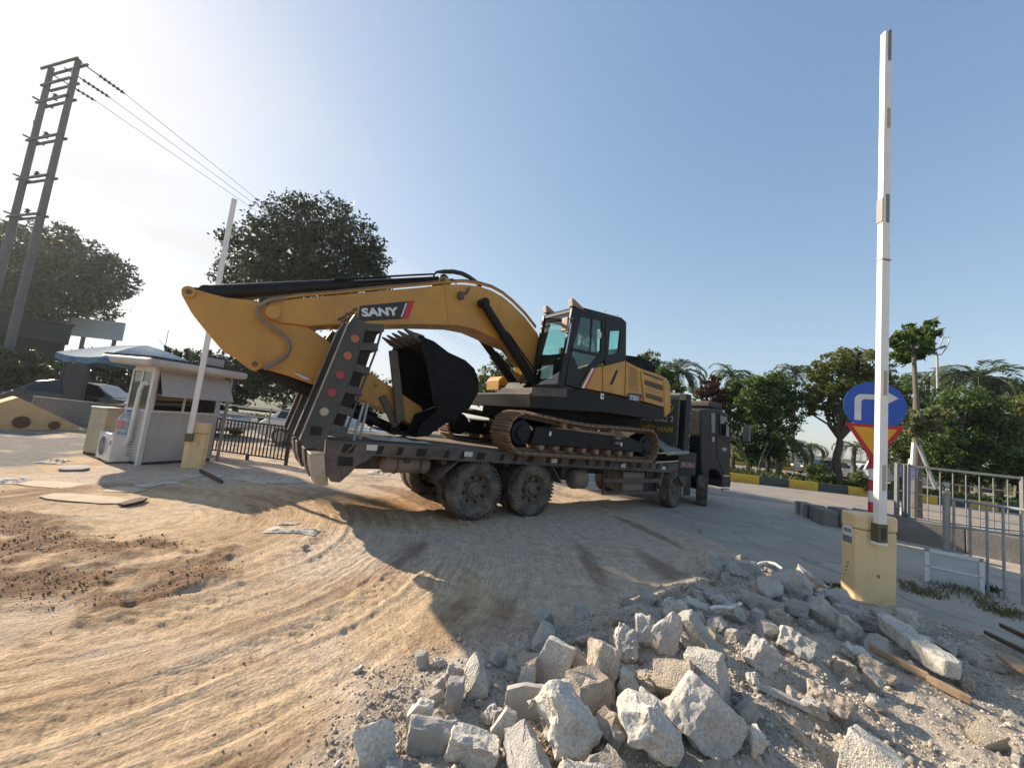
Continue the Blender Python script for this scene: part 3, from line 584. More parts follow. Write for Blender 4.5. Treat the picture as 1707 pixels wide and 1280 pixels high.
# wheels
def wheel_parts(r=.49, w=.28, lugs=44):
    ty = MB().lathe([(r * .60, .02), (r * .70, .0), (r * .90, .012), (r * .97, .045), (r, .075), (r, w - .075), (r * .97, w - .045), (r * .90, w - .012), (r * .70, w), (r * .60, w - .02)], n=48, axis='y')
    for k in range(lugs):
        a = 2 * math.pi * k / lugs; M_ = Matrix.Rotation(a, 4, 'Y')
        for yy in (.035, .125, .205):
            ty.box((-.021, yy, r - .006), (.021, yy + .045, r + .0015), 0, M_ @ Matrix.Rotation(.0, 4, 'Z'))
        ty.box((-.018, .006, r * .93), (.018, .03, r + .0005), 0, M_)
    rim = MB().lathe([(r * .61, .015), (r * .585, .02), (r * .57, .06), (r * .52, .085), (r * .50, .13), (r * .30, .145), (r * .27, .10), (r * .2, .085), (.0001, .08)], n=32, axis='y')
    for k in range(10):
        a = 2 * math.pi * k / 10; rim.cyl((r * .33 * math.cos(a), .145, r * .33 * math.sin(a)), (r * .33 * math.cos(a), .11, r * .33 * math.sin(a)), .013, n=6)
    holes = MB()
    for k in range(8):
        a = 2 * math.pi * (k + .5) / 8; holes.cyl((r * .43 * math.cos(a), .128, r * .43 * math.sin(a)), (r * .43 * math.cos(a), .16, r * .43 * math.sin(a)), .032, n=10)
    hub = MB().lathe([(.0001, .035), (.07, .035), (.085, .05), (.09, .11), (.12, .12)], n=20, axis='y')
    return ty.mesh('tyre', 'tyre_rubber', smooth=32), rim.mesh('rim', 'rim_steel', smooth=40), holes.mesh('hand_hole', 'slot_dark'), hub.mesh('hub', 'rim_steel', smooth=40)
WP = wheel_parts()
def wheel(s_, y, z, steer=0, flip=False, par=truck, off=T0):
    w = bpy.data.objects.new('wheel', None); COL.objects.link(w); w.parent = par; w.location = (s_ - off[0], y - off[1], z - off[2]); w.rotation_euler = (0, random.uniform(0, 6), steer + (math.pi if flip else 0)); w.empty_display_size = .1
    w.rotation_mode = 'YXZ'; w.rotation_euler = (0, random.uniform(0, 6.2), steer + (math.pi if flip else 0))
    for nm, me_ in zip(('tyre', 'rim', 'hand_holes', 'hub'), WP): mobj(nm, me_, w)['kind'] = 'stuff' if nm == 'hand_holes' else 'thing'
for s_ in (0, 1.22):
    for y, fl in ((.0, False), (.34, False), (2.5, True), (2.16, True)): wheel(s_, y, .485, 0, fl)
for s_, st in ((5.88, R_(13)), (7.42, R_(27))):
    wheel(s_, .02, .475, st); wheel(s_, 2.48, .475, st, True)
# mudguards, air tank, spare wheel, side guards
def guard(pts, y0=.02, y1=.7, nm='mudguard'):
    return tb(MB().strip(EL(pts, .02), .02, y0, y1), nm, 'deck_edge')
guard([(730, 800), (746, 785), (768, 767)]); guard([(921, 778), (929, 792), (936, 806)])
m = MB()
m.lathe([(.0001, 0), (.10, .01), (.15, .05), (.165, .09), (.165, .60), (.15, .64), (.10, .68), (.0001, .69)], n=24, axis='y')
ta = tb(MB().tube([(-1.62, .30, .87), (-1.58, .30, .87), (-1.54, .30, .87), (-.86, .30, .87), (-.82, .30, .87), (-.78, .30, .87)], [.02, .10, .145, .145, .10, .02], 24), 'air_tank', 'tank_grey', smooth=50)
for s_ in (-1.38, -1.0): tb(MB().tube([(s_, .30 + .152 * math.cos(a), .87 + .152 * math.sin(a)) for a in np.linspace(0, 6.283, 22)], .012, 6), 'tank_strap', 'truck_chassis', ta)
tb(MB().box((-1.9, .3, .78), (-1.6, .9, .98)), 'tail_bracket', 'truck_chassis', bevel=.02)
sw_ = bpy.data.objects.new('spare_wheel', None); COL.objects.link(sw_); sw_.parent = truck
tb(MB().tube([(2.35, .25, .66), (2.36, .25, .66), (2.42, .25, .66), (2.72, .25, .66), (2.78, .25, .66), (2.80, .25, .66)], [.10, .15, .20, .20, .14, .05], 20), 'filter_canister', 'tank_grey', smooth=40)
bpy.data.objects.remove(sw_)
tb(MB().box((2.2, .35, .62), (2.95, .8, .90)), 'battery_box', 'truck_chassis', bevel=.02)
a0, z0 = E(1003, 825, .02); a1, z1 = E(1100, 830, .02)
sg = tb(MB().box((3.15, .03, .36), (5.2, .07, .42)).box((3.15, .03, .62), (5.2, .07, .72)), 'side_guard', 'deck_edge', bevel=.006)
for s_ in (3.2, 3.8, 4.7, 5.12): tb(MB().box((s_, .075, .36), (s_ + .05, .115, .90)), 'guard_post', 'truck_chassis', sg)
tb(MB().box((3.9, .12, .40), (4.75, .62, .86)), 'fuel_tank', 'tank_grey', bevel=.05)
tb(MB().box((4.82, .12, .40), (5.15, .62, .88)), 'tool_box', 'truck_grey', bevel=.02)
tb(MB().prism([(5.25, .92), (5.33, .92), (5.22, .55), (5.14, .55)], .02, .6), 'mudguard', 'deck_edge')
# box, panel with licence lettering, grey lid behind the cab
tb(MB().box((5.9, .03, .80), (6.78, 2.45, 1.42)), 'cab_rear_box', 'truck_grey', bevel=.015)
lp = tb(MB().box((5.98, .02, 1.0), (6.7, .029, 1.18)), 'licence_panel', 'truck_chassis')
text('lettering', '29H-370.41', .62, .13, 'text_red', lp, (6.03 - T0[0], .017 - T0[1], 1.025), (R_(90), 0, 0), bold=.015)
for k in range(3): tb(MB().box((5.98, .02, 1.24 + k * .05), (6.7, .03, 1.265 + k * .05)), 'vent_slat', 'truck_chassis')
tb(MB().add([(5.35, .0, 1.36), (6.35, .0, 1.45), (6.35, .75, 1.75), (5.62, .75, 1.75), (5.35, .0, 1.30), (6.35, .0, 1.39), (6.35, .75, 1.69), (5.62, .75, 1.69)], [(0, 1, 2, 3), (7, 6, 5, 4), (0, 4, 5, 1), (1, 5, 6, 2), (2, 6, 7, 3), (3, 7, 4, 0)]), 'grey_lid', 'lid_grey')
tb(MB().prism([(5.95, .80), (6.35, .80), (6.35, .62), (6.25, .52), (6.12, .62)], .02, .10), 'guard_bracket', 'deck_edge')
tb(MB().box((6.28, .03, .30), (6.56, .06, .80)), 'mud_flap', 'black_rubber')
tb(MB().prism([(5.36, .92), (6.3, .92), (6.25, 1.02), (5.36, 1.02)], .03, .6), 'front_mudguard', 'deck_edge', bevel=.01)
for k, z_ in enumerate((1.14, 1.36)):
    tb(MB().bar((4.85, -.03, z_ - .02), (5.85, -.0, z_ + .04), .03, .035), 'loading_bar', 'worn_steel')
# headboard facing the load
hb = tb(MB().box((5.92, .12, 1.55), (5.98, 2.4, 2.92)), 'headboard', 'board_green', bevel=.008)
tb(MB().box((5.915, .10, 2.78), (5.985, 2.42, 2.87)), 'headboard_rail', 'board_grey', hb); tb(MB().box((5.915, .10, 2.90), (5.985, 2.42, 2.94)), 'headboard_rail', 'board_grey', hb)
rz = (R_(90), 0, R_(-90))
for body, zz, hh, mt, y1 in (('Anh Kỳ', 2.40, .26, 'text_yellow', 1.40), ('098 6322 2', 2.16, .17, 'text_white', 1.40), ('VIỆT NAM', 1.84, .24, 'text_yellow', 1.40)):
    text('lettering', body, .98, hh, mt, hb, (5.914 - T0[0], 1.22 - T0[1], zz), rz, bold=.02)
# dark column between headboard and cab (air intake, exhaust)
tb(MB().box((6.12, .03, 1.44), (6.36, .4, 2.95)), 'intake_stack', 'truck_grey', bevel=.02)
tb(MB().cyl((6.46, .16, 1.42), (6.46, .16, 2.72), .075), 'exhaust_stack', 'truck_chassis', smooth=40)
for k in range(4): tb(MB().cyl((6.46, .16, 1.55 + k * .3), (6.46, .16, 1.58 + k * .3), .082), 'stack_clamp', 'worn_steel')
# cab
cabp = EL([(1168.5, 683), (1186.6, 681), (1202, 683), (1215, 691), (1218.5, 702), (1218.5, 745), (1217, 795), (1213, 811), (1206, 809), (1202, 793), (1194, 783), (1184, 783), (1177, 795), (1173, 810), (1170, 800), (1168.5, 740)], 0)
smin = min(p[0] for p in cabp); smax = max(p[0] for p in cabp)
cab = tb(MB().prism(cabp, 0, 2.42), 'cab_body', 'truck_grey', bevel=.04, seg=3)
win = EL([(1199, 691), (1213, 695), (1217, 704), (1217, 729), (1200, 726)], -.006)
wn = tb(MB().prism(win, -.012, -.002), 'door_window', 'dark_glass', cab); 
fr = MB()
for i in range(len(win)):
    (ax, az), (bx, bz) = win[i], win[(i + 1) % len(win)]; fr.bar((ax, -.012, az), (bx, -.012, bz), .03, .04, (0, 1, 0))
tb(fr, 'window_frame', 'truck_chassis', wn)
w2 = EL([(1185, 689), (1192, 688), (1192, 722), (1186, 721)], -.006); tb(MB().prism(w2, -.012, -.002), 'quarter_window', 'dark_glass', cab)
dl = MB(); dd = EL([(1195, 686), (1195, 760), (1207, 790)], -.004)
for i in range(2): dl.bar((dd[i][0], -.003, dd[i][1]), (dd[i + 1][0], -.003, dd[i + 1][1]), .02, .012, (0, 1, 0))
tb(dl, 'door_seam', 'slot_dark', cab)
s_, z_ = E(1208, 749, -.01); text('lettering', 'FM', .22, .10, 'text_white', cab, (s_ - .12 - T0[0], -.006 - T0[1], z_ - .05), (R_(90), 0, 0), bold=.02)
s_, z_ = E(1188, 732, -.01); tb(MB().box((s_ - .06, -.035, z_ - .07), (s_ + .06, -.002, z_ + .07)), 'door_handle', 'reflector_cream', cab, bevel=.01)
tb(MB().box((smax - .42, .15, 2.05 - .45), (smax + .012, 2.27, 2.48)), 'windscreen', 'dark_glass', cab)
tb(MB().box((smax - .45, -.012, .50), (smax + .05, 2.43, .72)), 'bumper', 'truck_chassis', cab, bevel=.03)
s_, z_ = E(1192, 678, .3); tb(MB().box((s_ - .5, .2, z_ - .05), (s_ + .25, 2.2, z_ + .12)), 'roof_deflector', 'truck_chassis', cab, bevel=.04)
mr_ = tb(MB().tube([(smax - .15, -.02, 2.25), (smax + .1, -.28, 2.42), (smax + .12, -.32, 2.35)], .018), 'mirror_arm', 'black_rubber', cab)
tb(MB().box((smax + .04, -.46, 1.88), (smax + .14, -.26, 2.36)), 'mirror', 'plate_grey', cab, bevel=.03)
for z_ in (1.62, .86): tb(MB().box((smax - .5, -.05, z_ * .5), (smax - .1, .0, z_ * .5 + .05)), 'step', 'worn_steel', cab)
# loading ramps: two, each a pair of long side plates joined by climbing bars
plate = EL([(500, 733), (508, 747), (530, 747), (546, 728), (562, 690), (586, 630), (604, 575), (611, 539), (592, 525), (579, 543)], 0)
LN = EL([(612, 540), (640, 541), (625, 588), (592, 675), (575, 723), (548, 729)], 0)
rungs = [((611, 545), (639, 546)), ((602, 577), (629, 578)), ((592, 611), (614, 618)), ((580, 647), (602, 653)), ((566, 681), (588, 687)), ((553, 712), (576, 718))]
refl = [((591.5, 564.5), 'reflector_orange'), ((579.5, 593), 'reflector_orange'), ((567, 624.5), 'reflector_red'), ((553.5, 654), 'reflector_red'), ((540.5, 686), 'reflector_cream')]
for pair, ys in enumerate(((0.0, .72), (1.66, 2.40))):
    rp = bpy.data.objects.new('loading_ramp', None); COL.objects.link(rp); rp.parent = truck; rp.empty_display_size = .1
    for y in ys: tb(MB().prism(plate, y, y + .035), 'side_plate', 'ramp_grey', rp, bevel=.006)
    edge = EL([(500, 733), (579, 543), (592, 525)], 0)
    for y in ys:
        m = MB()
        for i in range(2): m.bar((edge[i][0] - .006, y + .012, edge[i][1]), (edge[i + 1][0] - .006, y + .012, edge[i + 1][1]), .075, .012, (0, 0, 1) if i else (1, 0, 0))
        tb(m, 'lit_edge_strip', 'worn_steel', rp)  # pale metal strip stands in for sunlight on each plate's rear edge
    if pair == 0:
        for (c, mt) in refl:
            s_, z_ = E(*c, -.004); tb(MB().cyl((s_, -.001, z_), (s_, -.014, z_), .055, n=20), 'reflector', mt, rp)
        s_, z_ = E(527, 718, -.004); tb(MB().box((s_ - .07, -.006, z_ - .06), (s_ + .07, .0, z_ + .06)), 'lock_hole', 'slot_dark', rp)
    # added dark sheet that makes the gaps between the bars look shaded
    sh = EL([(604, 548), (630, 552), (590, 668), (570, 716), (548, 722)], .05); tb(MB().prism(sh, ys[0] + .04, ys[1] - .004), 'gap_shade_sheet', 'slot_dark', rp)
    for (a, b_) in rungs:
        (ax, az), (bx, bz) = E(*a, 0), E(*b_, 0)
        tb(MB().bar((ax, ys[0] - .01, az), (bx, ys[0] - .01, bz), .10, .085, (0, 0, 1)).v and MB().prism([(ax - .02, az + .05), (bx, bz + .05), (bx + .02, bz - .06), (ax - .03, az - .06)], ys[0] - .012, ys[1] + .045), 'climbing_bar', 'ramp_grey', rp, bevel=.008)
    st = EL([(640, 540), (626, 588), (592, 678), (576, 724)], 0); m = MB()
    for i in range(3): m.bar((st[i][0], ys[0] + .02, st[i][1]), (st[i + 1][0], ys[0] + .02, st[i + 1][1]), .05, .02, (1, 0, 0))
    tb(m, 'front_strip', 'ramp_grey', rp)
# prop bars that hold the ramps, and rags lying on the deck
tb(MB().bar((-2.05, .25, 1.19), (-1.98, .25, 1.75), .035, .035).bar((-1.9, .5, 1.19), (-1.86, .5, 1.75), .035, .035), 'ramp_prop', 'galvanised')
# ================================================================ excavator (tail of the machine towards the cab of the lorry)
X0 = (2.4, 1.25, 1.17)
ex = thing('excavator', 'yellow and black tracked excavator with folded arm, chained on the grey flatbed lorry', 'excavator', TW(*X0), TH)
ex['label'] = 'yellow and black tracked excavator with folded arm standing on the grey flatbed lorry'
def xb(m, name, ms, parent=None, **k): return m.build(name, ms, parent or ex, off=X0, **k)
# ---- tracks
def ztr(s): return DZ(s) + .006
def track(y0, y1):
    tk = bpy.data.objects.new('track', None); COL.objects.link(tk); tk.parent = ex; tk.empty_display_size = .1
    A, B = .70, 4.28; r1, r2 = .345, .345          # idler and sprocket centres
    path = []
    za, zb = ztr(A) + r1 + .02, ztr(B) + r2 + .02
    for a in np.linspace(R_(270), R_(90), 15): path.append((A + r1 * math.cos(a), za + r1 * math.sin(a)))
    for t_ in np.linspace(0, 1, 24)[1:-1]: path.append((inter(A, B, t_), inter(za + r1, zb + r2, t_) - .05 * math.sin(math.pi * t_) * (1 + .5 * math.sin(5 * t_))))
    for a in np.linspace(R_(90), R_(-90), 15): path.append((B + r2 * math.cos(a), zb + r2 * math.sin(a)))
    for t_ in np.linspace(0, 1, 24)[1:-1]: path.append((inter(B, A, t_), inter(zb - r2, za - r1, t_)))
    P = np.array(path + [path[0]]); d_ = np.r_[0, np.cumsum(np.hypot(*np.diff(P, axis=0).T))]; n = 52
    # a three-grouser shoe, shared by all of them
    pitch = d_[-1] / n
    sm = MB().box((-pitch * .47, -(y1 - y0) / 2, -.012), (pitch * .47, (y1 - y0) / 2, .010))
    for gx in (-.33, -.02, .30): sm.box((pitch * gx, -(y1 - y0) / 2, .010), (pitch * gx + .018, (y1 - y0) / 2, .044))
    me_ = sm.mesh('shoe', 'muddy_steel')
    cm = MB()
    for k in range(n):
        q = (k + .5) * pitch; i = np.searchsorted(d_, q) - 1; t_ = (q - d_[i]) / (d_[i + 1] - d_[i]); c = P[i] * (1 - t_) + P[i + 1] * t_; dv_ = P[i + 1] - P[i]
        ang = math.atan2(dv_[1], dv_[0])
        o = mobj('shoe', me_, tk, (c[0] - X0[0], (y0 + y1) / 2 - X0[1], c[1] - X0[2])); o.rotation_euler = (0, -ang, 0)
        nx, nz = math.sin(ang), -math.cos(ang)
        for yy in (-.11, .07): cm.add([(c[0] + dv_[0] / np.hypot(*dv_) * a_ + nx * h_, (y0 + y1) / 2 + yy + b_, c[1] + dv_[1] / np.hypot(*dv_) * a_ + nz * h_) for a_ in (-pitch * .48, pitch * .48) for b_ in (0, .04) for h_ in (.014, .075)], [(0, 1, 3, 2), (4, 6, 7, 5), (0, 4, 5, 1), (2, 3, 7, 6), (0, 2, 6, 4), (1, 5, 7, 3)])
    xb(cm, 'link_chain', 'link_steel', tk)['kind'] = 'stuff'
    yc = (y0 + y1) / 2
    # frame
    fz0, fz1 = .22, .50
    xb(MB().prism([(A + .20, ztr(A) + .17), (A + .28, ztr(A) + .50), (B - .55, ztr(B) + .50), (B - .12, ztr(B) + .42), (B - .12, ztr(B) + .20)], yc - .22, yc + .22), 'track_frame', 'excavator_black', tk, bevel=.02)
    xb(MB().prism([(A + .6, ztr(A) + .50), (2.0, ztr(2) + .56), (3.0, ztr(3) + .56), (B - .6, ztr(B) + .50)], yc - .2, yc + .2), 'frame_top', 'muddy_steel', tk, bevel=.01)
    for c, nm, rr in (((A, za), 'idler', .245), ((B, zb), 'sprocket', .25)):
        xb(MB().lathe([(.0001, -.23), (rr * .55, -.23), (rr * .6, -.19), (rr * .9, -.17), (rr, -.1), (rr, .1), (rr * .9, .17), (rr * .6, .19), (.0001, .2)], (c[0], yc, c[1]), 28, axis='y'), nm, 'excavator_black', tk, smooth=40)
    for s_ in np.linspace(A + .48, B - .50, 8):
        xb(MB().lathe([(.0001, -.2), (.06, -.2), (.085, -.15), (.085, .15), (.06, .2), (.0001, .2)], (s_, yc, ztr(s_) + .145), 14, axis='y'), 'roller', 'muddy_steel', tk, smooth=40)
    for s_ in (1.7, 3.1): xb(MB().lathe([(.0001, -.2), (.06, -.2), (.075, -.15), (.075, .12), (.0001, .14)], (s_, yc, ztr(s_) + .58), 12, axis='y'), 'carrier_roller', 'muddy_steel', tk, smooth=40)
    for s_, zz in ((1.3, .36), (3.35, .30)): xb(MB().box((s_, yc - .232, ztr(s_) + zz), (s_ + .05, yc - .222, ztr(s_) + zz + .08)), 'sticker', 'sticker_white', tk)
    for s_, zz in ((1.85, .53), (3.1, .44), (3.1, .33)): xb(MB().box((s_, yc - .30, ztr(s_) + zz), (s_ + .16, yc - .222, ztr(s_) + zz + .05)), 'lug', 'tank_grey', tk)
    return tk
track(-.24, .34); track(2.14, 2.72)
xb(MB().prism([(1.2, 1.42), (1.7, 1.80), (3.1, 1.80), (3.6, 1.40)], .34, 2.16), 'carbody', 'excavator_black', bevel=.02)
xb(MB().lathe([(.0001, 1.78), (.70, 1.78), (.70, 1.96), (.62, 1.99), (.0001, 1.99)], (2.42, 1.25, 0), 40), 'slewing_ring', 'excavator_black', smooth=40)
# ---- upper structure
sk = EL([(884, 655), (946, 655), (970, 647), (1038, 662), (1108, 680), (1109, 697), (1088, 699), (1010, 688), (942, 684), (884, 680)], -.14)
xb(MB().prism(sk, -.14, 2.62), 'main_frame', 'excavator_black', bevel=.015)
xb(MB().prism(EL([(888, 646), (945, 648), (946, 662), (886, 660)], -.15), -.15, .9), 'cab_step', 'deck_edge', bevel=.012)
xb(MB().box((1.15, .36, 1.80), (4.7, 2.12, 2.32)), 'under_frame', 'bucket_black', bevel=.03)
# yellow side panels
Y0 = -.17
pan = {'front_side_panel': [(987, 614), (1004, 611), (1004, 653), (970, 646)],
       'door_side_panel': [(1005.2, 611), (1042.6, 601.5), (1041, 660), (1005.2, 652.5)],
       'mid_side_panel': [(1044, 602), (1066, 613.5), (1072.5, 669), (1042.5, 661)],
       'rear_side_panel': [(1067.5, 614), (1104.6, 626.6), (1107, 678.5), (1074, 669.5)]}
po = {}
for k_, v_ in pan.items(): po[k_] = xb(MB().prism(EL(v_, Y0), Y0, .35), k_, 'excavator_yellow', bevel=.012)
rs = EL([(987, 614), (994, 613), (977, 648), (970, 646.5)], Y0 - .004); xb(MB().prism([rs[0], ((rs[0][0] + rs[1][0]) / 2, (rs[0][1] + rs[1][1]) / 2), ((rs[2][0] + rs[3][0]) / 2, (rs[2][1] + rs[3][1]) / 2), rs[3]], Y0 - .006, Y0 - .001), 'stripe', 'decal_white', po['front_side_panel'])
xb(MB().prism([((rs[0][0] + rs[1][0]) / 2, (rs[0][1] + rs[1][1]) / 2), rs[1], rs[2], ((rs[2][0] + rs[3][0]) / 2, (rs[2][1] + rs[3][1]) / 2)], Y0 - .006, Y0 - .001), 'stripe', 'decal_red', po['front_side_panel'])
hd = EL([(1027, 617), (1031, 616.5), (1021, 641), (1016.5, 641)], Y0 - .004); xb(MB().prism(hd, Y0 - .005, Y0 - .001), 'handle_recess', 'vent_dark', po['door_side_panel'])
def vent(px, n, par):
    q = EL(px, Y0 - .004); v = xb(MB().prism(q, Y0 - .004, Y0 - .001), 'vent', 'vent_dark', par); m = MB()
    (ax, az), (bx, bz), (cx_, cz), (dx, dz) = q
    for i in range(1, n):
        t_ = i / n; m.bar((inter(ax, dx, t_), Y0 - .008, inter(az, dz, t_)), (inter(bx, cx_, t_), Y0 - .008, inter(bz, cz, t_)), .012, .016, (0, 0, 1))
    xb(m, 'louvre', 'decal_brown', v)['kind'] = 'stuff'
vent([(1073, 620), (1103, 631), (1103.5, 634.5), (1073.3, 623)], 3, po['rear_side_panel'])
vent([(1075, 633), (1104, 642), (1104.5, 651), (1075.5, 641)], 6, po['rear_side_panel'])
vent([(1077, 655), (1104.5, 663), (1105, 671), (1077.5, 662)], 6, po['rear_side_panel'])
# model plate
mp_ = EL([(1048, 654.5), (1070, 657.5), (1071.5, 668), (1043, 661.2)], Y0 - .004); mpo = xb(MB().prism(mp_, Y0 - .006, Y0 - .001), 'model_plate', 'decal_black', po['mid_side_panel'])
(a_, za_), (b2, zb_) = E(1049, 663.0, Y0), E(1064, 665.5, Y0)
tx = text('lettering', 'SY305H', b2 - a_, .115, 'decal_white', mpo, (a_ - X0[0], Y0 - .008 - X0[1], za_ - .045 - X0[2]), (R_(90), -math.atan2(zb_ - za_, b2 - a_) * 1, 0), bold=.02)
q = EL([(1066, 663.5), (1071, 664.5), (1071.5, 668), (1063, 666)], Y0 - .007); xb(MB().prism(q, Y0 - .009, Y0 - .007), 'plate_corner', 'decal_red', mpo)
# mesh of small dots on the mid panel
m = MB(); q = EL([(1049, 612), (1063, 618), (1066, 652), (1047, 650)], Y0 - .003)
for i in range(9):
    for j in range(13):
        u_, v_ = (i + .5 * (j % 2)) / 9.5, j / 12
        s_ = inter(inter(q[0][0], q[1][0], u_), inter(q[3][0], q[2][0], u_), v_); z_ = inter(inter(q[0][1], q[1][1], u_), inter(q[3][1], q[2][1], u_), v_)
        m.prism([(s_ - .012, z_), (s_, z_ + .012), (s_ + .012, z_), (s_, z_ - .012)], Y0 - .004, Y0 - .001)
xb(m, 'grille_holes', 'decal_brown', po['mid_side_panel'])['kind'] = 'stuff'
s_, z_ = E(1003.5, 660.5, Y0 + .02); st = xb(MB().box((s_ - .045, Y0 + .01, z_ - .06), (s_ + .045, Y0 + .028, z_ + .06)), 'notice', 'sticker_white')
xb(MB().box((s_ - .02, Y0 + .006, z_ - .015), (s_ + .02, Y0 + .0095, z_ + .02)), 'notice_mark', 'decal_black', st)
# counterweight, hood, exhaust, right-hand tank
cw = EL([(1105.8, 627), (1113, 630), (1118, 640), (1119.5, 660), (1118.5, 688), (1109, 697), (1107.6, 678)], Y0)
xb(MB().prism(cw, Y0, 2.66), 'counterweight', 'excavator_yellow', bevel=.05, seg=3)
hp = EL([(1044, 603), (1066, 613), (1105, 627), (1107, 677), (1043, 660)], .36); xb(MB().prism(hp, .36, 2.6), 'engine_housing', 'excavator_yellow', bevel=.02)
ho = EL([(1043, 596), (1048, 592), (1068, 595), (1086, 602), (1092, 610), (1093, 624), (1043, 606)], .5); xb(MB().prism(ho, .5, 1.9), 'engine_hood', 'bucket_black', bevel=.04)
rl = [E(1090, 624, .4), E(1091.5, 603, .4), E(1083, 597.5, .4), E(1062, 594, .4)]; xb(MB().tube([(a, .4, b_) for a, b_ in rl], .016), 'hand_rail', 'excavator_black')
bx = EL([(831, 650), (832, 633), (838, 627), (866, 627), (880, 650)], 2.05); tk_ = xb(MB().prism(bx, 2.05, 2.62), 'tool_compartment', 'excavator_yellow', bevel=.02)
q = EL([(831, 643), (880, 644), (880, 645.5), (831, 644.5)], 2.045); xb(MB().prism(q, 2.04, 2.049), 'panel_seam', 'vent_dark', tk_)
q = EL([(834, 651), (853, 651), (853, 655), (834, 655)], 2.05); xb(MB().prism(q, 2.03, 2.2), 'lamp', 'sticker_white', tk_)
xb(MB().prism(EL([(828, 655), (900, 655), (900, 688), (826, 686)], 1.95), 1.95, 2.55), 'right_frame', 'bucket_black', bevel=.015)
s_, z_ = E(827, 609, 2.5); s2, z2 = E(823, 655, 2.5)
mi = xb(MB().tube([(s2, 2.5, z2), (s2 + .02, 2.5, z_ - .15), (s_ + .06, 2.5, z_ - .03), (s_ + .05, 2.5, z_)], .014), 'mirror_arm', 'excavator_black'); xb(MB().box((s_ - .03, 2.42, z_ - .06), (s_ + .05, 2.56, z_ + .10)), 'mirror', 'excavator_black', mi, bevel=.02)
# ---- operator's cab
CY0, CY1 = -.12, .86
side = EL([(958.5, 513), (1000, 523), (1036, 531), (1044, 538), (1043.5, 601), (1004, 611), (987, 614), (968, 648), (943, 646), (938, 632), (946, 580)], CY0)
sx0 = side[0][0]
def frame_ring(pts, hole, y0, y1, name, ms, par):
    """a panel with a window hole, made as quads between two loops of equal length"""
    n = len(pts); m = MB(); vs_ = [(a, y, b_) for y in (y0, y1) for lst in (pts, hole) for a, b_ in lst]
    f = []
    for i in range(n):
        j = (i + 1) % n; f += [(i, j, n + j, n + i), (2 * n + i, 3 * n + i, 3 * n + j, 2 * n + j), (i, 2 * n + i, 2 * n + j, j), (n + i, n + j, 3 * n + j, 3 * n + i)]
    m.add(vs_, f); return xb(m, name, ms, par)
cb = bpy.data.objects.new('operator_cab', None); COL.objects.link(cb); cb.parent = ex; cb.empty_display_size = .1
def Q(pts, y=CY0): return EL(pts, y)
# left side: front pillar, door with window, rear pillar with window
doorO = Q([(968, 522), (1007, 531), (1006, 606), (986, 613), (967, 646), (945, 644)]); 
frontwin = [(970, 526), (1004, 534), (1001.5, 590), (984, 612), (966, 622), (955, 590)]
door_out = [(960, 516), (1009, 526), (1008, 600), (990, 614), (966, 648), (943, 640)]
door_in = [(969, 527), (1004, 534.5), (1001.5, 589), (986, 607), (965, 617), (953.5, 588)]
for yy, nm in ((CY0, 'door'), (CY1 - .04, 'right_wall')):
    dr = frame_ring(Q(door_out), Q(door_in), yy, yy + .045, nm, 'cab_black', cb)
    rr = frame_ring(Q([(1010, 526), (1044, 537), (1043.5, 601), (1009, 610)]), Q([(1017, 552), (1035, 551), (1031, 588), (1014, 592)]), yy, yy + .045, 'rear_side_wall', 'cab_black', cb)
    gl1 = xb(MB().prism(Q(door_in), yy + .02, yy + .026), 'door_window', 'cab_glass', dr)
    gl2 = xb(MB().prism(Q([(1017, 552), (1035, 551), (1031, 588), (1014, 592)]), yy + .02, yy + .026), 'rear_side_window', 'cab_glass', rr)
    if yy != CY0: xb(MB().prism(Q([(953.5, 584), (1001.5, 588), (986, 608), (965, 619), (952, 610)]), yy + .03, yy + .04), 'lower_panel', 'cab_black', dr)
    if yy == CY0:
        m = MB(); (a, b_), (c, d_) = Q([(953.5, 582)])[0], Q([(1002, 592)])[0]; m.bar((a, yy + .0, b_), (c, yy + .0, d_), .03, .05, (0, 0, 1)); (a, b_), (c, d_) = Q([(988, 530)])[0], Q([(984, 588)])[0]; m.bar((a, yy + .012, b_), (c, yy + .012, d_), .02, .022, (1, 0, 0)); xb(m, 'window_bar', 'cab_black', dr)
        s_, z_ = Q([(1000.5, 558)])[0]; xb(MB().box((s_ - .05, yy + .005, z_ - .06), (s_ + .05, yy + .018, z_ + .06)), 'notice', 'sticker_white', dr)
        q = Q([(968, 590), (976, 585), (985, 590), (992, 595), (984, 607), (966, 617), (961, 603)])
        hr = [Q([p])[0] for p in ((950, 540), (944, 575), (941, 590))]; xb(MB().tube([(a - .02, yy - .05, b_) for a, b_ in hr], .014), 'hand_rail', 'chrome_rod', dr)
        xb(MB().prism(Q([(1009, 548), (1013, 549), (1012, 558), (1008, 557)]), yy - .02, yy + .02), 'door_latch', 'black_rubber', dr)
        xb(MB().prism(Q([(943, 641), (966, 649), (987, 615), (1009, 610), (1009, 630), (972, 660), (940, 656)]), yy + .03, yy + .3), 'door_sill', 'cab_black', cb, bevel=.01)
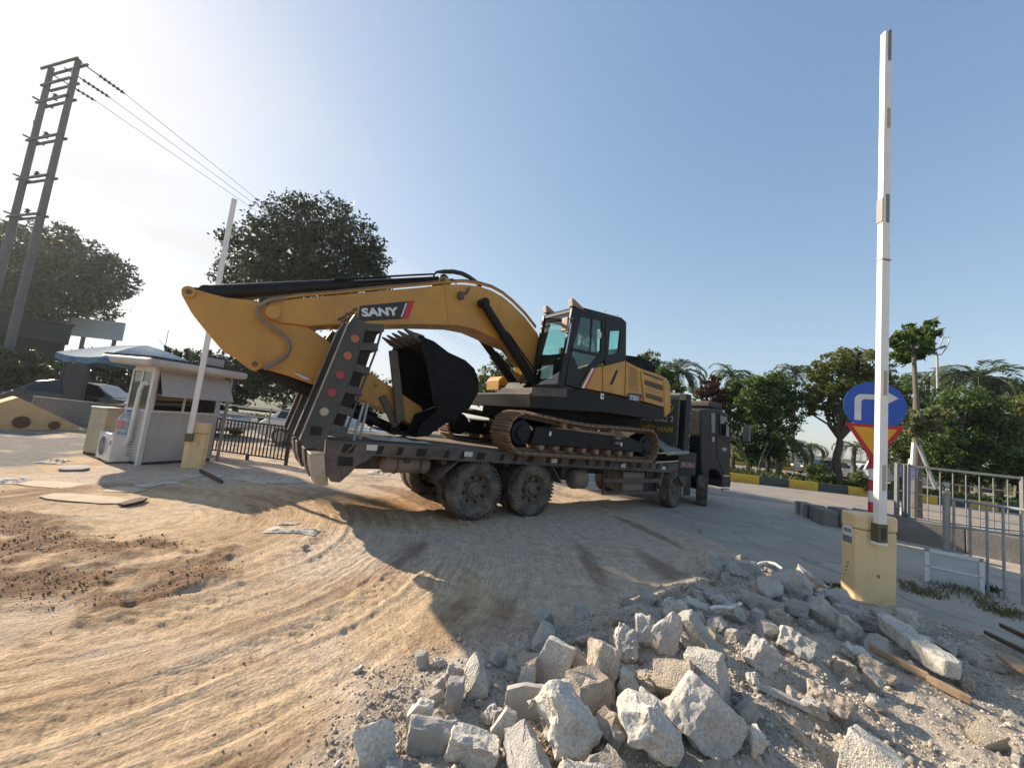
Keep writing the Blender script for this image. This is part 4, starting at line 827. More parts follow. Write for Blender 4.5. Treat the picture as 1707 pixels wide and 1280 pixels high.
# front: windscreen set between two pillars, upper and lower pane
fs = lambda px, py, y: E(px, py, y)
FB, FT = fs(938, 634, CY0), fs(958.5, 514, CY0)
def FR(t_): return (inter(FB[0], FT[0], t_), inter(FB[1], FT[1], t_))
for y in (CY0, CY1 - .07):
    a, b_ = FR(-.08), FR(1.0); xb(MB().bar((a[0], y + .035, a[1]), (b_[0], y + .035, b_[1]), .07, .13 if y < 0 else .07, (1, 0, 0)), 'front_pillar', 'cab_black', cb, bevel=.012)
for t0_, t1_, nm in ((-.06, .33, 'lower_windscreen'), (.36, .97, 'upper_windscreen')):
    a, b_ = FR(t0_), FR(t1_); m = MB().add([(a[0], CY0 + .07, a[1]), (a[0], CY1 - .07, a[1]), (b_[0], CY1 - .07, b_[1]), (b_[0], CY0 + .07, b_[1])], [(0, 1, 2, 3)])
    gw = xb(m, nm, 'screen_glass', cb)
    for t_ in (t0_, t1_):
        c = FR(t_); xb(MB().bar((c[0] - .005, CY0 + .06, c[1]), (c[0] - .005, CY1 - .06, c[1]), .035, .035, (0, 0, 1)), 'glass_frame', 'cab_black', gw)
a = FR(-.10); xb(MB().box((a[0] - .03, CY0, a[1] - .05), (a[0] + .12, CY1, a[1] + .03)), 'front_sill', 'cab_black', cb)
c = FR(.34); xb(MB().box((FB[0] + .16, CY0 + .06, FR(-.06)[1]), (c[0] + .30, CY1 - .05, c[1] - .02)), 'front_console', 'cab_black', cb, bevel=.01)
c = FR(.12); xb(MB().box((c[0] + .02, .25, c[1] - .12), (c[0] + .03, .62, c[1] + .16)), 'paper', 'sticker_white', cb)
roof = Q([(957, 513.5), (964, 510), (1000, 519.5), (1036, 529), (1044, 536.5), (1044, 541), (1006, 530), (958, 519)])
xb(MB().prism(roof, CY0 - .004, CY1 + .004), 'roof', 'cab_black', cb, bevel=.02)
rb = Q([(1040, 537), (1044, 538), (1043.5, 601), (1039.5, 602)]); m = MB()
xb(MB().prism(rb, CY0 + .045, CY0 + .12).prism(rb, CY1 - .12, CY1 - .04).prism(Q([(1040, 580), (1044, 580), (1043.5, 601), (1039.5, 602)]), CY0 + .12, CY1 - .12), 'rear_wall', 'cab_black', cb)
xb(MB().prism(Q([(1041, 541), (1042, 541), (1041.5, 580), (1040.5, 580)]), CY0 + .12, CY1 - .12), 'rear_window', 'cab_glass', cb)
fl = Q([(940, 634), (1040, 602), (1040, 608), (940, 642)]); xb(MB().prism(fl, CY0 + .05, CY1 - .05), 'floor', 'black_rubber', cb)
# seat and console seen through the glass, sun visor sheet
sb_, sz_ = Q([(993, 600)])[0]
se = xb(MB().box((sb_ - .30, .15, sz_ - .05), (sb_ + .15, .6, sz_ + .10)).box((sb_ + .08, .17, sz_ + .10), (sb_ + .2, .58, sz_ + .72)).box((sb_ + .1, .25, sz_ + .72), (sb_ + .18, .5, sz_ + .9)), 'seat', 'black_rubber', cb, bevel=.04)
xb(MB().box((sb_ - .32, .05, sz_ - .05), (sb_ + .05, .14, sz_ + .28)).box((sb_ - .32, .62, sz_ - .05), (sb_ + .05, .71, sz_ + .28)), 'console', 'black_rubber', cb, bevel=.02)
xb(MB().tube([(sb_ - .2, .1, sz_ + .28), (sb_ - .24, .1, sz_ + .46)], .018), 'joystick', 'black_rubber', cb)
bm = bmesh.new(); bmesh.ops.create_icosphere(bm, subdivisions=3, radius=.2)
for v in bm.verts: v.co = Vector((v.co.x * .9, v.co.y * .8, v.co.z * 1.3)) * (1 + .28 * mnoise.fractal(v.co * 9, 1, 2, 3))
me = bpy.data.meshes.new('plastic_wrap'); bm.to_mesh(me); bm.free(); MATS['wrap'] = mat('wrap', (.62, .64, .64), (.2, .22, .22), rough=.18, scale=14); me.materials.append(MATS['wrap'])
mobj('plastic_wrap', me, cb, (sb_ + .02 - X0[0], .2 - X0[1], sz_ + .28 - X0[2]))
# roof lamps, mirror, horn rail
for px, py, y in ((953, 506, CY0 + .05), (910, 517, CY1 - .05)):
    s_, z_ = E(px, py, y); lh = xb(MB().prism([(s_ - .06, z_ + .07), (s_ - .02, z_ + .09), (s_ + .28, z_ - .03), (s_ + .28, z_ - .08), (s_ - .02, z_ - .06)], y - .07, y + .07), 'work_lamp', 'lamp_hood', cb, bevel=.015)
    xb(MB().prism([(s_ - .065, z_ + .055), (s_ - .05, z_ + .06), (s_ - .02, z_ - .06), (s_ - .035, z_ - .065)], y - .06, y + .06), 'lamp_lens', 'lamp_glass', lh)
s_, z_ = E(944, 540, CY0 - .12); mm_ = xb(MB().tube([(FR(.85)[0], CY0, FR(.85)[1]), (s_ + .02, CY0 - .1, z_ + .1), (s_, CY0 - .12, z_)], .014), 'mirror_arm', 'chrome_rod', cb)
xb(MB().box((s_ - .06, CY0 - .22, z_ - .16), (s_ - .01, CY0 - .04, z_ + .12)), 'mirror', 'lamp_hood', cb, bevel=.02)
for px, py in ((1007, 523), (1028, 529)):
    s_, z_ = E(px, py, CY0 + .1); xb(MB().tube([(s_, CY0 + .1, z_ - .02), (s_, CY0 + .1, z_ + .05), (s_ + .04, CY0 + .1, z_ + .07)], .01, 6), 'roof_hook', 'chrome_rod', cb)
# ---- boom
B0, B1 = .95, 1.55
boom_o = [(441, 522), (444, 510), (450, 505), (462, 502), (500, 497), (560, 492), (640, 484), (700, 479), (745, 474), (775, 474), (800, 477), (820, 484), (838, 494), (855, 508), (875, 528), (896, 555), (903, 574), (905, 600), (904, 632), (899, 650), (890, 645), (883, 609), (871, 592), (860, 580), (838, 571), (814, 559), (791, 549), (761, 543), (700, 541), (640, 542), (565, 541), (516, 543.5), (467, 538), (450, 533)]
boom = xb(MB().prism(EL(boom_o, B0), B0, B1), 'boom', 'excavator_yellow', bevel=.02)
# reinforcing weld plate and lug
pl = EL([(452, 510), (470, 505), (466, 536), (452, 530), (447, 521)], B0); xb(MB().prism(pl, B0 - .03, B0 - .001), 'boom_tip_plate', 'excavator_yellow', boom, bevel=.008)
s_, z_ = E(455, 521, B0 - .03); xb(MB().cyl((s_, B0 - .06, z_), (s_, B0 - .03, z_), .10, n=24), 'pin_boss', 'excavator_yellow', boom, bevel=.01)
for p0, p1 in (((556, 494), (560, 540.5)), ((742, 477), (748, 541)), ((838, 497), (816, 558))):
    a, b_ = E(*p0, B0), E(*p1, B0); xb(MB().bar((a[0], B0 - .004, a[1]), (b_[0], B0 - .004, b_[1]), .022, .012, (0, 1, 0)), 'weld_seam', 'excavator_yellow', boom)
# name panel
NP = EL([(600, 510), (691, 501), (681, 531), (596, 536)], B0 - .004); npn = xb(MB().prism(NP, B0 - .007, B0 - .002), 'name_panel', 'decal_black', boom)
q = EL([(681, 502), (691, 501), (681, 531), (671, 531.5)], B0 - .008); xb(MB().prism(q, B0 - .010, B0 - .008), 'slash', 'decal_red', npn)
q = EL([(676.5, 505), (679, 504.7), (670.5, 528), (668, 528.3)], B0 - .008); xb(MB().prism(q, B0 - .010, B0 - .008), 'slash', 'decal_white', npn)
a, b_ = E(603.5, 528.5, B0), E(667, 526, B0); hh = E(604, 512, B0)[1] - E(604, 527.5, B0)[1]
text('lettering', 'SANY', b_[0] - a[0], hh * .95, 'decal_white', npn, (a[0] - X0[0], B0 - .011 - X0[1], a[1] - X0[2]), (R_(90), -math.atan2(b_[1] - a[1], b_[0] - a[0]), 0), bold=.045)
m = MB()
for i, (cx_, cy_) in enumerate([(592, 516), (586, 522), (592, 525), (579, 524), (585, 529), (573, 529), (579, 533), (567, 532), (590, 533), (573, 536)]):
    q = EL([(cx_ - 3.2, cy_ - 2.2), (cx_ + 4.2, cy_ - 2.8), (cx_ + 2.6, cy_ + 2.4), (cx_ - 4.6, cy_ + 3)], B0 - .003); m.prism(q, B0 - .006, B0 - .002)
xb(m, 'check_pattern', 'decal_brown', npn)['kind'] = 'stuff'
# hose fittings on the boom side
m = MB()
for (p0, p1) in (((766, 494), (776, 489)), ((776, 489), (781, 480)), ((764, 500), (768, 494))):
    a, b_ = E(*p0, B0), E(*p1, B0); m.tube([(a[0], B0 - .05, a[1]), (b_[0], B0 - .05, b_[1])], .025)
s_, z_ = E(767, 494, B0); m.box((s_ - .06, B0 - .09, z_ - .06), (s_ + .05, B0 - .001, z_ + .07)); xb(m, 'hose_fitting', 'link_steel', boom, bevel=.008)
# pipes that run along the top of the boom
for dy, off_, nm in ((.08, -3.5, 0), (.20, -6.5, 1), (.34, -5, 2)):
    pp = EL([(463, 502 + off_), (500, 497 + off_), (560, 492 + off_), (640, 484 + off_), (700, 479 + off_), (745, 474 + off_), (775, 473.5 + off_), (800, 477 + off_), (820, 483 + off_), (838, 493 + off_), (855, 507 + off_), (875, 527 + off_), (893, 550 + off_)], B0 + dy); xb(MB().tube([(a, B0 + dy, b_) for a, b_ in pp], .019), 'hydraulic_pipe', 'muddy_steel' if nm else 'excavator_yellow', boom)
pp = EL([(722, 470), (723, 458), (728, 453.5), (740, 453), (756, 453), (770, 456), (782, 462), (793, 470), (802, 477)], 1.2); xb(MB().tube([(a, 1.2, b_) for a, b_ in pp], [.022, .022, .024, .042, .045, .045, .045, .045, .04], 10), 'hydraulic_hose', 'black_rubber', boom, smooth=50)
pp = EL([(745, 474), (748, 466), (754, 465), (759, 469), (761, 476)], 1.1); xb(MB().tube([(a, 1.1, b_) for a, b_ in pp], .012), 'hydraulic_hose', 'black_rubber', boom)
pp = EL([(474, 498), (455, 499), (443, 503), (431, 512), (430, 522), (436, 533), (452, 545), (470, 556), (480, 567), (483, 580), (478, 592), (462, 603), (446, 611), (441, 616)], .90); xb(MB().tube([(a, .90, b_) for a, b_ in pp], .03, 10), 'hydraulic_hose', 'tank_grey', boom, smooth=50)
q = EL([(730, 474), (732, 464), (738, 461), (746, 463), (752, 474)], 1.08)
lug = xb(MB().prism(q, 1.06, 1.11).prism(q, 1.39, 1.44), 'cylinder_lug', 'excavator_yellow', boom, bevel=.008)
s_, z_ = E(738, 467, 1.05); xb(MB().cyl((s_, 1.03, z_), (s_, 1.47, z_), .05, n=18), 'pin', 'link_steel', lug)
# ---- arm (stick)
A0, A1 = 1.01, 1.49
arm_o = [(302, 490), (303.5, 484.5), (308, 480.5), (316, 479), (329, 483), (378, 496), (428, 501), (470, 520), (516, 546), (552, 572), (616, 620), (680, 663), (704, 679), (707, 698), (694, 713), (653, 689.5), (598, 666), (520, 640), (480, 626), (437, 613.5), (428, 617), (418, 614), (386, 590), (366, 577), (341, 548), (317, 518)]
arm = xb(MB().prism(EL(arm_o, A0), A0, A1), 'arm', 'excavator_yellow', bevel=.02)
for px, py, r_ in ((315, 487, .075), (425, 607, .085), (697, 697, .07), (627, 642, .03)):
    s_, z_ = E(px, py, A0); bs = xb(MB().lathe([(r_, 0), (r_, -.035), (r_ * .5, -.035), (r_ * .45, -.022), (.0001, -.022)], (s_, A0, z_), 22, axis='y'), 'pin_boss', 'excavator_yellow', arm, smooth=40); xb(MB().cyl((s_, A0 - .030, z_), (s_, A0 - .02, z_), r_ * .4, n=14), 'pin', 'link_steel', bs)
q = EL([(341, 549), (345, 549), (385, 588), (420, 612), (418, 614), (384, 591), (366, 578)], A0 - .002); 
# arm cylinder
def cylinder(p, q, y, rb, rr, split, name='arm_cylinder', bm_='excavator_black'):
    (a, b_), (c, d_) = p, q; P_, Q_ = Vector((a, y, b_)), Vector((c, y, d_)); S_ = P_.lerp(Q_, split)
    cy = xb(MB().cyl(P_, S_, rb, n=22), name, bm_, smooth=40)
    xb(MB().cyl(S_, S_ + (Q_ - P_).normalized() * .07, rb * 1.08, n=22), 'gland', bm_, cy, smooth=40)
    xb(MB().cyl(S_, Q_, rr, n=18), 'rod', 'chrome_rod' if rr < rb * .62 else bm_, cy, smooth=40)
    for V_ in (P_, Q_): xb(MB().cyl((V_.x, y - rb * .9, V_.z), (V_.x, y + rb * .9, V_.z), rb * .85, n=18), 'eye', bm_, cy, smooth=40)
    return cy
cylinder(E(345, 489, 1.25), E(737, 467.5, 1.25), 1.25, .115, .082, .52)
a, b_ = E(318, 487, 1.25), E(350, 488.5, 1.25); xb(MB().cyl((a[0], 1.25, a[1]), (b_[0], 1.25, b_[1]), .07), 'cylinder_end', 'excavator_black', smooth=40)
for o_ in (-4, 2):
    p = EL([(556, 470 + o_), (620, 466.5 + o_), (690, 462.5 + o_), (722, 461 + o_)], 1.15); xb(MB().tube([(a, 1.15, b_) for a, b_ in p], .018), 'cylinder_pipe', 'excavator_black')
# boom cylinders either side
for y, p, q in ((.82, (806, 505), (892, 641)), (1.68, (794, 552), (868, 653))):
    (a, b_), (c, d_) = E(*p, y), E(*q, y)
    if y > 1: (c, d_) = E(*q, y)
    cyl_ = cylinder((c, d_), (a, b_), y, .105, .085, .60, 'boom_cylinder')
    xb(MB().cyl((a, y - .11, b_), (a, 1.25, b_), .07, n=18), 'boom_pin', 'excavator_black', cyl_, smooth=40)
    xb(MB().tube([(c + .13, y - .08, d_ + .1), (inter(c, a, .5) + .13, y - .08, inter(d_, b_, .5)), (inter(c, a, .62) + .08, y - .08, inter(d_, b_, .64))], .016), 'cylinder_pipe', 'excavator_black', cyl_)
for k in range(4):
    p = EL([(868 + k * 3, 640 + k * 2), (866 + k * 4, 632 + k), (872 + k * 4, 624 + k * 2), (884 + k * 2, 622 + k * 2)], 1.0 + k * .08); xb(MB().tube([(a, 1.0 + k * .08, b_) for a, b_ in p], .02), 'hydraulic_hose', 'black_rubber')
xb(MB().prism(EL([(862, 660), (880, 636), (898, 634), (940, 640), (944, 662)], .9), .9, 1.65), 'boom_foot_bracket', 'excavator_black', bevel=.02)
# bucket cylinder under the arm
cylinder(E(441, 616, 1.25), E(655, 715, 1.25), 1.25, .115, .08, .80, 'bucket_cylinder')
for k, (a0_, a1_) in enumerate((((492, 622), (520, 634)), ((500, 627), (512, 632)))):
    a, b_ = E(*a0_, 1.0), E(*a1_, 1.0); xb(MB().tube([(a[0], 1.0, a[1]), (b_[0], 1.0, b_[1])], .02), 'pipe_clip', 'chrome_rod')
# ---- bucket
K0, K1 = .50, 2.0
bk = bpy.data.objects.new('bucket', None); COL.objects.link(bk); bk.parent = ex; bk.empty_display_size = .1
sidep = [(704, 572), (704, 561), (724, 570), (750, 590), (777, 603), (790, 616), (796, 634), (796, 653), (781, 679), (757, 697), (737, 709), (712, 726), (692, 728), (703, 706), (727, 688), (727, 674), (716, 612)]
for y in (K0, K1 - .03): xb(MB().prism(EL(sidep, K0), y, y + .03), 'side_plate', 'bucket_black', bk, bevel=.005)
shell = EL([(700, 559), (724, 569), (750, 589), (777, 602), (790, 615), (797, 634), (797, 653), (782, 680), (758, 698), (737, 710), (712, 727), (692, 729), (660, 724)], K0); xb(MB().strip(shell, -.03, K0 + .002, K1 - .002), 'shell', 'bucket_black', bk, smooth=40)
lip = E(704, 562, K0); dr_ = Vector((E(686, 553, K0)[0] - lip[0], 0, E(686, 553, K0)[1] - lip[1])).normalized()
for i in range(5):
    y = K0 + .04 + i * (K1 - K0 - .26) / 4; b_ = Vector((lip[0], y + .09, lip[1])); tt = MB().bar(b_ - dr_ * .05, b_ + dr_ * .12, .15, .12, (0, 0, 1), 0, .12, .09).bar(b_ + dr_ * .121, b_ + dr_ * .30 + Vector((0, 0, .03)), .10, .08, (0, 0, 1), 0, .07, .018)
    xb(tt, 'tooth', 'link_steel', bk, bevel=.008)
for y in (K0 - .03, K1): 
    q = EL([(704, 560), (708, 563), (723, 612), (732, 676), (722, 676), (712, 612), (700, 574)], K0); xb(MB().prism(q, y, y + .03), 'side_cutter', 'bucket_black', bk, bevel=.006)
m = MB()
for i in range(3): q = EL([(750, 587), (778, 600), (793, 614), (800, 634), (800, 653), (784, 682), (781, 679), (796, 653), (796, 634), (790, 616), (777, 603), (750, 590)], K0); m.prism(q, K0 + .05 + i * .6, K0 + .13 + i * .6)
xb(m, 'wear_strip', 'bucket_black', bk)['kind'] = 'stuff'
ear = EL([(727, 676), (740, 690), (712, 727), (676, 722), (690, 690)], 1.0)
for y in (.93, 1.52): xb(MB().prism(ear, y, y + .05), 'hinge_ear', 'bucket_black', bk, bevel=.01)
# link rods between arm and bucket
for y in (.90, 1.52):
    a, b_ = E(655, 584, y), E(668, 702, y); xb(MB().bar((a[0], y, a[1]), (b_[0], y, b_[1]), .06, .15, (1, 0, 0)), 'bucket_link', 'link_steel', bevel=.015)
    a, b_ = E(662, 712, y), E(640, 660, y); xb(MB().bar((a[0], y + .07, a[1]), (b_[0], y + .07, b_[1]), .06, .12, (1, 0, 0)), 'rocker_link', 'link_steel', bevel=.015)
# ================================================================ vegetation
def leaves(P, N_, size, rng, droop=.0, asp=.45):
    """leaf quads: positions P, one random orientation each"""
    n = len(P); d = rng.normal(size=(n, 3)); d[:, 2] -= droop; d /= np.linalg.norm(d, axis=1)[:, None]
    a = rng.normal(size=(n, 3)); w = np.cross(d, a); w /= np.linalg.norm(w, axis=1)[:, None]
    s = size * rng.uniform(.6, 1.35, n)[:, None]
    nn = np.cross(d, w) * s * .12
    V = np.stack([P - d * s * .5, P + w * s * asp * .5 + nn, P + d * s * .5, P - w * s * asp * .5 + nn], 1).reshape(-1, 3)
    Qd = np.arange(n * 4).reshape(n, 4); return V, Qd
def crown(name, blobs, n, leaf, m, parent, rng, origin, droop=.3, clumpy=1.0, inner=.25):
    C_ = np.array([b[:3] for b in blobs]); Rr = np.array([b[3] for b in blobs]); wt = Rr ** 2; wt = wt / wt.sum()
    cl, cr_, ct = [], [], []
    for (c, r) in zip(C_, Rr):
        k = int(max(10, 26 * clumpy * (r / .8) ** 1.0)); k = min(k, 110)
        d = rng.normal(size=(k, 3)); d /= np.linalg.norm(d, axis=1)[:, None]
        rad = r * rng.uniform(.40, 1.2, k) ** .6
        cl.append(c + d * rad[:, None] * np.array([1, 1, .9])); cr_.append(np.full(k, r) * rng.uniform(.10, .24, k)); ct.append(rng.uniform(0, 1, k))
    cl = np.concatenate(cl); cr_ = np.concatenate(cr_); ct = np.concatenate(ct); pk = cr_ ** 1.6; pk /= pk.sum()
    idx = rng.choice(len(cl), n, p=pk)
    P = cl[idx] + rng.normal(size=(n, 3)) * cr_[idx][:, None] * np.array([.75, .75, .5])
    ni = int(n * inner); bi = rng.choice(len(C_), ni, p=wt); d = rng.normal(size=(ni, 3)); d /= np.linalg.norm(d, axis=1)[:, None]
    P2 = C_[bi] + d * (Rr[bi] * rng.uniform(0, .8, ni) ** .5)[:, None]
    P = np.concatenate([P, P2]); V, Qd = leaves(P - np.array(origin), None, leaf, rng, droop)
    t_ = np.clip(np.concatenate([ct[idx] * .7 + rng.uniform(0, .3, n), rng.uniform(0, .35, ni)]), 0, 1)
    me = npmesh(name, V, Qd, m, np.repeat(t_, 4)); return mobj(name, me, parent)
def limb(m, a, b, r0, r1, rng, k=5, wob=.06):
    a = np.array(a); b = np.array(b); L_ = np.linalg.norm(b - a); pts = []
    for i in range(k + 1):
        t_ = i / k; pts.append(a + (b - a) * t_ + rng.normal(size=3) * wob * L_ * math.sin(math.pi * t_) + np.array([0, 0, .08 * L_ * math.sin(math.pi * t_)]))
    m.tube([tuple(p) for p in pts], [r0 + (r1 - r0) * i / k for i in range(k + 1)], 8)
def tree(name, label, cat, base, blobs_px, Y, n, leaf, lm, group=None, trunk_r=.2, bark='bark', seed=1, depth=None, droop=.3, forkz=.4, clumpy=1.0):
    """blobs_px: (px, py, r_px[, dy]) crown lumps measured in the photograph, set round the distance Y"""
    rng = np.random.default_rng(seed); bl = []
    for b in blobs_px:
        dy = b[3] if len(b) > 3 else None
        dd = rng.uniform(-1, 1) if dy is None else dy
        c = AT(b[0], b[1], Y); dep = (c - CP) @ FW; r = b[2] * dep / FPX * .86
        if dy is None: dd = dd * r * .9
        c = AT(b[0], b[1], Y + dd); bl.append((*c, r))
    base = np.array(base, float); t_ = thing(name, label, cat, base, 0, group)
    m = MB(); top = np.mean([b[:3] for b in bl], axis=0); fz = base + (top - base) * np.array([.5, .5, forkz]); fz[:2] = base[:2] + (top[:2] - base[:2]) * .35
    limb(m, base - np.array([0, 0, .15]), fz, trunk_r * 1.15, trunk_r * .75, rng, 5, .03)
    for b in bl: limb(m, fz, np.array(b[:3]), trunk_r * .5, trunk_r * .10, rng, 4, .07)
    m.build('trunk', bark, t_, off=base, smooth=60)
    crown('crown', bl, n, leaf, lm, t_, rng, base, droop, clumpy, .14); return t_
def palm(name, label, base, crown_pt, n_fr, L_, m, group=None, seed=1, trunk_r=.16, up=.6, leaf=.38, hidden_trunk=False):
    rng = np.random.default_rng(seed); base = np.array(base, float); cp = np.array(crown_pt, float); t_ = thing(name, label, 'palm tree', base, 0, group)
    mb = MB(); mb.tube([tuple(base - [0, 0, .1]), tuple((base + cp) / 2 + rng.normal(size=3) * .05), tuple(cp)], [trunk_r * 1.25, trunk_r, trunk_r * .8], 10)
    for k in range(int((cp[2] - base[2]) / .35)):
        z = base[2] + .2 + k * .35; f = (z - base[2]) / max(.1, cp[2] - base[2]); c = base + (cp - base) * f
        mb.cyl((c[0], c[1], z), (c[0], c[1], z + .05), trunk_r * 1.12, n=10)
    mb.build('trunk', 'bark_grey', t_, off=base, smooth=50)
    V, T_ = [], []
    for k in range(n_fr):
        az = 2 * math.pi * k / n_fr * 2.4 + rng.uniform(-.3, .3); el0 = rng.uniform(-.15, 1.25) * up + .15; L1 = L_ * rng.uniform(.75, 1.1)
        h = np.array([math.cos(az), math.sin(az), 0]); p = cp.copy(); el = el0; pts = [p.copy()]; K_ = 12
        for i in range(K_): p = p + (h * math.cos(el) + np.array([0, 0, math.sin(el)])) * L1 / K_; el -= .13 + .02 * i * rng.uniform(.6, 1.2); pts.append(p.copy())
        side = np.array([-h[1], h[0], 0]); tt = rng.uniform(0, 1)
        for i in range(1, K_ + 1):
            for sub in (0, .5):
                q = pts[i - 1] + (pts[i] - pts[i - 1]) * sub; f = (i - 1 + sub) / K_; ll = leaf * L1 / 2.0 * math.sin(math.pi * (.12 + .86 * f)) + .05; tg = pts[i] - pts[i - 1]; tg /= np.linalg.norm(tg)
                for sg in (-1, 1):
                    dv_ = side * sg * .85 + tg * .75 + np.array([0, 0, rng.uniform(-.1, .35)]); dv_ /= np.linalg.norm(dv_); w = np.cross(dv_, [0, 0, 1]); w = w / (np.linalg.norm(w) + 1e-6) * .045 * L_ / 2
                    e = q + dv_ * ll + np.array([0, 0, -.12 * ll]); md = q + dv_ * ll * .5
                    V += [q, md + w, e, md - w]; T_ += [tt * .7 + .15] * 4
        w = side * .022
        for i in range(K_): V += [pts[i] - w, pts[i + 1] - w * .6, pts[i + 1] + w * .6, pts[i] + w]; T_ += [.9] * 4
    V = np.array(V) - base; me = npmesh('crown', V, np.arange(len(V)).reshape(-1, 4), m, np.array(T_)); mobj('crown', me, t_); return t_
# big tree behind the arm, tree at the left edge
big = G(500, 716); bY = 24.0
b0 = AT(505, 690, bY); b0[2] = .2
tree('broadleaf_tree', 'tall dark rounded tree rising behind the excavator arm', 'tree', b0,
     [(500, 362, 44), (462, 385, 46), (545, 372, 50), (420, 420, 50), (592, 398, 44), (480, 425, 66), (555, 430, 72), (622, 425, 30), (402, 462, 42), (440, 480, 58), (515, 485, 70), (590, 470, 62), (628, 470, 30), (375, 455, 18), (470, 530, 50), (560, 520, 40), (385, 400, 22)], bY, 30000, .25, 'leaf_dark', 'dark trees on the left', .32, seed=3, forkz=.55, clumpy=1.3)
b1 = AT(60, 650, 40.0); b1[2] = .1
tree('broadleaf_tree', 'wide dark tree behind the twin power poles', 'tree', b1,
     [(45, 415, 46), (95, 405, 42), (10, 400, 38), (140, 435, 42), (60, 470, 70), (120, 480, 58), (175, 462, 42), (200, 480, 24), (0, 470, 60), (160, 515, 36), (90, 520, 40), (30, 540, 50), (-60, 440, 70), (-50, 530, 60)], 40.0, 30000, .40, 'leaf_dark', 'dark trees on the left', .30, seed=5, forkz=.5, clumpy=1.3)
# lower dark growth behind the booth and the railings
specs = [((400, 655), [(375, 600, 26), (400, 630, 40), (430, 640, 36), (375, 650, 40), (350, 610, 28)], 23, 7000, 'dense dark tree between the guard booth and the excavator arm', 11),
         ((480, 668), [(455, 630, 38), (485, 650, 40), (520, 640, 40), (560, 640, 45), (600, 650, 40)], 25, 8000, 'dark green tree growing behind the raised ramps', 12),
         ((290, 640), [(285, 590, 16), (305, 600, 22), (325, 605, 22), (260, 600, 18), (290, 630, 40), (240, 630, 36)], 23, 6500, 'green tree peeking over the guard booth roof', 13),
         ((170, 632), [(150, 600, 24), (180, 605, 24), (130, 610, 26), (165, 630, 30), (205, 625, 30)], 22, 5500, 'dark shrubby tree under the blue parasol rim', 14),
         ((60, 625), [(20, 610, 40), (60, 625, 40), (100, 630, 34), (-30, 620, 50)], 19.5, 6000, 'dark low tree behind the left railing', 15),
         ((690, 690), [(660, 660, 34), (700, 665, 34), (740, 660, 30), (620, 670, 30)], 27, 4500, 'dark hedge tree glimpsed below the bucket', 16)]
for bp_, bl_, Y, n, lab, sd_ in specs:
    b = AT(bp_[0], bp_[1], Y); b[2] = .15; tree('bushy_tree', lab, 'tree', b, bl_, Y, n, .22, 'leaf_dark', 'dark trees on the left', .16, seed=sd_, forkz=.4)
# trees seen under the boom and over the hood
for bp_, bl_, Y, n, lab, lm, sd_ in [((845, 690), [(842, 600, 18), (850, 622, 32), (820, 625, 26), (868, 640, 30), (800, 640, 22), (840, 650, 40), (790, 655, 26)], 33, 9000, 'olive green tree seen between the bucket and the boom cylinders', 'leaf_olive', 21),
                                 ((760, 690), [(762, 615, 14), (775, 625, 16), (750, 640, 26), (775, 650, 26)], 38, 3000, 'dark tree top showing just over the bucket', 'leaf_mid', 22),
                                 ((1080, 715), [(1085, 603, 20), (1070, 612, 22), (1105, 625, 22), (1090, 635, 30), (1060, 640, 26), (1120, 650, 26), (1130, 675, 25)], 30, 8000, 'green tree behind the excavator engine hood', 'leaf_mid', 23)]:
    b = AT(bp_[0], bp_[1], Y); b[2] = .2; tree('broadleaf_tree', lab, 'tree', b, bl_, Y, n, .24, lm, 'trees along the median', .18, seed=sd_)
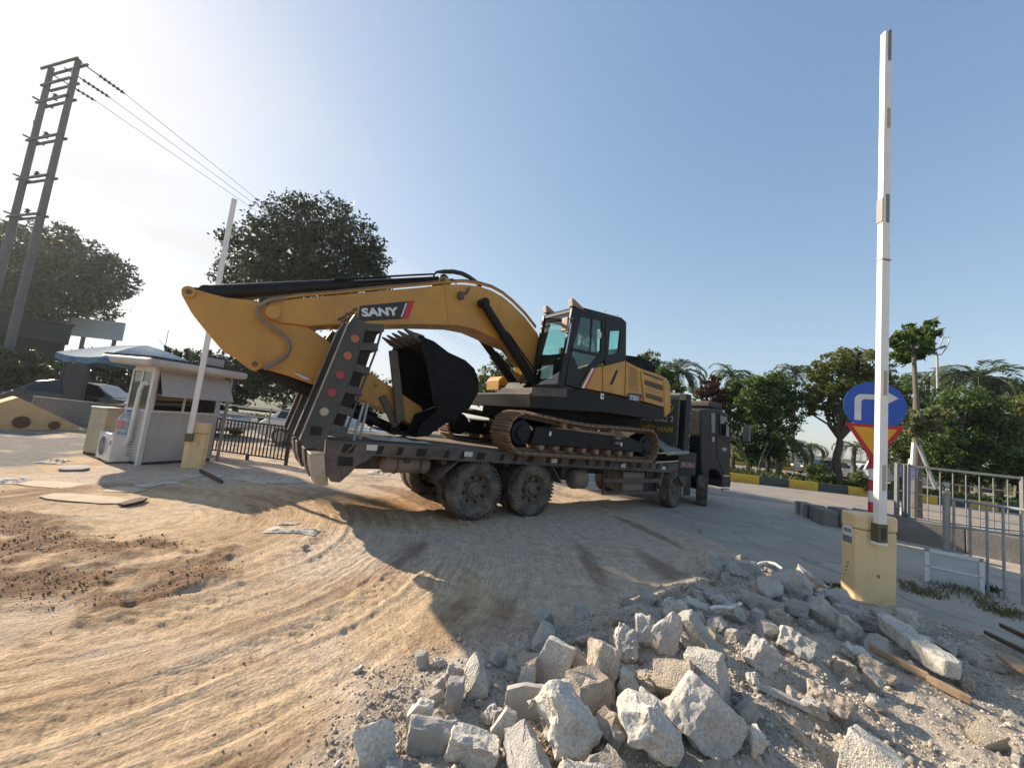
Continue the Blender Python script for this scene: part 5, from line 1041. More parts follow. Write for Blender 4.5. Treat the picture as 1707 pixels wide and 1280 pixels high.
# trees along the median at the right
MY = 22.6
for base, bl_, Y, n, lab, lm, tr_, sd_ in [
    ((1190, 760), [(1187, 640, 15), (1180, 655, 17), (1196, 660, 16), (1186, 680, 22)], 25, 3600, 'reddish leaved tree above the lorry cab', 'leaf_red', .12, 31),
    ((1222, 770), [(1222, 645, 20), (1210, 665, 24), (1240, 660, 22), (1225, 690, 30), (1165, 655, 16), (1250, 690, 26)], 26, 7000, 'green tree between the red leaved tree and the trunk by the kerb', 'leaf_mid', .15, 32),
    ((1278, 791), [(1283, 630, 22), (1262, 645, 26), (1304, 645, 26), (1245, 668, 22), (1285, 668, 38), (1318, 668, 20), (1270, 700, 36), (1305, 700, 30), (1300, 735, 26), (1262, 735, 30), (1250, 755, 24), (1305, 758, 18)], MY, 12000, 'dense green tree with a thin dark trunk at the median kerb', 'leaf_mid', .13, 33),
    ((1395, 806), [(1388, 605, 24), (1412, 598, 22), (1440, 612, 34), (1366, 622, 24), (1400, 632, 40), (1352, 652, 26), (1462, 640, 36), (1430, 655, 42), (1380, 665, 34), (1345, 678, 18), (1482, 668, 28), (1450, 690, 28), (1398, 690, 22)], MY, 15000, 'large spreading olive green tree behind the blue road sign', 'leaf_olive', .20, 34),
    ((1500, 800), [(1500, 650, 26), (1525, 660, 28), (1490, 680, 34), (1535, 690, 34), (1505, 720, 40), (1545, 725, 36), (1520, 765, 36), (1490, 760, 30), (1550, 770, 32)], 26, 11000, 'dark green tree right of the white barrier arm', 'leaf_mid', .18, 35),
    ((1610, 815), [(1600, 668, 28), (1628, 668, 26), (1575, 676, 26), (1650, 676, 26), (1610, 690, 40), (1570, 710, 36), (1650, 705, 40), (1610, 740, 44), (1565, 748, 34), (1655, 748, 36), (1590, 782, 30), (1630, 785, 30), (1555, 780, 26), (1665, 785, 28)], MY + .6, 18000, 'broad green tree behind the mesh fence', 'leaf_mid', .18, 36),
    ((1700, 815), [(1690, 690, 30), (1715, 680, 36), (1685, 725, 36), (1725, 730, 45), (1700, 765, 32), (1750, 700, 45), (1690, 790, 28), (1720, 790, 32)], MY + 1, 10000, 'brownish green tree at the right end of the mesh fence', 'leaf_olive', .16, 37)]:
    b = G(base[0], base[1], .26) if Y == MY else AT(base[0], base[1], Y); b[2] = .25
    if Y == MY: Y = b[1]
    tree('broadleaf_tree', lab, 'tree', b, bl_, Y, n, .21, lm, 'trees along the median', tr_, seed=sd_, forkz=.45, clumpy=1.2)
for i, (cx_, cy_, Y, L_, nf, lab, up_) in enumerate([
    (1130, 622, 33, 3.2, 24, 'palm with arching fronds behind the excavator counterweight', .7), (1220, 628, 38, 3.0, 24, 'feathery palm top behind the green trees over the lorry cab', .9), (1326, 624, 40, 3.0, 24, 'palm top showing between the two green trees', .9),
    (1628, 634, 27, 3.9, 34, 'large palm with spreading fronds above the mesh fence', .75), (1547, 640, 34, 2.9, 20, 'small palm top beside the lamp post', .9), (1692, 650, 30, 3.4, 28, 'palm with drooping grey fronds at the right edge', .7),
    (1300, 742, 24.5, 2.5, 20, 'low palm with dark arching fronds left of the gap in the trees', .5), (1352, 745, 34, 2.0, 18, 'small palm in the bright gap between the trees', .6), (1250, 735, 24.0, 2.2, 20, 'low dark palm beside the lorry cab', .5), (1425, 745, 30, 2.2, 18, 'low palm under the spreading tree', .55), (1665, 752, 25, 2.2, 18, 'low grey green palm behind the mesh fence', .6), (1590, 752, 25, 2.2, 18, 'low dark palm behind the sapling stakes', .6)]):
    c = AT(cx_, cy_, Y); b = c.copy(); b[2] = .25; palm('palm_tree', lab, b, c, nf, L_, 'leaf_palm', 'palms beyond the median', 50 + i, up=up_)
# clump of thin stems by the kerb, clipped shrubs
rng = np.random.default_rng(77); c = G(1256, 790, .26); t_ = thing('cane_clump', 'clump of thin upright canes beside the kerb right of the lorry', 'shrub', c, 0)
for k in range(12):
    d = rng.normal(size=2) * .5; MB().tube([(d[0] * .3, d[1] * .3, -.05), (d[0] * .8, d[1] * .8, .8), (d[0] * 1.6, d[1] * 1.6, 1.9)], [.035, .028, .015], 6).build('cane', 'bark_grey', t_)
crown('foliage', [(c[0] + .3, c[1], 2.1, .8), (c[0] - .5, c[1] + .2, 2.0, .7)], 1600, .22, 'leaf_dark', t_, rng, c)
for px, py, r_, lab in ((1364, 793, .55, 'small round clipped shrub at the kerb left of the sign'), (1436, 803, .50, 'low round shrub at the kerb behind the sign post')):
    c = G(px, py + 14, .26); t_ = thing('shrub', lab, 'shrub', c, 0); rng = np.random.default_rng(px)
    MB().cyl((0, 0, -.05), (0, 0, .3), .03).build('stem', 'bark', t_); crown('foliage', [(c[0], c[1], .26 + r_ * .9, r_ * .95)], 2600, .10, 'leaf_mid', t_, rng, c, 0)
# grass: median ground cover and the strip along the near fence
def grass(name, pts, hmin, hmax, m, rng, w=.012):
    V, T_ = [], []
    for (x, y, z) in pts:
        h = rng.uniform(hmin, hmax); a = rng.uniform(0, 6.28); ln = rng.normal(size=2) * h * .45; wx, wy = math.cos(a) * w, math.sin(a) * w
        V += [(x - wx, y - wy, z), (x + wx, y + wy, z), (x + ln[0] * .4 + wx * .7, y + ln[1] * .4 + wy * .7, z + h * .6), (x + ln[0], y + ln[1], z + h)]; T_ += [rng.uniform(0, 1)] * 4
    V = np.array(V); return tag(mobj(name, npmesh(name, V, np.arange(len(V)).reshape(-1, 4), m, np.array(T_))), kind='stuff')
rng = np.random.default_rng(9); pts = []
for k in range(16000):
    x = rng.uniform(-26, 40); y = kerb_y(x) + rng.uniform(.2, MED - .2); pts.append((x, y, .255))
grass('median_grass', pts, .10, .36, 'grass_green', rng, .045)
pts = []
for k in range(5000):
    x = rng.uniform(5, 60); y = kerb_y(x) + MED + 13.4 + rng.uniform(.0, 5.0); pts.append((x, y, .25))
grass('verge_grass', pts, .3, .9, 'grass_green', rng, .09)
hp_ = []
for k in range(1000):
    f = rng.uniform(0, 1) ** 1.0; p = G(1505 + f * 195, 968 + f * 50 + 14 * math.sin(f * 9)); r2_ = rng.normal(size=2) * (.05 + .07 * (1 - abs(2 * f - 1)))
    hp_.append((p[0] + r2_[0] * 1.5, p[1] + r2_[1], 0))
grass('fence_grass', hp_, .02, .09, 'grass_dry', rng, .006)
for (px, py), lab, n_ in (((1398, 975), 'green weed tuft left of the cream barrier box', 160), ((1378, 1020), 'dry grass tuft among the broken pavers', 90), ((1612, 972), 'dark weed at the foot of the round fence post', 140), ((1648, 978), 'thin sprig growing along the fence bar', 60)):
    c = G(px, py + 6); z0 = HZ(c[0], c[1]) if px < 1450 else 0; V = []; T_ = []; rg = np.random.default_rng(px)
    P_ = np.array([c[0], c[1], z0]) + rg.normal(size=(n_, 3)) * [.055, .055, 0]
    o = grass('weed_tuft', P_ , .04, .13, 'grass_dry' if px == 1378 else 'grass_green', rg, .007); o['kind'] = 'thing'; tag(o, lab, 'weed')
# young staked tree
c = G(1527, 862); c = np.array([c[0], c[1], 0.0]); rng = np.random.default_rng(4)
t_ = thing('sapling', 'slender staked young tree with a tuft of leaves on top', 'tree', c, 0); dep = (AT(1527, 700, c[1]) - CP) @ FW
tp_ = AT(1522, 570, c[1]); MB().tube([tuple(c - c), tuple((AT(1528, 760, c[1]) - c)), tuple(AT(1527, 660, c[1]) - c), tuple(tp_ - c)], [.16, .13, .075, .05], 10).build('trunk', 'bark_grey', t_, smooth=50)
bl = [(*AT(a, b_, c[1] + d_), r_ * dep / FPX * .8) for a, b_, r_, d_ in ((1502, 570, 20, 0), (1525, 555, 22, .3), (1548, 562, 20, -.2), (1515, 590, 18, .3), (1538, 588, 17, 0), (1552, 540, 10, 0), (1500, 590, 13, 0))]
crown('crown', bl, 1150, .27, 'leaf_mid', t_, rng, c, .5)
bl = [(*AT(a, b_, c[1] - .3 + d_), r_ * dep / FPX * .8) for a, b_, r_, d_ in ((1515, 695, 18, 0), (1540, 700, 22, .3), (1568, 690, 18, 0), (1530, 720, 14, .2), (1555, 712, 14, -.2))]
crown('lower_shoots', bl, 900, .26, 'leaf_pale', t_, rng, c, .5)
sk_ = thing('tree_stake', 'white timber props leaning on the staked young tree', 'stake', c, 0)
for (a, b_), (d, e), mt in (((1523, 738), (1515, 862), 'post_white'), ((1531, 742), (1560, 815), 'galvanised'), ((1518, 765), (1503, 858), 'galvanised')):
    p, q = AT(a, b_, c[1] - .15) - c, AT(d, e, c[1] - .4) - c; q[2] = max(q[2], 0); MB().tube([tuple(p), tuple(q)], .055, 8).build('prop', mt, sk_)
# ================================================================ right-hand street furniture
# barrier box with raised arm
b0 = G(1415, 1003); b1_ = G(1434, 1007); b2_ = G(1500, 1014)
ax_ = (b2_ - b1_); w_ = np.linalg.norm(ax_); ax_ /= w_; rz_ = math.atan2(ax_[1], ax_[0]); dpt = .30
bar_ = thing('barrier_gate', 'cream barrier box with tall white raised arm in front of the road sign', 'barrier', b1_, rz_)
zt = VZ(1436, 884, b1_[0], b1_[1]); ztop = VZ(1436, 857, b1_[0], b1_[1]) + .0
oc = [(-.02, .06), (.05, 0), (w_ - .045, 0), (w_, .05), (w_, dpt - .04), (w_ - .04, dpt), (.03, dpt), (-.02, dpt - .05)]
MB().prism(oc, -.02, zt, axis='z').build('housing', 'barrier_cream', bar_, bevel=.012)
lid = MB().prism([(a + (a - w_ / 2) * .03, b_ + (b_ - dpt / 2) * .03) for a, b_ in oc], zt + .004, ztop, axis='z').build('lid', 'barrier_cream', bar_, bevel=.035, seg=4)
ax0 = .115; aw, ad = .108, .07; armT = 5.3
za_ = VZ(1466, 873, b1_[0] + ax_[0] * .2, b1_[1] + ax_[1] * .2); armT = VZ(1478, 62, b1_[0] + ax_[0] * .2, b1_[1] + ax_[1] * .2)
arm_ = MB().box((ax0, -.02 - ad, za_), (ax0 + aw, -.02, armT)).build('arm', 'barrier_white', bar_, bevel=.006)
MB().box((ax0 - .002, -.026 - ad, za_ + .01), (ax0 + .034, -.02 - ad - .001, armT - .01)).build('arm_edge', 'barrier_white', arm_)
MB().box((ax0 - .006, -.03 - ad, za_ - .20), (ax0 + aw + .006, -.004, za_ + .012)).build('arm_clamp', 'clamp_olive', bar_, bevel=.008)
MB().box((ax0 + .03, -.034 - ad, za_ - .17), (ax0 + aw - .02, -.029 - ad, za_ - .03)).build('clamp_recess', 'interior_dark', bar_)
MB().box((ax0 - .008, -.032 - ad, za_ - .235), (ax0 + aw + .004, -.004, za_ - .205)).build('clamp_lip', 'barrier_white', bar_, bevel=.004)
for py, hpx, mt in ((640, 40, 'strip_beige'), (795, 42, 'strip_beige'), (355, 46, 'strip_grey'), (208, 32, 'strip_beige'), (90, 50, 'strip_grey')):
    z1_ = VZ(1466, py - hpx / 2, *(b1_ + ax_ * .2)[:2]); z2_ = VZ(1466, py + hpx / 2, *(b1_ + ax_ * .2)[:2])
    MB().box((ax0 + .045, -.024 - ad, z2_), (ax0 + aw - .02, -.0195 - ad, z1_)).build('reflective_strip', mt, arm_)
z1_ = VZ(1466, 440, *(b1_ + ax_ * .2)[:2]); MB().box((ax0 - .003, -.028 - ad, z1_), (ax0 + aw + .002, -.018, z1_ + .02)).build('joint_band', 'lamp_hood', arm_)
z1_ = VZ(1470, 355, *(b1_ + ax_ * .2)[:2]); MB().box((ax0 - .012, -.03 - ad, z1_ - .18), (ax0 + .0, -.018, z1_ + .14)).build('joint_plate', 'strip_grey', arm_)
# sticker and small marks on the narrow face
zs = VZ(1420, 895, b0[0], b0[1]); stk = MB().box((-.0245, .10, zs - .09), (-.0205, .23, zs + .12)).build('sticker', 'sticker_white', bar_)
MB().box((-.027, .10, zs - .09), (-.0247, .23, zs - .01)).build('sticker_band', 'strip_grey', stk)
text('lettering', '0978', .10, .05, 'strip_grey', stk, (-.0262, .215, zs + .03), (R_(90), 0, R_(-90)), depth=.002, bold=.02)
for k in range(4): MB().bar((-.0215, .14 + .012 * k, zs - .32 - .05 * k), (-.0215, .17 + .012 * k, zs - .345 - .05 * k), .004, .010).build('scratch', 'strip_grey', bar_)
MB().lathe([(.012, -.006), (.018, -.006), (.018, 0), (.012, 0)], (.215, .0, zs - .42), 14, axis='y').build('key_hole', 'clamp_olive', bar_)
# road sign: blue disc over an inverted yellow triangle on a red and white post
DEP = 5.75; sc = AD(1455.5, 677, DEP); sb = np.array([sc[0], sc[1], 0]); view = math.atan2(sc[1], sc[0]) - math.pi / 2
sg_ = thing('road_sign', 'blue turn right disc over a yellow give way triangle on a red and white post', 'road sign', sb, view * .55)
rr_ = 52 * DEP / FPX / 1.38 * 1.03; zc = sc[2]; rr_ = .365
MB().cyl((0, 0, zc), (0, -.012, zc), rr_, n=56).build('disc', 'sign_blue', sg_, loc=(0, -.032, 0))
def arrow(pts, y, nm, mt): return MB().prism([(a * rr_, zc + b_ * rr_) for a, b_ in pts], y - .003, y, 0).build(nm, mt, sg_)
ar = [(-.64, -.62), (-.64, .22)] + [(-.64 + .24 * (1 - math.cos(t)), .22 + .24 * math.sin(t)) for t in np.linspace(.2, 1.57, 6)] + [(.36, .46), (.36, .62), (.74, .36), (.36, .08), (.36, .26), (-.34, .26), (-.42, .18), (-.42, -.62)]
arrow(ar, -.0445, 'arrow', 'sign_white')
t2 = VZ(1450, 708, *sb[:2]); t1_ = VZ(1450, 772, *sb[:2]); hw = .335
MB().prism([(-hw, t2), (hw, t2), (.012, t1_), (-.012, t1_)], -.062, -.050).build('triangle_border', 'sign_red', sg_)
MB().prism([(-hw * .76, t2 - .045), (hw * .76, t2 - .045), (0, t1_ + .11)], -.0665, -.0625).build('triangle_face', 'sign_amber', sg_)
k = 0; z = t1_ + .08
hgt = .158
while z > 0:
    z2_ = max(z - hgt, -.02); MB().cyl((0, -.0, z2_), (0, -.0, z), .040, n=16).build('post_band', 'post_red' if k % 2 == 0 else 'post_white', sg_); z = z2_; k += 1
    if z <= 0: break
MB().cyl((0, 0, t1_ + .081), (0, .0, zc + .25), .036).build('post', 'galvanised', sg_)
# near pipe railing
f0 = G(1578, 970); f1 = G(1707, 1008)
fr_ = thing('pipe_railing', 'grey pipe railing with a stout round post at the right edge', 'railing', f0, 0)
MB().cyl((0, 0, -.02), (0, 0, VZ(1575, 822, *f0[:2])), .042, n=18).cyl((0, 0, VZ(1575, 822, *f0[:2])), (0, 0, VZ(1575, 820, *f0[:2]) + .012), .046, n=18).build('post', 'galvanised', fr_, smooth=40)
d_ = (f1 - f0); d_[2] = 0; ln = np.linalg.norm(d_); d_ /= ln
def railz(px, py): 
    t_ = ray(px, py); # intersection with the vertical plane of the railing
    nrm = np.array([-d_[1], d_[0], 0]); k_ = ((f0 - CP) @ nrm) / (t_ @ nrm); P = CP + t_ * k_; return (P - f0) @ d_, P[2]
for (pa, pb, r_) in (((1588, 832), (1707, 850), .024), ((1580, 877), (1707, 893), .014), ((1580, 872), (1707, 886), .010)):
    a, b_ = railz(*pa), railz(*pb); e = .8; sl_ = (b_[1] - a[1]) / (b_[0] - a[0])
    p = d_ * a[0]; q = d_ * (b_[0] + e); MB().tube([(p[0], p[1], a[1]), (q[0], q[1], b_[1] + sl_ * e)], r_, 10).build('rail', 'galvanised', fr_, smooth=50)
for px in (1590, 1617, 1645, 1672, 1702, 1735):
    s_, z_ = railz(px, 834 + (px - 1588) * .153); p = d_ * s_; MB().cyl((p[0], p[1], -.03), (p[0], p[1], z_), .0155, n=10).build('bar', 'galvanised', fr_, smooth=50)
# white foam panel leaning behind the railing
a, b_, c_ = G(1541, 968), G(1641, 990), None; d2 = b_ - a; l2 = np.linalg.norm(d2); rzz = math.atan2(d2[1], d2[0])
fp = thing('foam_panel', 'dirty white box lid panel standing behind the pipe railing', 'panel', a, rzz)
hh_ = VZ(1541, 915, a[0], a[1]) + .02; MB().box((0, 0, 0), (l2, .03, hh_)).build('board', 'foam_white', fp, bevel=.006)
for x0, x1, z0, z1 in ((0, l2, hh_ - .05, hh_), (0, .05, 0, hh_), (l2 - .05, l2, 0, hh_), (0, l2, hh_ * .45, hh_ * .45 + .02)): MB().box((x0, -.014, z0), (x1, -.002, z1)).build('rim', 'foam_rim', fp)
# mesh fence on the low wall
fa, fb = np.array([9.35, 9.2, .5]), np.array([13.6, 5.35, .5])
mf = thing('mesh_fence', 'grey mesh fence panels standing on the low concrete wall', 'fence', fa, 0)
dm = fb - fa; lm_ = np.linalg.norm(dm); dm /= lm_
def fp_(s, z): p = dm * s; return (p[0], p[1], z)
H_ = 1.20
MB().bar(fp_(0, H_), fp_(lm_, H_), .05, .05).build('top_rail', 'fence_grey', mf)
for z in (.25, .58, .90): MB().bar(fp_(0, z), fp_(lm_, z), .012, .016).build('wire_rail', 'fence_grey', mf)
k = 0; s_ = .1
while s_ < lm_:
    if k % 9 == 0: MB().bar(fp_(s_, 0), fp_(s_, H_ + .03), .06, .06, (1, 0, 0)).build('post', 'fence_grey', mf)
    else: MB().bar(fp_(s_, .02), fp_(s_, H_ - .02), .016, .016, (1, 0, 0)).build('bar', 'fence_grey', mf)
    s_ += .19; k += 1
for s_ in (-.02, .16): MB().bar(fp_(s_, -.05), fp_(s_, H_ + .04), .07, .06, (1, 0, 0)).build('post', 'fence_grey', mf)
# purple cloth notice on the fence
p_ = AT(1508, 783, 9.0); pc = thing('cloth_banner', 'purple and white cloth banner tied to the mesh fence', 'banner', AT(1490, 793, 10.2), -.05)
pw, ph = AT(1528, 793, 10.2) - AT(1490, 793, 10.2), None
m = MB(); nx_ = 10
vs_ = []; hz_ = (AT(1490, 775, 10.2) - AT(1490, 794, 10.2))[2]
for i in range(nx_ + 1):
    for j in range(5): vs_.append((i / nx_ * .62, .03 * math.sin(i * 1.3 + j), j / 4 * hz_))
m.add(vs_, [(i * 5 + j, (i + 1) * 5 + j, (i + 1) * 5 + j + 1, i * 5 + j + 1) for i in range(nx_) for j in range(4)]); m.build('cloth', 'purple_cloth', pc, smooth=60)
# street lamp with frame head
lb = AT(1567, 812, 26); lb[2] = .25; lmp = thing('street_lamp', 'slim grey street lamp with a curved frame head above the trees', 'street lamp', lb, 0)
tz = AT(1562, 592, 26); MB().tube([(0, 0, 0), tuple((tz - lb) * .5), tuple(tz - lb)], [.11, .09, .065], 12).build('pole', 'galvanised', lmp, smooth=50)
o_ = lambda px, py: tuple(AT(px, py, 26) - lb)
MB().bar(o_(1551, 591), o_(1569, 591), .05, .07).build('cross_arm', 'galvanised', lmp)
MB().tube([o_(1569, 591), o_(1576, 582), o_(1581, 572), o_(1583, 562), o_(1572, 563), o_(1566, 578)], .035, 6).build('frame', 'galvanised', lmp)
MB().bar(o_(1565, 581), o_(1574, 577), .25, .12).build('lamp_head', 'iron', lmp); MB().bar(o_(1552, 588), o_(1560, 588), .2, .12).build('lamp_head', 'iron', lmp)
# ================================================================ cars
def car(name, label, cat, loc, rz, paint, L_=4.4, H=1.45, W_=1.75, group=None, van=False):
    t_ = thing(name, label, cat, loc, rz, group)
    body = [(-L_ / 2, .35), (-L_ / 2 + .05, .75), (-L_ / 2 + .25, .88), (-L_ * .22, .93), (L_ * .44, .90), (L_ / 2, .72), (L_ / 2, .35), (L_ * .40, .22), (-L_ * .42, .22)]
    gh = [(-L_ * .20, .93), (-L_ * .07, H - .06), (L_ * .02, H), (L_ * .22, H - .02), (L_ * .33, H - .15), (L_ * .44, .90)]
    if van: body = [(-L_ / 2, .35), (-L_ / 2 + .05, 1.0), (L_ / 2, 1.0), (L_ / 2, .35)]; gh = [(-L_ / 2 + .05, 1.0), (-L_ / 2 + .45, H - .05), (-L_ / 2 + .7, H), (L_ / 2 - .05, H), (L_ / 2, 1.0)]
    bo = MB().prism(body, -W_ / 2, W_ / 2).build('body', paint, t_, bevel=.07, seg=3)
    m = MB(); n = len(gh); vs_ = []
    for sg in (-1, 1):
        for (a, b_) in gh: f = (b_ - .9) / (H - .9); vs_.append((a, sg * (W_ / 2 - .04 - .17 * f), b_))
    m.add(vs_, [tuple(range(n)), tuple(range(2 * n - 1, n - 1, -1))] + [(i, i + n, i + 1 + n, i + 1) for i in range(n - 1)]); m.build('cabin', paint, t_, bevel=.04)
    def win(x0, x1, z0, z1, nm='window'):
        for sg in (-1, 1):
            f0_ = (z0 - .9) / (H - .9); f1_ = (z1 - .9) / (H - .9); y0_ = sg * (W_ / 2 - .034 - .17 * f0_); y1_ = sg * (W_ / 2 - .034 - .17 * f1_)
            MB().add([(x0, y0_, z0), (x1, y0_, z0), (x1 - (.12 if x1 > 0 else 0), y1_, z1), (x0 + (.42 if x0 < -.5 else .05), y1_, z1)], [(0, 1, 2, 3)]).build(nm, 'dark_glass', t_)
    win(-L_ * .17, L_ * .10, .95, H - .10); win(L_ * .12, L_ * .36, .95, H - .14)
    f = [gh[0], gh[1]] if not van else [gh[0], gh[1]]
    MB().add([(f[0][0] - .01, -.72, f[0][1] + .03), (f[0][0] - .01, .72, f[0][1] + .03), (f[1][0] - .01, .6, f[1][1] - .04), (f[1][0] - .01, -.6, f[1][1] - .04)], [(0, 1, 2, 3)]).build('windscreen', 'dark_glass', t_)
    for sg in (-1, 1):
        MB().box((-L_ / 2 - .012, sg * .62 - .16, .62), (-L_ / 2 + .06, sg * .62 + .16, .76)).build('headlight', 'lamp_glass', t_); MB().box((L_ / 2 - .05, sg * .62 - .14, .64), (L_ / 2 + .012, sg * .62 + .14, .78)).build('tail_light', 'reflector_red', t_)
        for x in (-L_ * .31, L_ * .30):
            w = MB().lathe([(.0001, .09), (.2, .1), (.22, .11), (.31, .10), (.32, .06), (.32, -.1), (.0001, -.1)], (0, 0, 0), 20, axis='y').build('wheel', 'tyre_rubber', t_, loc=(x, sg * (W_ / 2 - .10), .32), smooth=40); 
            if sg < 0: w.rotation_euler = (0, 0, math.pi)
            MB().lathe([(.0001, .113), (.19, .113), (.2, .10)], n=14, axis='y').build('rim', 'car_silver', w)
    return t_
p = AT(160, 662, 15.5); car('parked_car', 'dark parked car under the blue parasol left of the booth', 'car', (p[0], p[1], 0), R_(200), 'car_dark')
p = AT(318, 690, 15.0); car('parked_car', 'silver grey car seen between the booth and the ramps', 'car', (p[0], p[1], 0), R_(172), 'car_silver')
p = AT(552, 705, 14.6); car('parked_car', 'white car partly hidden behind the raised ramps', 'car', (p[0], p[1], 0), R_(178), 'car_white')
p = AT(1372, 757, 34); car('moving_car', 'dark car on the far road in the gap between the trees', 'car', (p[0], p[1], 0), R_(-2), 'car_dark')
p = AT(1432, 760, 33); car('moving_car', 'white car on the far road behind the red and white sign post', 'car', (p[0], p[1], 0), R_(-2), 'car_white')
p = AT(1512, 757, 31); car('minibus', 'white minibus on the far road behind the staked young tree', 'minibus', (p[0], p[1], 0), R_(-2), 'car_white', L_=5.4, H=2.2, W_=1.95, van=True)
# ================================================================ booth corner on the left
A_ = G(229, 776); A_[2] = 0; rzb = math.atan2(.954, .30); BW, BD = 1.42, .74
bt = thing('guard_booth', 'small white guard booth with rounded eaves and a grey awning blind', 'guard booth', A_, rzb)
BH = VZ(257, 612, A_[0], A_[1]); SZ = VZ(243, 687, A_[0], A_[1])
def bb(lo, hi, nm, mt, par=None, **k): return MB().box(lo, hi).build(nm, mt, par or bt, **k)
bb((0, 0, .06), (BW, .04, SZ), 'wall', 'booth_white', bevel=.004); bb((0, .042, .06), (.04, BD, SZ), 'wall', 'booth_white', bevel=.004); bb((BW - .04, .042, .06), (BW, BD, BH), 'wall', 'booth_white'); bb((.042, BD - .04, .06), (BW - .042, BD, BH), 'wall', 'booth_white')
bb((.0, .0, -.02), (BW, BD, .055), 'plinth', 'roof_dark')
bb((-.045, -.045, -.02), (.035, .035, BH), 'corner_post', 'booth_frame', bevel=.006)
bb((.03, -.02, SZ + .002), (BW + .02, .06, SZ + .05), 'sill', 'booth_frame', bevel=.005); bb((-.02, .05, SZ + .002), (.06, BD, SZ + .05), 'sill', 'booth_frame', bevel=.005)
bb((.036, .0, BH - .10), (BW, .04, BH), 'head_rail', 'booth_frame'); bb((0, .042, BH - .10), (.04, BD, BH), 'head_rail', 'booth_frame')
for x0 in (.04, .62, BW - .09): bb((x0, .002, SZ + .05), (x0 + .045, .038, BH - .10), 'mullion', 'booth_frame')
for y0 in (.06, .38, BD - .05): bb((.002, y0, SZ + .05), (.038, y0 + .045, BH - .10), 'mullion', 'booth_frame')
for x0, x1 in ((.087, .618), (.667, BW - .092)): bb((x0, .016, SZ + .05), (x1, .022, BH - .10), 'pane', 'booth_glass')
for y0, y1 in ((.107, .378), (.427, BD - .052)): bb((.016, y0, SZ + .05), (.022, y1, BH - .10), 'pane', 'booth_glass')
bb((.3, .25, .06), (.9, .6, .75), 'desk', 'interior_dark'); bb((.042, .42, SZ + .22), (.05, BD - .06, BH - .1), 'inner_blind', 'booth_blind')
MB().bar((BW + .13, -.06, -.03), (BW + .13, -.06, BH - .02), .05, .05, (1, 0, 0)).build('awning_post', 'galvanised', bt)
# awning blind over the long window
MB().add([(.06, -.03, BH - .05), (BW + .08, -.03, BH - .05), (BW + .10, -.30, SZ + .36), (.05, -.26, SZ + .36), (.06, -.024, BH - .06), (BW + .08, -.024, BH - .06), (BW + .10, -.29, SZ + .355), (.05, -.25, SZ + .355)], [(0, 3, 2, 1), (4, 5, 6, 7), (3, 7, 6, 2), (0, 4, 7, 3), (1, 2, 6, 5)]).build('awning', 'booth_blind', bt)
for x in (.07, BW + .06): MB().bar((x, -.0, SZ + .40), (x, -.27, SZ + .37), .015, .015).build('awning_bracket', 'galvanised', bt)
rf_ = bb((-.34, -.34, BH), (BW + .34, BD + .55, BH + .17), 'roof', 'booth_white', bevel=.075, seg=4)
tt_ = MB()
for k in range(15): bb((-.26 + k * (BW + .5) / 15, -.30, BH + .172), (-.26 + (k + .55) * (BW + .5) / 15, BD + .5, BH + .215), 'roof_rib', 'roof_dark', rf_)
bb((-.28, -.30, BH + .17), (BW + .28, BD + .5, BH + .19), 'roof_sheet', 'roof_dark', rf_)
# downpipe and hose
MB().tube([(-.03, .12, BH - .38), (-.06, .13, BH - .32), (-.09, .17, BH - .36), (-.09, .22, BH - .5), (-.085, .25, SZ), (-.085, .27, .55), (-.09, .3, .42), (-.10, .36, .36), (-.1, .5, .33)], .04, 10).build('insulated_pipe', 'ac_white', bt, smooth=60)
# white light box on the roof
lbp = A_ + np.array([.30, .954, 0]) * (BW * .72) + np.array([-.954, .3, 0]) * .25
lbx = thing('light_box', 'small white light box with a dark frame on the booth roof', 'light box', (lbp[0], lbp[1], BH + .218), rzb)
MB().box((0, -.08, .0), (.46, .08, .24)).build('frame', 'roof_dark', lbx); MB().box((.02, -.088, .02), (.44, -.0805, .20)).build('face', 'booth_white', lbx)
# blue parasol behind the booth
pc_ = AT(246, 576, 9.3); pb = np.array([pc_[0], pc_[1], 0.0]); um = thing('parasol', 'faded blue parasol with a red underside over the booth', 'parasol', pb, .3)
zc_ = pc_[2]; nr = 8; rad = 1.75
for k in range(nr):
    a0_, a1_ = 2 * math.pi * k / nr, 2 * math.pi * (k + 1) / nr; vs_ = []; K_ = 6; J_ = 4; rad = 1.42
    for i in range(K_ + 1):
        for j in range(J_ + 1):
            a = a0_ + (a1_ - a0_) * j / J_; r = rad * i / K_ * (1 - .05 * math.sin(math.pi * j / J_) * i / K_); z = zc_ - .46 * (i / K_) ** 1.3 + .05 * (vn(np.array([a * 3.]), np.array([i * .9]), 5)[0] - .5) * i / K_ * (1 if 0 < j < J_ else 0) - (.05 * math.sin(math.pi * j / J_) * i / K_)
            vs_.append((r * math.cos(a), r * math.sin(a), z))
    fs_ = [(i * (J_ + 1) + j, (i + 1) * (J_ + 1) + j, (i + 1) * (J_ + 1) + j + 1, i * (J_ + 1) + j + 1) for i in range(K_) for j in range(J_)]
    o = MB().add(vs_, fs_).build('canopy_panel', 'tarp_blue', um, smooth=60)
    MB().add([(x, y, z - .012) for x, y, z in vs_], [f[::-1] for f in fs_]).build('lining', 'tarp_red', o)
    e = vs_[K_ * (J_ + 1):]; MB().add(e + [(x, y, z - .12 - .02 * (i % 2)) for i, (x, y, z) in enumerate(e)], [(i, i + 1, i + 1 + J_ + 1, i + J_ + 1) for i in range(J_)]).build('valance', 'tarp_blue', o)
MB().cyl((0, 0, 0), (0, 0, zc_), .025).build('pole', 'galvanised', um)
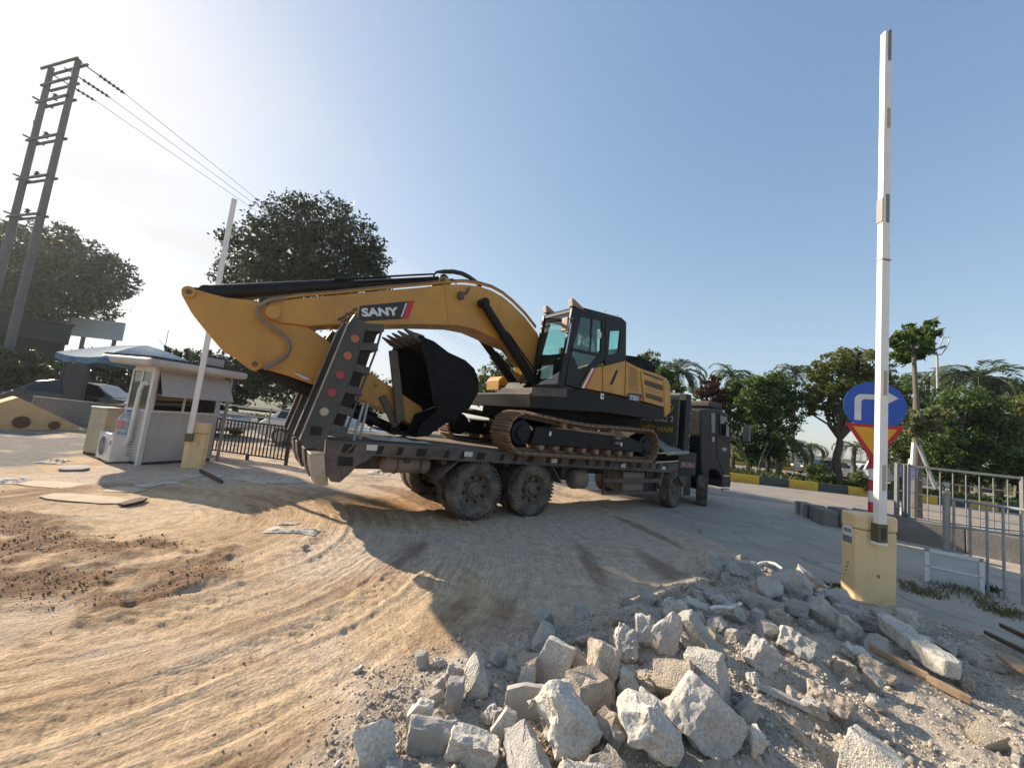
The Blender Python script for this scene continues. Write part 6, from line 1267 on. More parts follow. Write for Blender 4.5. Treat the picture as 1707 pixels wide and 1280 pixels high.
# air conditioner unit, water bottle, cream cabinet
q = G(177, 773); q[2] = .04; ac = thing('air_conditioner', 'white outdoor air conditioner unit standing beside the booth', 'air conditioner', q, math.atan2(-.5, .87) + R_(90) - R_(90))
hA = .55
ac.rotation_euler = (0, 0, R_(-30)); 
MB().box((-.72, 0, 0), (.06, .42, hA)).build('casing', 'ac_white', ac, bevel=.018)
MB().lathe([(.20, -.02), (.215, -.012), (.215, 0), (.0001, 0)], (-.36, 0, .28), 28, axis='y').build('fan_ring', 'ac_white', ac)
MB().lathe([(.0001, -.006), (.19, -.006), (.19, -.001)], (-.36, 0, .28), 24, axis='y').build('fan_opening', 'vent_dark', ac)
for k in range(6): MB().lathe([(.03 + k * .03, -.012), (.034 + k * .03, -.012), (.034 + k * .03, -.007), (.03 + k * .03, -.007)], (-.36, 0, .28), 24, axis='y').build('grille_ring', 'ac_white', ac)
for k in range(6): MB().box((.0605, .24, .12 + k * .055), (.066, .38, .14 + k * .055)).build('side_vent', 'strip_grey', ac)
for x in (-.55, -.05): MB().box((x, -.02, -.05), (x + .06, .44, -.001)).build('foot', 'iron', ac)
MB().box((-.04, -.0045, .33), (.04, -.001, .42)).build('sticker', 'strip_grey', ac)
ca_, sa_ = math.cos(R_(-30)), math.sin(R_(-30)); wx, wy = q[0] + ca_ * -.10 - sa_ * .20, q[1] + sa_ * -.10 + ca_ * .20
wb = thing('water_bottle', 'large translucent blue water bottle on top of the air conditioner', 'water bottle', (wx, wy, q[2] + hA + .002), 0)
MB().lathe([(.0001, .005), (.12, 0), (.14, .02), (.14, .09), (.133, .10), (.14, .11), (.14, .19), (.133, .20), (.14, .21), (.14, .30), (.13, .35), (.07, .41), (.032, .43), (.032, .48), (.0001, .48)], n=28, axis='z').build('bottle', 'bottle_plastic', wb, smooth=45)
MB().cyl((0, 0, .46), (0, 0, .495), .036).build('cap', 'sign_blue', wb)
m = MB()
for k in range(8):
    a0_, a1_ = R_(-120 + k * 9), R_(-120 + (k + 1) * 9); m.add([(.1425 * math.cos(a0_), .1425 * math.sin(a0_), .12), (.1425 * math.cos(a1_), .1425 * math.sin(a1_), .12), (.1425 * math.cos(a1_), .1425 * math.sin(a1_), .28), (.1425 * math.cos(a0_), .1425 * math.sin(a0_), .28)], [(0, 1, 2, 3)])
m.build('paper_label', 'label_print', wb)
q = G(136, 757); q[2] = 0; q2 = G(163, 762); stc = thing('cream_cabinet', 'weathered cream cabinet with a pale lid left of the air conditioner', 'cabinet', q, math.atan2(q2[1] - q[1], q2[0] - q[0]))
wS = np.linalg.norm((q2 - q)[:2]); hS = VZ(150, 680, *q[:2]); MB().box((0, 0, .06), (wS, .38, hS)).build('body', 'stand_cream', stc, bevel=.015); MB().box((.01, .01, -.02), (wS - .01, .36, .058)).build('plinth', 'hole_dark', stc); MB().box((-.015, -.015, hS + .002), (wS + .015, .39, hS + .05)).build('lid', 'booth_white', stc, bevel=.012)
q = G(183, 735); bx_ = thing('carton', 'brown carton on a stand between the cream cabinet and the booth', 'box', (q[0] - .35, q[1] + .25, 0), .3)
MB().box((0, 0, hS - .32), (.5, .4, hS - .02)).build('carton_body', 'box_brown', bx_, bevel=.01); MB().box((.02, .02, 0), (.06, .06, hS - .322)).build('stand_leg', 'iron', bx_); MB().box((.44, .34, 0), (.48, .38, hS - .322)).build('stand_leg', 'iron', bx_); MB().box((.44, .02, 0), (.48, .06, hS - .322)).build('stand_leg', 'iron', bx_); MB().box((.02, .34, 0), (.06, .38, hS - .322)).build('stand_leg', 'iron', bx_)
# second barrier, by the booth
b1_ = G(304, 781); b2_ = G(336, 782); ax_ = b2_ - b1_; w_ = np.linalg.norm(ax_); rz_ = math.atan2(ax_[1], ax_[0]); b1_[2] = 0
br2 = thing('barrier_gate', 'weathered yellow barrier box with raised white arm beside the guard booth', 'barrier', b1_, rz_)
hC = VZ(315, 722, *b1_[:2]); hT = VZ(315, 704, *b1_[:2])
oc = [(-.05, .05), (.03, 0), (w_ - .03, 0), (w_, .04), (w_, .26), (w_ - .03, .30), (0, .30), (-.05, .26)]
MB().prism(oc, -.02, hC, axis='z').build('housing', 'barrier_cream', br2, bevel=.012); MB().prism([(a * 1.0 + (a - w_ / 2) * .03, b_ + (b_ - .15) * .03) for a, b_ in oc], hC + .004, hT, axis='z').build('lid', 'barrier_cream', br2, bevel=.03, seg=3)
zt_ = VZ(393, 335, *b1_[:2]); zb2 = VZ(308, 722, *b1_[:2])
MB().box((-.02, -.10, zb2), (.075, -.045, zt_)).build('arm', 'barrier_white', br2, bevel=.006); MB().box((-.04, -.115, zb2 - .16), (.09, -.002, zb2 + .01)).build('arm_clamp', 'clamp_olive', br2, bevel=.008); MB().lathe([(.0001, -.03), (.05, -.03), (.06, 0)], (.14, 0, hC - .22), 16, axis='y').build('lock_cover', 'barrier_cream', br2, smooth=40)
# dark railing between booth and ramps
def railing(name, label, a, b, h, n, mt, post=None, rails=(.0,), r=.012, extra=()):
    a = np.array(a); b = np.array(b); a[2] = b[2] = 0; d = b - a; L_ = np.linalg.norm(d); rz = math.atan2(d[1], d[0]); t_ = thing(name, label, 'railing', a, rz)
    MB().bar((0, 0, h), (L_, 0, h), .05, .04).build('top_rail', mt, t_); MB().bar((0, 0, .14), (L_, 0, .14), .035, .03).build('bottom_rail', mt, t_)
    me_ = MB().box((-r, -r, .155), (r, r, h - .02)).mesh('bar', mt)
    for i in range(n): mobj('bar', me_, t_, (L_ * (i + .5) / n, 0, 0))
    for s_ in (0, L_ / 2, L_): MB().box((s_ - .03, -.03, -.05), (s_ + .03, .03, h + .02 if s_ != L_ / 2 else .13)).build('post', post or mt, t_)
    return t_
railing('iron_railing', 'dark iron railing section between the booth and the lorry ramps', G(349, 758), G(476, 776), VZ(349, 696, *G(349, 758)[:2]), 21, 'fence_dark')
railing('iron_railing', 'grey railing with close bars behind the cream block', G(48, 708), G(186, 722), VZ(115, 668, *G(115, 716)[:2]), 44, 'fence_grey', r=.014)
ga, gb = AT(352, 690, 13.2), AT(480, 702, 13.4); ga[2] = gb[2] = 0
d = gb - ga; L_ = np.linalg.norm(d); gr_ = thing('guard_rail', 'thin galvanised three rail fence along the road behind the dark railing', 'railing', ga, math.atan2(d[1], d[0]))
zz_ = VZ(352, 672, *ga[:2])
for z in (zz_, zz_ - .3, zz_ - .6): MB().tube([(-1.5, 0, z), (L_ + 6, 0, z)], .022, 8).build('rail', 'galvanised', gr_)
for k in range(7): MB().cyl((-1.5 + k * 1.7, 0, -.05), (-1.5 + k * 1.7, 0, zz_ + .04), .03).build('post', 'galvanised', gr_)
# cream sloping block at the far left
c0, c1 = G(0, 716), G(131, 719); c0 = c0 + (c0 - c1) * .25; c0[2] = c1[2] = 0; d = c1 - c0; L_ = np.linalg.norm(d); cbk = thing('sloping_block', 'large cream sloping block with holes beside the left railing', 'concrete block', c0, math.atan2(d[1], d[0]))
zA = VZ(8, 662, *c0[:2]) * 1.02; s_pk = L_ * .30
MB().prism([(0, 0), (0, zA * .62), (s_pk, zA), (L_ * .985, .16), (L_, .12), (L_, 0)], 0, .75).build('block', 'block_cream', cbk, bevel=.02)
for s_, z_, r_ in ((s_pk + .15, .22, .17), (L_ * .72, .16, .12)): MB().cyl((s_, -.004, z_), (s_, -.016, z_), r_, n=18).build('hole_mouth', 'hole_dark', cbk)
# twin power poles with crossarms and wires
def onZ(px, py, z): d_ = ray(px, py); return CP + d_ * (z - EYE) / d_[2]
PT = 20.5; pA, pB = onZ(131, 100, PT), onZ(86, 113, PT)
hpz = thing('power_pole', 'twin concrete power poles joined by steel crossarms at the left edge', 'power pole', (pA[0], pA[1], 0), 0)
dB = pB - pA; dB[2] = 0
for nm, o in (('pole', np.zeros(3)), ('pole', dB)): MB().tube([(o[0], o[1], -.3), (o[0], o[1], PT)], [.21, .135], 18).build(nm, 'pole_concrete', hpz, smooth=50)
ub = dB / np.linalg.norm(dB); ub_n = np.array([-ub[1], ub[0], 0]); wire_dir = np.array([.55, .83, 0]); LB = np.linalg.norm(dB)
def arm2(z, ov, mt='iron', off=.16):
    for sg in (-1, 1): p, q_ = -ub * ov + ub_n * off * sg, dB + ub * ov + ub_n * off * sg; MB().bar((p[0], p[1], z), (q_[0], q_[1], z), .09, .12).build('crossarm', mt, hpz)
arm2(PT - .2, .5, off=.22); arm2(PT - 1.4, .1, off=.2)
for py in (162, 227, 294, 358):
    z = VZ(112 - (py - 162) * .24, py, *pA[:2]); arm2(z, .25, off=.18)
    for f_ in (-.05,): p = dB * (1 - f_); MB().bar((p[0] - ub_n[0] * .5, p[1] - ub_n[1] * .5, z + .2), (p[0] + ub_n[0] * .4, p[1] + ub_n[1] * .4, z + .2), .08, .08).build('cross_tie', 'iron', hpz)
    p = dB * .55; MB().lathe([(.0001, 0), (.13, .04), (.05, .1), (.14, .18), (.05, .25), (.14, .32), (.05, .4), (.0001, .44)], (p[0], p[1], z + .10), 12).build('insulator', 'insulator', hpz, smooth=50)
tgt = [AT(830 + k * 22, 600 + k * 3, 110) for k in range(3)]
for k, (f_, o0) in enumerate(((-.12, 0), (.5, 0), (1.1, 0))):
    st_ = pA + dB * f_; st_ = np.array([st_[0], st_[1], PT - .25]); dv_ = tgt[k] - st_; dn = dv_ / np.linalg.norm(dv_)
    pts = [st_ + dn * t_ for t_ in (0, .9, 1.6, 2.4)]
    ins = MB().tube([tuple(p - pA * [1, 1, 0]) for p in (st_, st_ + dn * .9)], .035, 6).build('strain_link', 'iron', hpz)
    iv = MB()
    for t_ in np.linspace(.9, 2.0, 6): a = st_ + dn * t_ - pA * [1, 1, 0]; b_ = a + dn * .1; iv.tube([tuple(a), tuple(b_)], [.12, .06], 10)
    iv.tube([tuple(st_ + dn * .9 - pA * [1, 1, 0]), tuple(st_ + dn * 2.2 - pA * [1, 1, 0])], .045, 8); iv.build('strain_insulator', 'insulator', hpz)
    w0 = st_ + dn * 2.2; wr = []
    for t_ in np.linspace(0, 1, 26): p = w0 + (tgt[k] - w0) * t_; p[2] -= 3.0 * math.sin(math.pi * t_) * .9; wr.append(tuple(p - w0))
    o = thing('power_line', ('nearest', 'middle', 'farthest')[k] + ' of the three wires that run down from the twin power poles', 'wire', w0, 0, 'wires from the twin power poles'); MB().tube(wr, .016, 5, cap=False).build('cable', 'wire_dark', o)
# loose cable down the pole
wr = [tuple(dB * 1.1 - ub_n * .3 * math.sin(t_ * 3) + ub * (.25 + .5 * t_) + np.array([0, 0, VZ(60, 165, *pA[:2]) - t_ * 9.0])) for t_ in np.linspace(0, 1, 16)]; MB().tube(wr, .02, 6).build('drop_cable', 'pole_concrete', hpz)
# platform shed and billboard behind
e0 = AT(121, 545, 25.0); e1 = AT(-40, 522, 21.7); zt_ = e0[2]; dE = e1 - e0; dE[2] = 0; L_ = np.linalg.norm(dE); shd = thing('roadside_shed', 'dark flat roofed shed with a deep grey fascia under the power poles', 'shed', (e0[0], e0[1], 0), math.atan2(dE[1], dE[0]))
zb_ = AT(110, 575, 25.0)[2]; MB().box((0, -2.6, zb_), (L_ + 6, 0, zt_)).build('fascia', 'shed_grey', shd, bevel=.03); MB().box((-.08, -2.7, zt_ + .002), (L_ + 6, .08, zt_ + .18)).build('roof_edge', 'shed_grey', shd)
MB().box((.2, -2.4, 0), (L_ + 6, -.35, zb_ - .003)).build('wall', 'shed_dark', shd)
for x in (.12, 2.2, 4.4): MB().box((x, -.25, 0), (x + .16, -.09, zb_ - .003)).build('post', 'shed_dark', shd)
w0 = AT(97, 662, 14.6); pnl = thing('dark_screen', 'dark green screen panel standing behind the railing left of the parked car', 'screen', (w0[0], w0[1], 0), R_(-14)); ww = np.linalg.norm((AT(148, 662, 14.6) - w0)[:2]); hh_ = AT(110, 604, 14.6)[2]
MB().box((0, 0, .05), (ww, .06, hh_)).build('panel', 'shed_dark', pnl); MB().box((ww + .002, -.03, 0), (ww + .08, .09, hh_ + .05)).build('frame_post', 'shed_grey', pnl); MB().box((-.08, -.03, 0), (-.002, .09, hh_ + .05)).build('frame_post', 'shed_grey', pnl)
g0, g1 = AT(110, 572, 40), AT(200, 568, 40); bb_ = thing('billboard', 'pale grey billboard panel behind the left tree', 'billboard', ((g0[0] + g1[0]) / 2, 40, 0), 0); hw_ = (g1[0] - g0[0]) / 2
MB().box((-hw_, 0, g1[2]), (hw_, .25, AT(150, 532, 40)[2])).build('board', 'billboard', bb_); MB().box((-hw_ * .6, .26, 0), (-hw_ * .6 + .25, .5, g1[2] + 1)).build('leg', 'iron', bb_); MB().box((hw_ * .6, .26, 0), (hw_ * .6 + .25, .5, g1[2] + 1)).build('leg', 'iron', bb_)
a0_ = AT(274, 585, 30); an = thing('antenna', 'thin roof antenna with a bare cross rod above the booth', 'antenna', (a0_[0], a0_[1], 0), 0); zT = AT(276, 550, 30)[2]
MB().cyl((0, 0, 0), (0, 0, zT), .04, .02).build('mast', 'iron', an); MB().bar((-.55, 0, zT - .9), (.3, 0, zT - 1.5), .03, .03).build('rod', 'iron', an)
# ================================================================ rubble, planks, rags
def rock_mesh(name, dims, m, seed, kind='block', sub=2, rough=.10):
    rng = np.random.default_rng(seed); bm = bmesh.new(); n = 16 if kind == 'round' else 11
    if kind == 'slab':
        k = rng.integers(5, 8); ang = np.sort(rng.uniform(0, 6.28, k)); ang = np.linspace(0, 6.28, k, endpoint=False) + rng.uniform(-.35, .35, k)
        for a in ang:
            r = rng.uniform(.8, 1.1); s_ = max(abs(math.cos(a)), abs(math.sin(a))); x, z = math.cos(a) / s_ * r * .98, math.sin(a) / s_ * r * .98
            for y in (-1, 1): bm.verts.new((x * .5 * rng.uniform(.94, 1.04), y * .5, z * .5 * rng.uniform(.94, 1.04)))
    else:
        ax3 = rng.integers(0, 3)
        if kind == 'block':
            kk = rng.integers(4, 7); ang = np.linspace(0, 6.28, kk, endpoint=False) + rng.uniform(-.3, .3, kk) + rng.uniform(0, 1.5)
            for a in ang:
                s_ = max(abs(math.cos(a)), abs(math.sin(a))); r = rng.uniform(.8, 1.02); p, q = math.cos(a) / s_ * r * .5, math.sin(a) / s_ * r * .5
                for e in (-1, 1):
                    v = [p + rng.uniform(-.07, .07), q + rng.uniform(-.07, .07)]; v.insert(ax3, e * .5 * rng.uniform(.82, 1.0)); bm.verts.new(v)
        for i in range(0 if kind == 'block' else n):
            v = rng.normal(size=3); v /= np.linalg.norm(v); p = 1.2 if kind == 'round' else .62
            v = np.sign(v) * np.abs(v) ** p; v /= (np.max(np.abs(v)) if kind != 'round' else np.linalg.norm(v)); bm.verts.new(v * .5 * rng.uniform(.82, 1.05))
        if False:
            for sx in (-1, 1):
                for sy in (-1, 1):
                    for sz in (-1, 1):
                        if rng.random() < .72: bm.verts.new((sx * .46 * rng.uniform(.75, 1.05), sy * .46 * rng.uniform(.75, 1.05), sz * .46 * rng.uniform(.75, 1.05)))
    r = bmesh.ops.convex_hull(bm, input=bm.verts); bmesh.ops.delete(bm, geom=[g for g in r['geom_interior'] if isinstance(g, bmesh.types.BMVert)], context='VERTS')
    for v in bm.verts: v.co = Vector((v.co.x * dims[0], v.co.y * dims[1], v.co.z * dims[2]))
    bmesh.ops.bevel(bm, geom=bm.edges[:], offset=min(dims) * .03, segments=1, affect='EDGES', profile=.6)
    bmesh.ops.triangulate(bm, faces=bm.faces[:])
    for it in range(sub):
        ml = max(dims) / (3.2 * 2 ** it); es = [e for e in bm.edges if e.calc_length() > ml]
        if es: bmesh.ops.subdivide_edges(bm, edges=es, cuts=1); bmesh.ops.triangulate(bm, faces=[f for f in bm.faces if len(f.verts) > 3])
    bm.normal_update(); o = Vector(rng.uniform(-50, 50, 3)); sz = min(dims)
    for v in bm.verts:
        d = mnoise.fractal(v.co * (2.2 / max(dims)) * 2 + o, .9, 2.1, 5) * rough + mnoise.noise(v.co * (9 / max(dims)) + o) * rough * .45; v.co += v.normal * d * sz
    for f in bm.faces: f.smooth = True
    me = bpy.data.meshes.new(name); bm.to_mesh(me); bm.free(); me.materials.append(MATS[m]); me.set_sharp_from_angle(angle=R_(28)); return me
def chunk(px, py, wp, hp, label, m='chunk_grey', kind='block', tilt=0., thick=.7, yaw=None, seed=0, name='concrete_chunk', cat='rubble', lift=0., sub=3, group=None):
    """wp x hp: size in the photograph; set where its foot meets the ground"""
    g = G(px, py + hp * .42, .08)
    for _ in range(3): g = G(px, py + hp * .42, HZ(g[0], g[1]))
    dep = (g - CP) @ FW; az = math.atan2(g[0], g[1]); st = 1 / max(.6, math.cos(az)); w = wp * dep / FPX / st; h = hp * dep / FPX * 1.04; w *= 1.10
    d = thick * min(w, h) if kind == 'slab' else thick * (w + h) / 2
    me = rock_mesh(name, (w, d, h), m, seed or int(px * 7 + py), kind, sub)
    vx = g[:2] / np.linalg.norm(g[:2]); o = mobj(name, me, None, (g[0] + vx[0] * d * .35, g[1] + vx[1] * d * .35, g[2] + h * .34 + lift))
    o.rotation_euler = (random.uniform(-.65, -.1) if kind == 'block' else random.uniform(-.4, 0), tilt, -az + (random.uniform(-.3, .3) if yaw is None else yaw)); o.rotation_mode = 'XYZ'
    return tag(o, label, cat, group)
CH = [
 (1107, 1056, 62, 84, 'big oval pale concrete slab propped upright near the top of the rubble heap', 'chunk_grey', 'round', .2, .45),
 (1070, 1055, 24, 54, 'narrow upright concrete stick leaning on the oval slab', 'chunk_grey', 'block', -.1, .8),
 (1040, 1078, 44, 52, 'blocky grey chunk below the narrow upright stick', 'chunk_grey', 'block', .1, .8),
 (980, 1074, 46, 28, 'rounded beige lump at the left upper rim of the heap', 'chunk_warm', 'round', 0, .8),
 (918, 1108, 56, 76, 'smooth pale slab standing on edge at the left of the heap', 'chunk_grey', 'slab', .25, .3),
 (880, 1125, 28, 46, 'small cream slab tucked against the smooth standing slab', 'chunk_pale', 'slab', .05, .4),
 (880, 1172, 82, 60, 'dark faced trapezoid slab standing in the middle of the heap', 'concrete', 'slab', 0, .28),
 (994, 1128, 56, 90, 'tall two faced brown grey block right of the trapezoid slab', 'chunk_warm', 'block', .18, .7),
 (1039, 1146, 50, 54, 'rounded pale boulder right of the tall two faced block', 'chunk_grey', 'round', -.1, .8),
 (938, 1222, 124, 142, 'large pale pyramid shaped rock at the bottom of the picture', 'chunk_pale', 'round', .1, .8),
 (1066, 1240, 160, 122, 'largest pitted pale boulder at the bottom of the heap', 'chunk_pale', 'round', .05, .75),
 (1168, 1200, 118, 84, 'long dark slanting slab right of the largest boulder', 'chunk_grey', 'block', .6, .6),
 (716, 1232, 78, 58, 'flat fronted rectangular block at the lower left of the heap', 'concrete', 'block', .03, .5),
 (694, 1196, 40, 54, 'leaning slab behind the flat fronted block', 'chunk_pale', 'slab', .2, .5),
 (622, 1252, 62, 66, 'broken slab pair at the bottom left corner of the heap', 'chunk_pale', 'block', -.25, .5),
 (782, 1262, 78, 60, 'pale wedge shaped rock at the bottom edge', 'chunk_pale', 'block', .2, .8),
 (815, 1200, 34, 34, 'small rough lump left of the trapezoid slab', 'chunk_grey', 'round', 0, .9),
 (730, 1143, 28, 30, 'small rounded stone on the left fringe of the heap', 'chunk_grey', 'round', 0, .9),
 (757, 1125, 28, 24, 'small split stone on the left fringe of the heap', 'chunk_grey', 'block', .2, .9),
 (731, 1108, 25, 23, 'bluish grey stone at the outermost left tip of the heap', 'chunk_grey', 'round', 0, .9),
 (838, 1214, 40, 62, 'leaning flat shard under the trapezoid slab', 'chunk_grey', 'slab', .5, .3),
 (1166, 1068, 44, 84, 'long rectangular beam piece lying diagonally near the heap top', 'concrete', 'block', -.75, .8),
 (1268, 1098, 54, 46, 'stepped grey block in the middle right of the heap', 'chunk_grey', 'block', .5, .8),
 (1322, 1076, 62, 38, 'broken grey block below the flat paver', 'chunk_grey', 'block', .35, .8),
 (1426, 1088, 52, 48, 'whitish crumbly chunk left of the long white strip', 'chunk_pale', 'round', .3, .8),
 (1402, 1118, 46, 30, 'flat brownish block below the crumbly chunk', 'chunk_warm', 'block', .1, .9),
 (1460, 1122, 66, 32, 'beige kerb piece lying below the long white strip', 'chunk_warm', 'block', .22, .7),
 (1376, 1173, 70, 34, 'tan block lying alone in the right hand gravel', 'chunk_warm', 'block', .2, .7),
 (1176, 1160, 46, 60, 'cream topped upright block above the long dark slab', 'chunk_pale', 'block', .08, .8),
 (1263, 1243, 34, 54, 'small cream boulder at the bottom right of the largest boulder', 'chunk_pale', 'round', -.1, .8),
 (1268, 1010, 66, 34, 'smooth plaster slab at the upper rim of the heap', 'concrete', 'slab', .05, .8),
 (1326, 1016, 42, 26, 'grey block at the upper rim right of the plaster slab', 'concrete', 'block', .08, .9),
 (1350, 1046, 42, 18, 'thin flat paver lying on the heap', 'concrete', 'block', .08, 1.2),
 (1412, 1024, 50, 26, 'upper of two grey pavers beside the cream barrier box', 'concrete', 'block', .08, 1.0),
 (1442, 1040, 50, 26, 'lower of two grey pavers beside the cream barrier box', 'concrete', 'block', .05, 1.0),
 (1256, 1137, 30, 26, 'whitish lump below the stepped grey block', 'chunk_pale', 'round', .1, .9),
 (1298, 1030, 42, 28, 'weathered round lump between the rim slabs', 'chunk_warm', 'round', 0, .8),
 (1542, 1076, 24, 28, 'small upright stub right of the long white strip', 'chunk_grey', 'block', .1, .9),
 (1515, 1066, 34, 24, 'grey lump at the upper end of the white strip', 'chunk_grey', 'round', .1, .9),
 (1580, 1080, 40, 22, 'broken dark lumps at the right end of the heap', 'chunk_grey', 'block', .2, .9),
 (1610, 1140, 40, 30, 'brown grey lump by the right edge boards', 'chunk_warm', 'round', .1, .9),
 (1388, 1000, 56, 16, 'pale split slab at the foot of the cream barrier box', 'chunk_pale', 'block', .1, 1.0),
 (1200, 1005, 40, 26, 'dark clod on the far rim of the heap', 'chunk_grey', 'round', .1, .9),
 (1160, 1018, 36, 28, 'grey lump behind the oval slab', 'chunk_grey', 'block', .1, .9),
 (1120, 1010, 34, 22, 'pale lump at the far left rim of the heap', 'chunk_pale', 'block', .1, .9),
 (1085, 1195, 70, 50, 'grey slab wedged above the largest boulder', 'chunk_grey', 'block', .3, .6),
 (596, 1117, 24, 14, 'single stone lying alone on the tyre marked dirt', 'chunk_grey', 'round', 0, .9),
 (508, 912, 16, 10, 'dark clod on the sand near the tyre tracks', 'chunk_warm', 'round', 0, .9),
 (960, 1215, 34, 30, 'small grey block behind the pyramid rock', 'chunk_grey', 'block', .1, .9),
 (860, 1250, 50, 40, 'rough lump left of the pyramid rock', 'chunk_grey', 'round', .1, .9),
 (1330, 1230, 30, 22, 'pinkish lump in the right hand gravel', 'chunk_warm', 'round', 0, .9),
 (1480, 1230, 36, 24, 'pale lump in the bottom right gravel', 'chunk_pale', 'round', 0, .9)]
for c in CH: chunk(c[0], c[1], c[2], c[3], c[4], c[5], c[6], c[7], c[8])
# long strips, boards, pipes
def lie(px0, py0, px1, py1, w, h, label, m, name, cat, lift=.05, n=8, jag=.12, seed=3):
    rng = np.random.default_rng(seed); a = G(px0, py0, .12); b = G(px1, py1, .12); a[2] = HZ(a[0], a[1]) + lift; b[2] = HZ(b[0], b[1]) + lift
    d = Vector(b - a); L_ = d.length; mb = MB(); vs_ = []
    for i in range(n + 1):
        x = L_ * i / n; f = 1 - (.45 * (i in (0, n))); j = rng.uniform(1 - jag, 1 + jag, 4)
        vs_ += [(x, -w / 2 * j[0] * f, -h / 2 * j[1]), (x, w / 2 * j[1] * f, -h / 2 * j[2]), (x, w / 2 * j[2] * f, h / 2 * j[3]), (x, -w / 2 * j[3] * f, h / 2 * j[0])]
    fs_ = [(i * 4 + k, i * 4 + (k + 1) % 4, (i + 1) * 4 + (k + 1) % 4, (i + 1) * 4 + k) for i in range(n) for k in range(4)] + [(3, 2, 1, 0), tuple(n * 4 + k for k in range(4))]
    mb.add(vs_, fs_); o = mb.build(name, m, None, bevel=min(w, h) * .12); o.location = tuple(a); o.rotation_euler = (0, -math.asin(max(-1, min(1, d.z / L_))), math.atan2(d.y, d.x)); return tag(o, label, cat)
lie(1472, 1064, 1588, 1152, .17, .12, 'long whitish broken concrete strip lying across the right of the heap', 'chunk_pale', 'concrete_strip', 'rubble', .12, 12, .2)
lie(1545, 1150, 1620, 1182, .04, .05, 'reddish brown timber batten below the white strip', 'wood_raw', 'timber_batten', 'batten', .04, 4, .03)
lie(1450, 1100, 1548, 1150, .04, .045, 'pale brown stick partly under the white strip', 'wood_raw', 'timber_batten', 'batten', .05, 5, .08)
lie(1668, 1046, 1725, 1092, .045, .04, 'dark plank sticking in at the right edge, upper one', 'wood_dark', 'plank', 'plank', .16, 4, .05)
lie(1642, 1062, 1718, 1112, .04, .035, 'dark plank sticking in at the right edge, lower one', 'wood_dark', 'plank', 'plank', .10, 4, .05)
lie(1672, 1102, 1720, 1146, .16, .03, 'brown board at the right edge below the dark planks', 'wood_raw', 'board', 'board', .08, 4, .05)
lie(1380, 1225, 1260, 1190, .05, .03, 'thin grey stick in the gravel right of the dark slab', 'chunk_grey', 'stick', 'stick', .03, 4, .1)
def pipe(pts, r, label, m, name, cat):
    P_ = []
    for (px, py, z) in pts: g = G(px, py, .12 + z); P_.append((g[0], g[1], HZ(g[0], g[1]) + .04 + z))
    o_ = P_[0]; o = MB().tube([tuple(np.array(p) - o_) for p in P_], r, 10).build(name, m, None, smooth=50); o.location = o_; return tag(o, label, cat)
pipe([(1180, 1066, .03), (1188, 1060, .06), (1200, 1056, .08), (1216, 1054, .08), (1233, 1052, .08)], .014, 'bent white plastic pipe sticking out of the rubble', 'pipe_white', 'plastic_pipe', 'pipe')
pipe([(1256, 953, .0), (1268, 947, .05), (1280, 945, .07), (1292, 950, .07), (1303, 960, .05), (1313, 968, .0)], .018, 'curved pale strip arching over the far rim of the heap', 'pipe_white', 'bent_strip', 'strip')
for px, py, w_, h_, t_, lab in ((1366, 983, 30, 11, .06, 'red brick lying flat left of the cream barrier box'), (1395, 986, 12, 14, .3, 'upright broken red brick beside the flat red brick'), (1404, 980, 22, 10, -.3, 'tilted red brick against the cream barrier box'), (1346, 968, 18, 12, .1, 'half buried red brick at the back of the heap'), (1108, 1140, 22, 14, .5, 'reddish brick shard among the boulders'), (1100, 1128, 16, 10, .9, 'orange brick splinter among the boulders')):
    chunk(px, py, w_, h_, lab, 'brick_red', 'block', t_, 1.1, name='broken_brick', cat='brick', sub=2)
# medium lumps scattered through the heap, each its own
protos = [rock_mesh('rubble_lump', (1, rnd_, .75), mt, 300 + i, kd, 2, .10) for i, (rnd_, mt, kd) in enumerate([(.7, 'chunk_grey', 'block'), (.6, 'chunk_pale', 'slab'), (.9, 'chunk_grey', 'block'), (.7, 'chunk_warm', 'block'), (.4, 'chunk_grey', 'slab'), (.8, 'chunk_pale', 'round'), (.65, 'chunk_warm', 'block'), (.5, 'concrete', 'slab')])]
rng = np.random.default_rng(12); k = 0; PN = ['grey angular block', 'pale flat slab piece', 'thick grey block', 'tan angular block', 'thin grey slab shard', 'pale rounded lump', 'tan wedge block', 'smooth grey slab piece']
while k < 290:
    x, y = rng.uniform(-.7, 5.6), rng.uniform(1.3, 5.9)
    if inpoly(np.array([x]), np.array([y]), RUBBLE, .2)[0] < .55: continue
    if rng.random() > .22 + .9 * max(math.exp(-((x - 1.5) ** 2 + (y - 3.2) ** 2) / .55), math.exp(-((x - 2.9) ** 2 + (y - 4.4) ** 2) / .7), .7 * math.exp(-((x - .6) ** 2 + (y - 2.4) ** 2) / .5)): continue
    s_ = float(np.clip(rng.lognormal(-2.12, .5), .05, .32)); pidx = rng.integers(len(protos)); o = mobj('rubble_lump', protos[pidx], None, (x, y, HZ(x, y) + s_ * .22)); o.scale = (s_, s_, s_); o.rotation_euler = tuple(rng.uniform(0, 6.28, 3)); pi_ = int(pidx); zn = 'on the left fringe of the rubble heap' if x < .35 else ('on the near slope of the rubble heap' if y < 2.7 and x < 2.4 else ('among the boulders in the middle of the heap' if x < 2.2 else ('on the far rim of the heap' if y > 4.2 else 'in the gravel on the right of the heap'))); lb_ = f'small {PN[pi_]} lying {zn}'; tag(o, lb_, 'rubble', f'{PN[pi_]}s {zn}'); k += 1
bp_ = rock_mesh('brick_bit', (1, .55, .4), 'brick_red', 611, 'block', 2, .05)
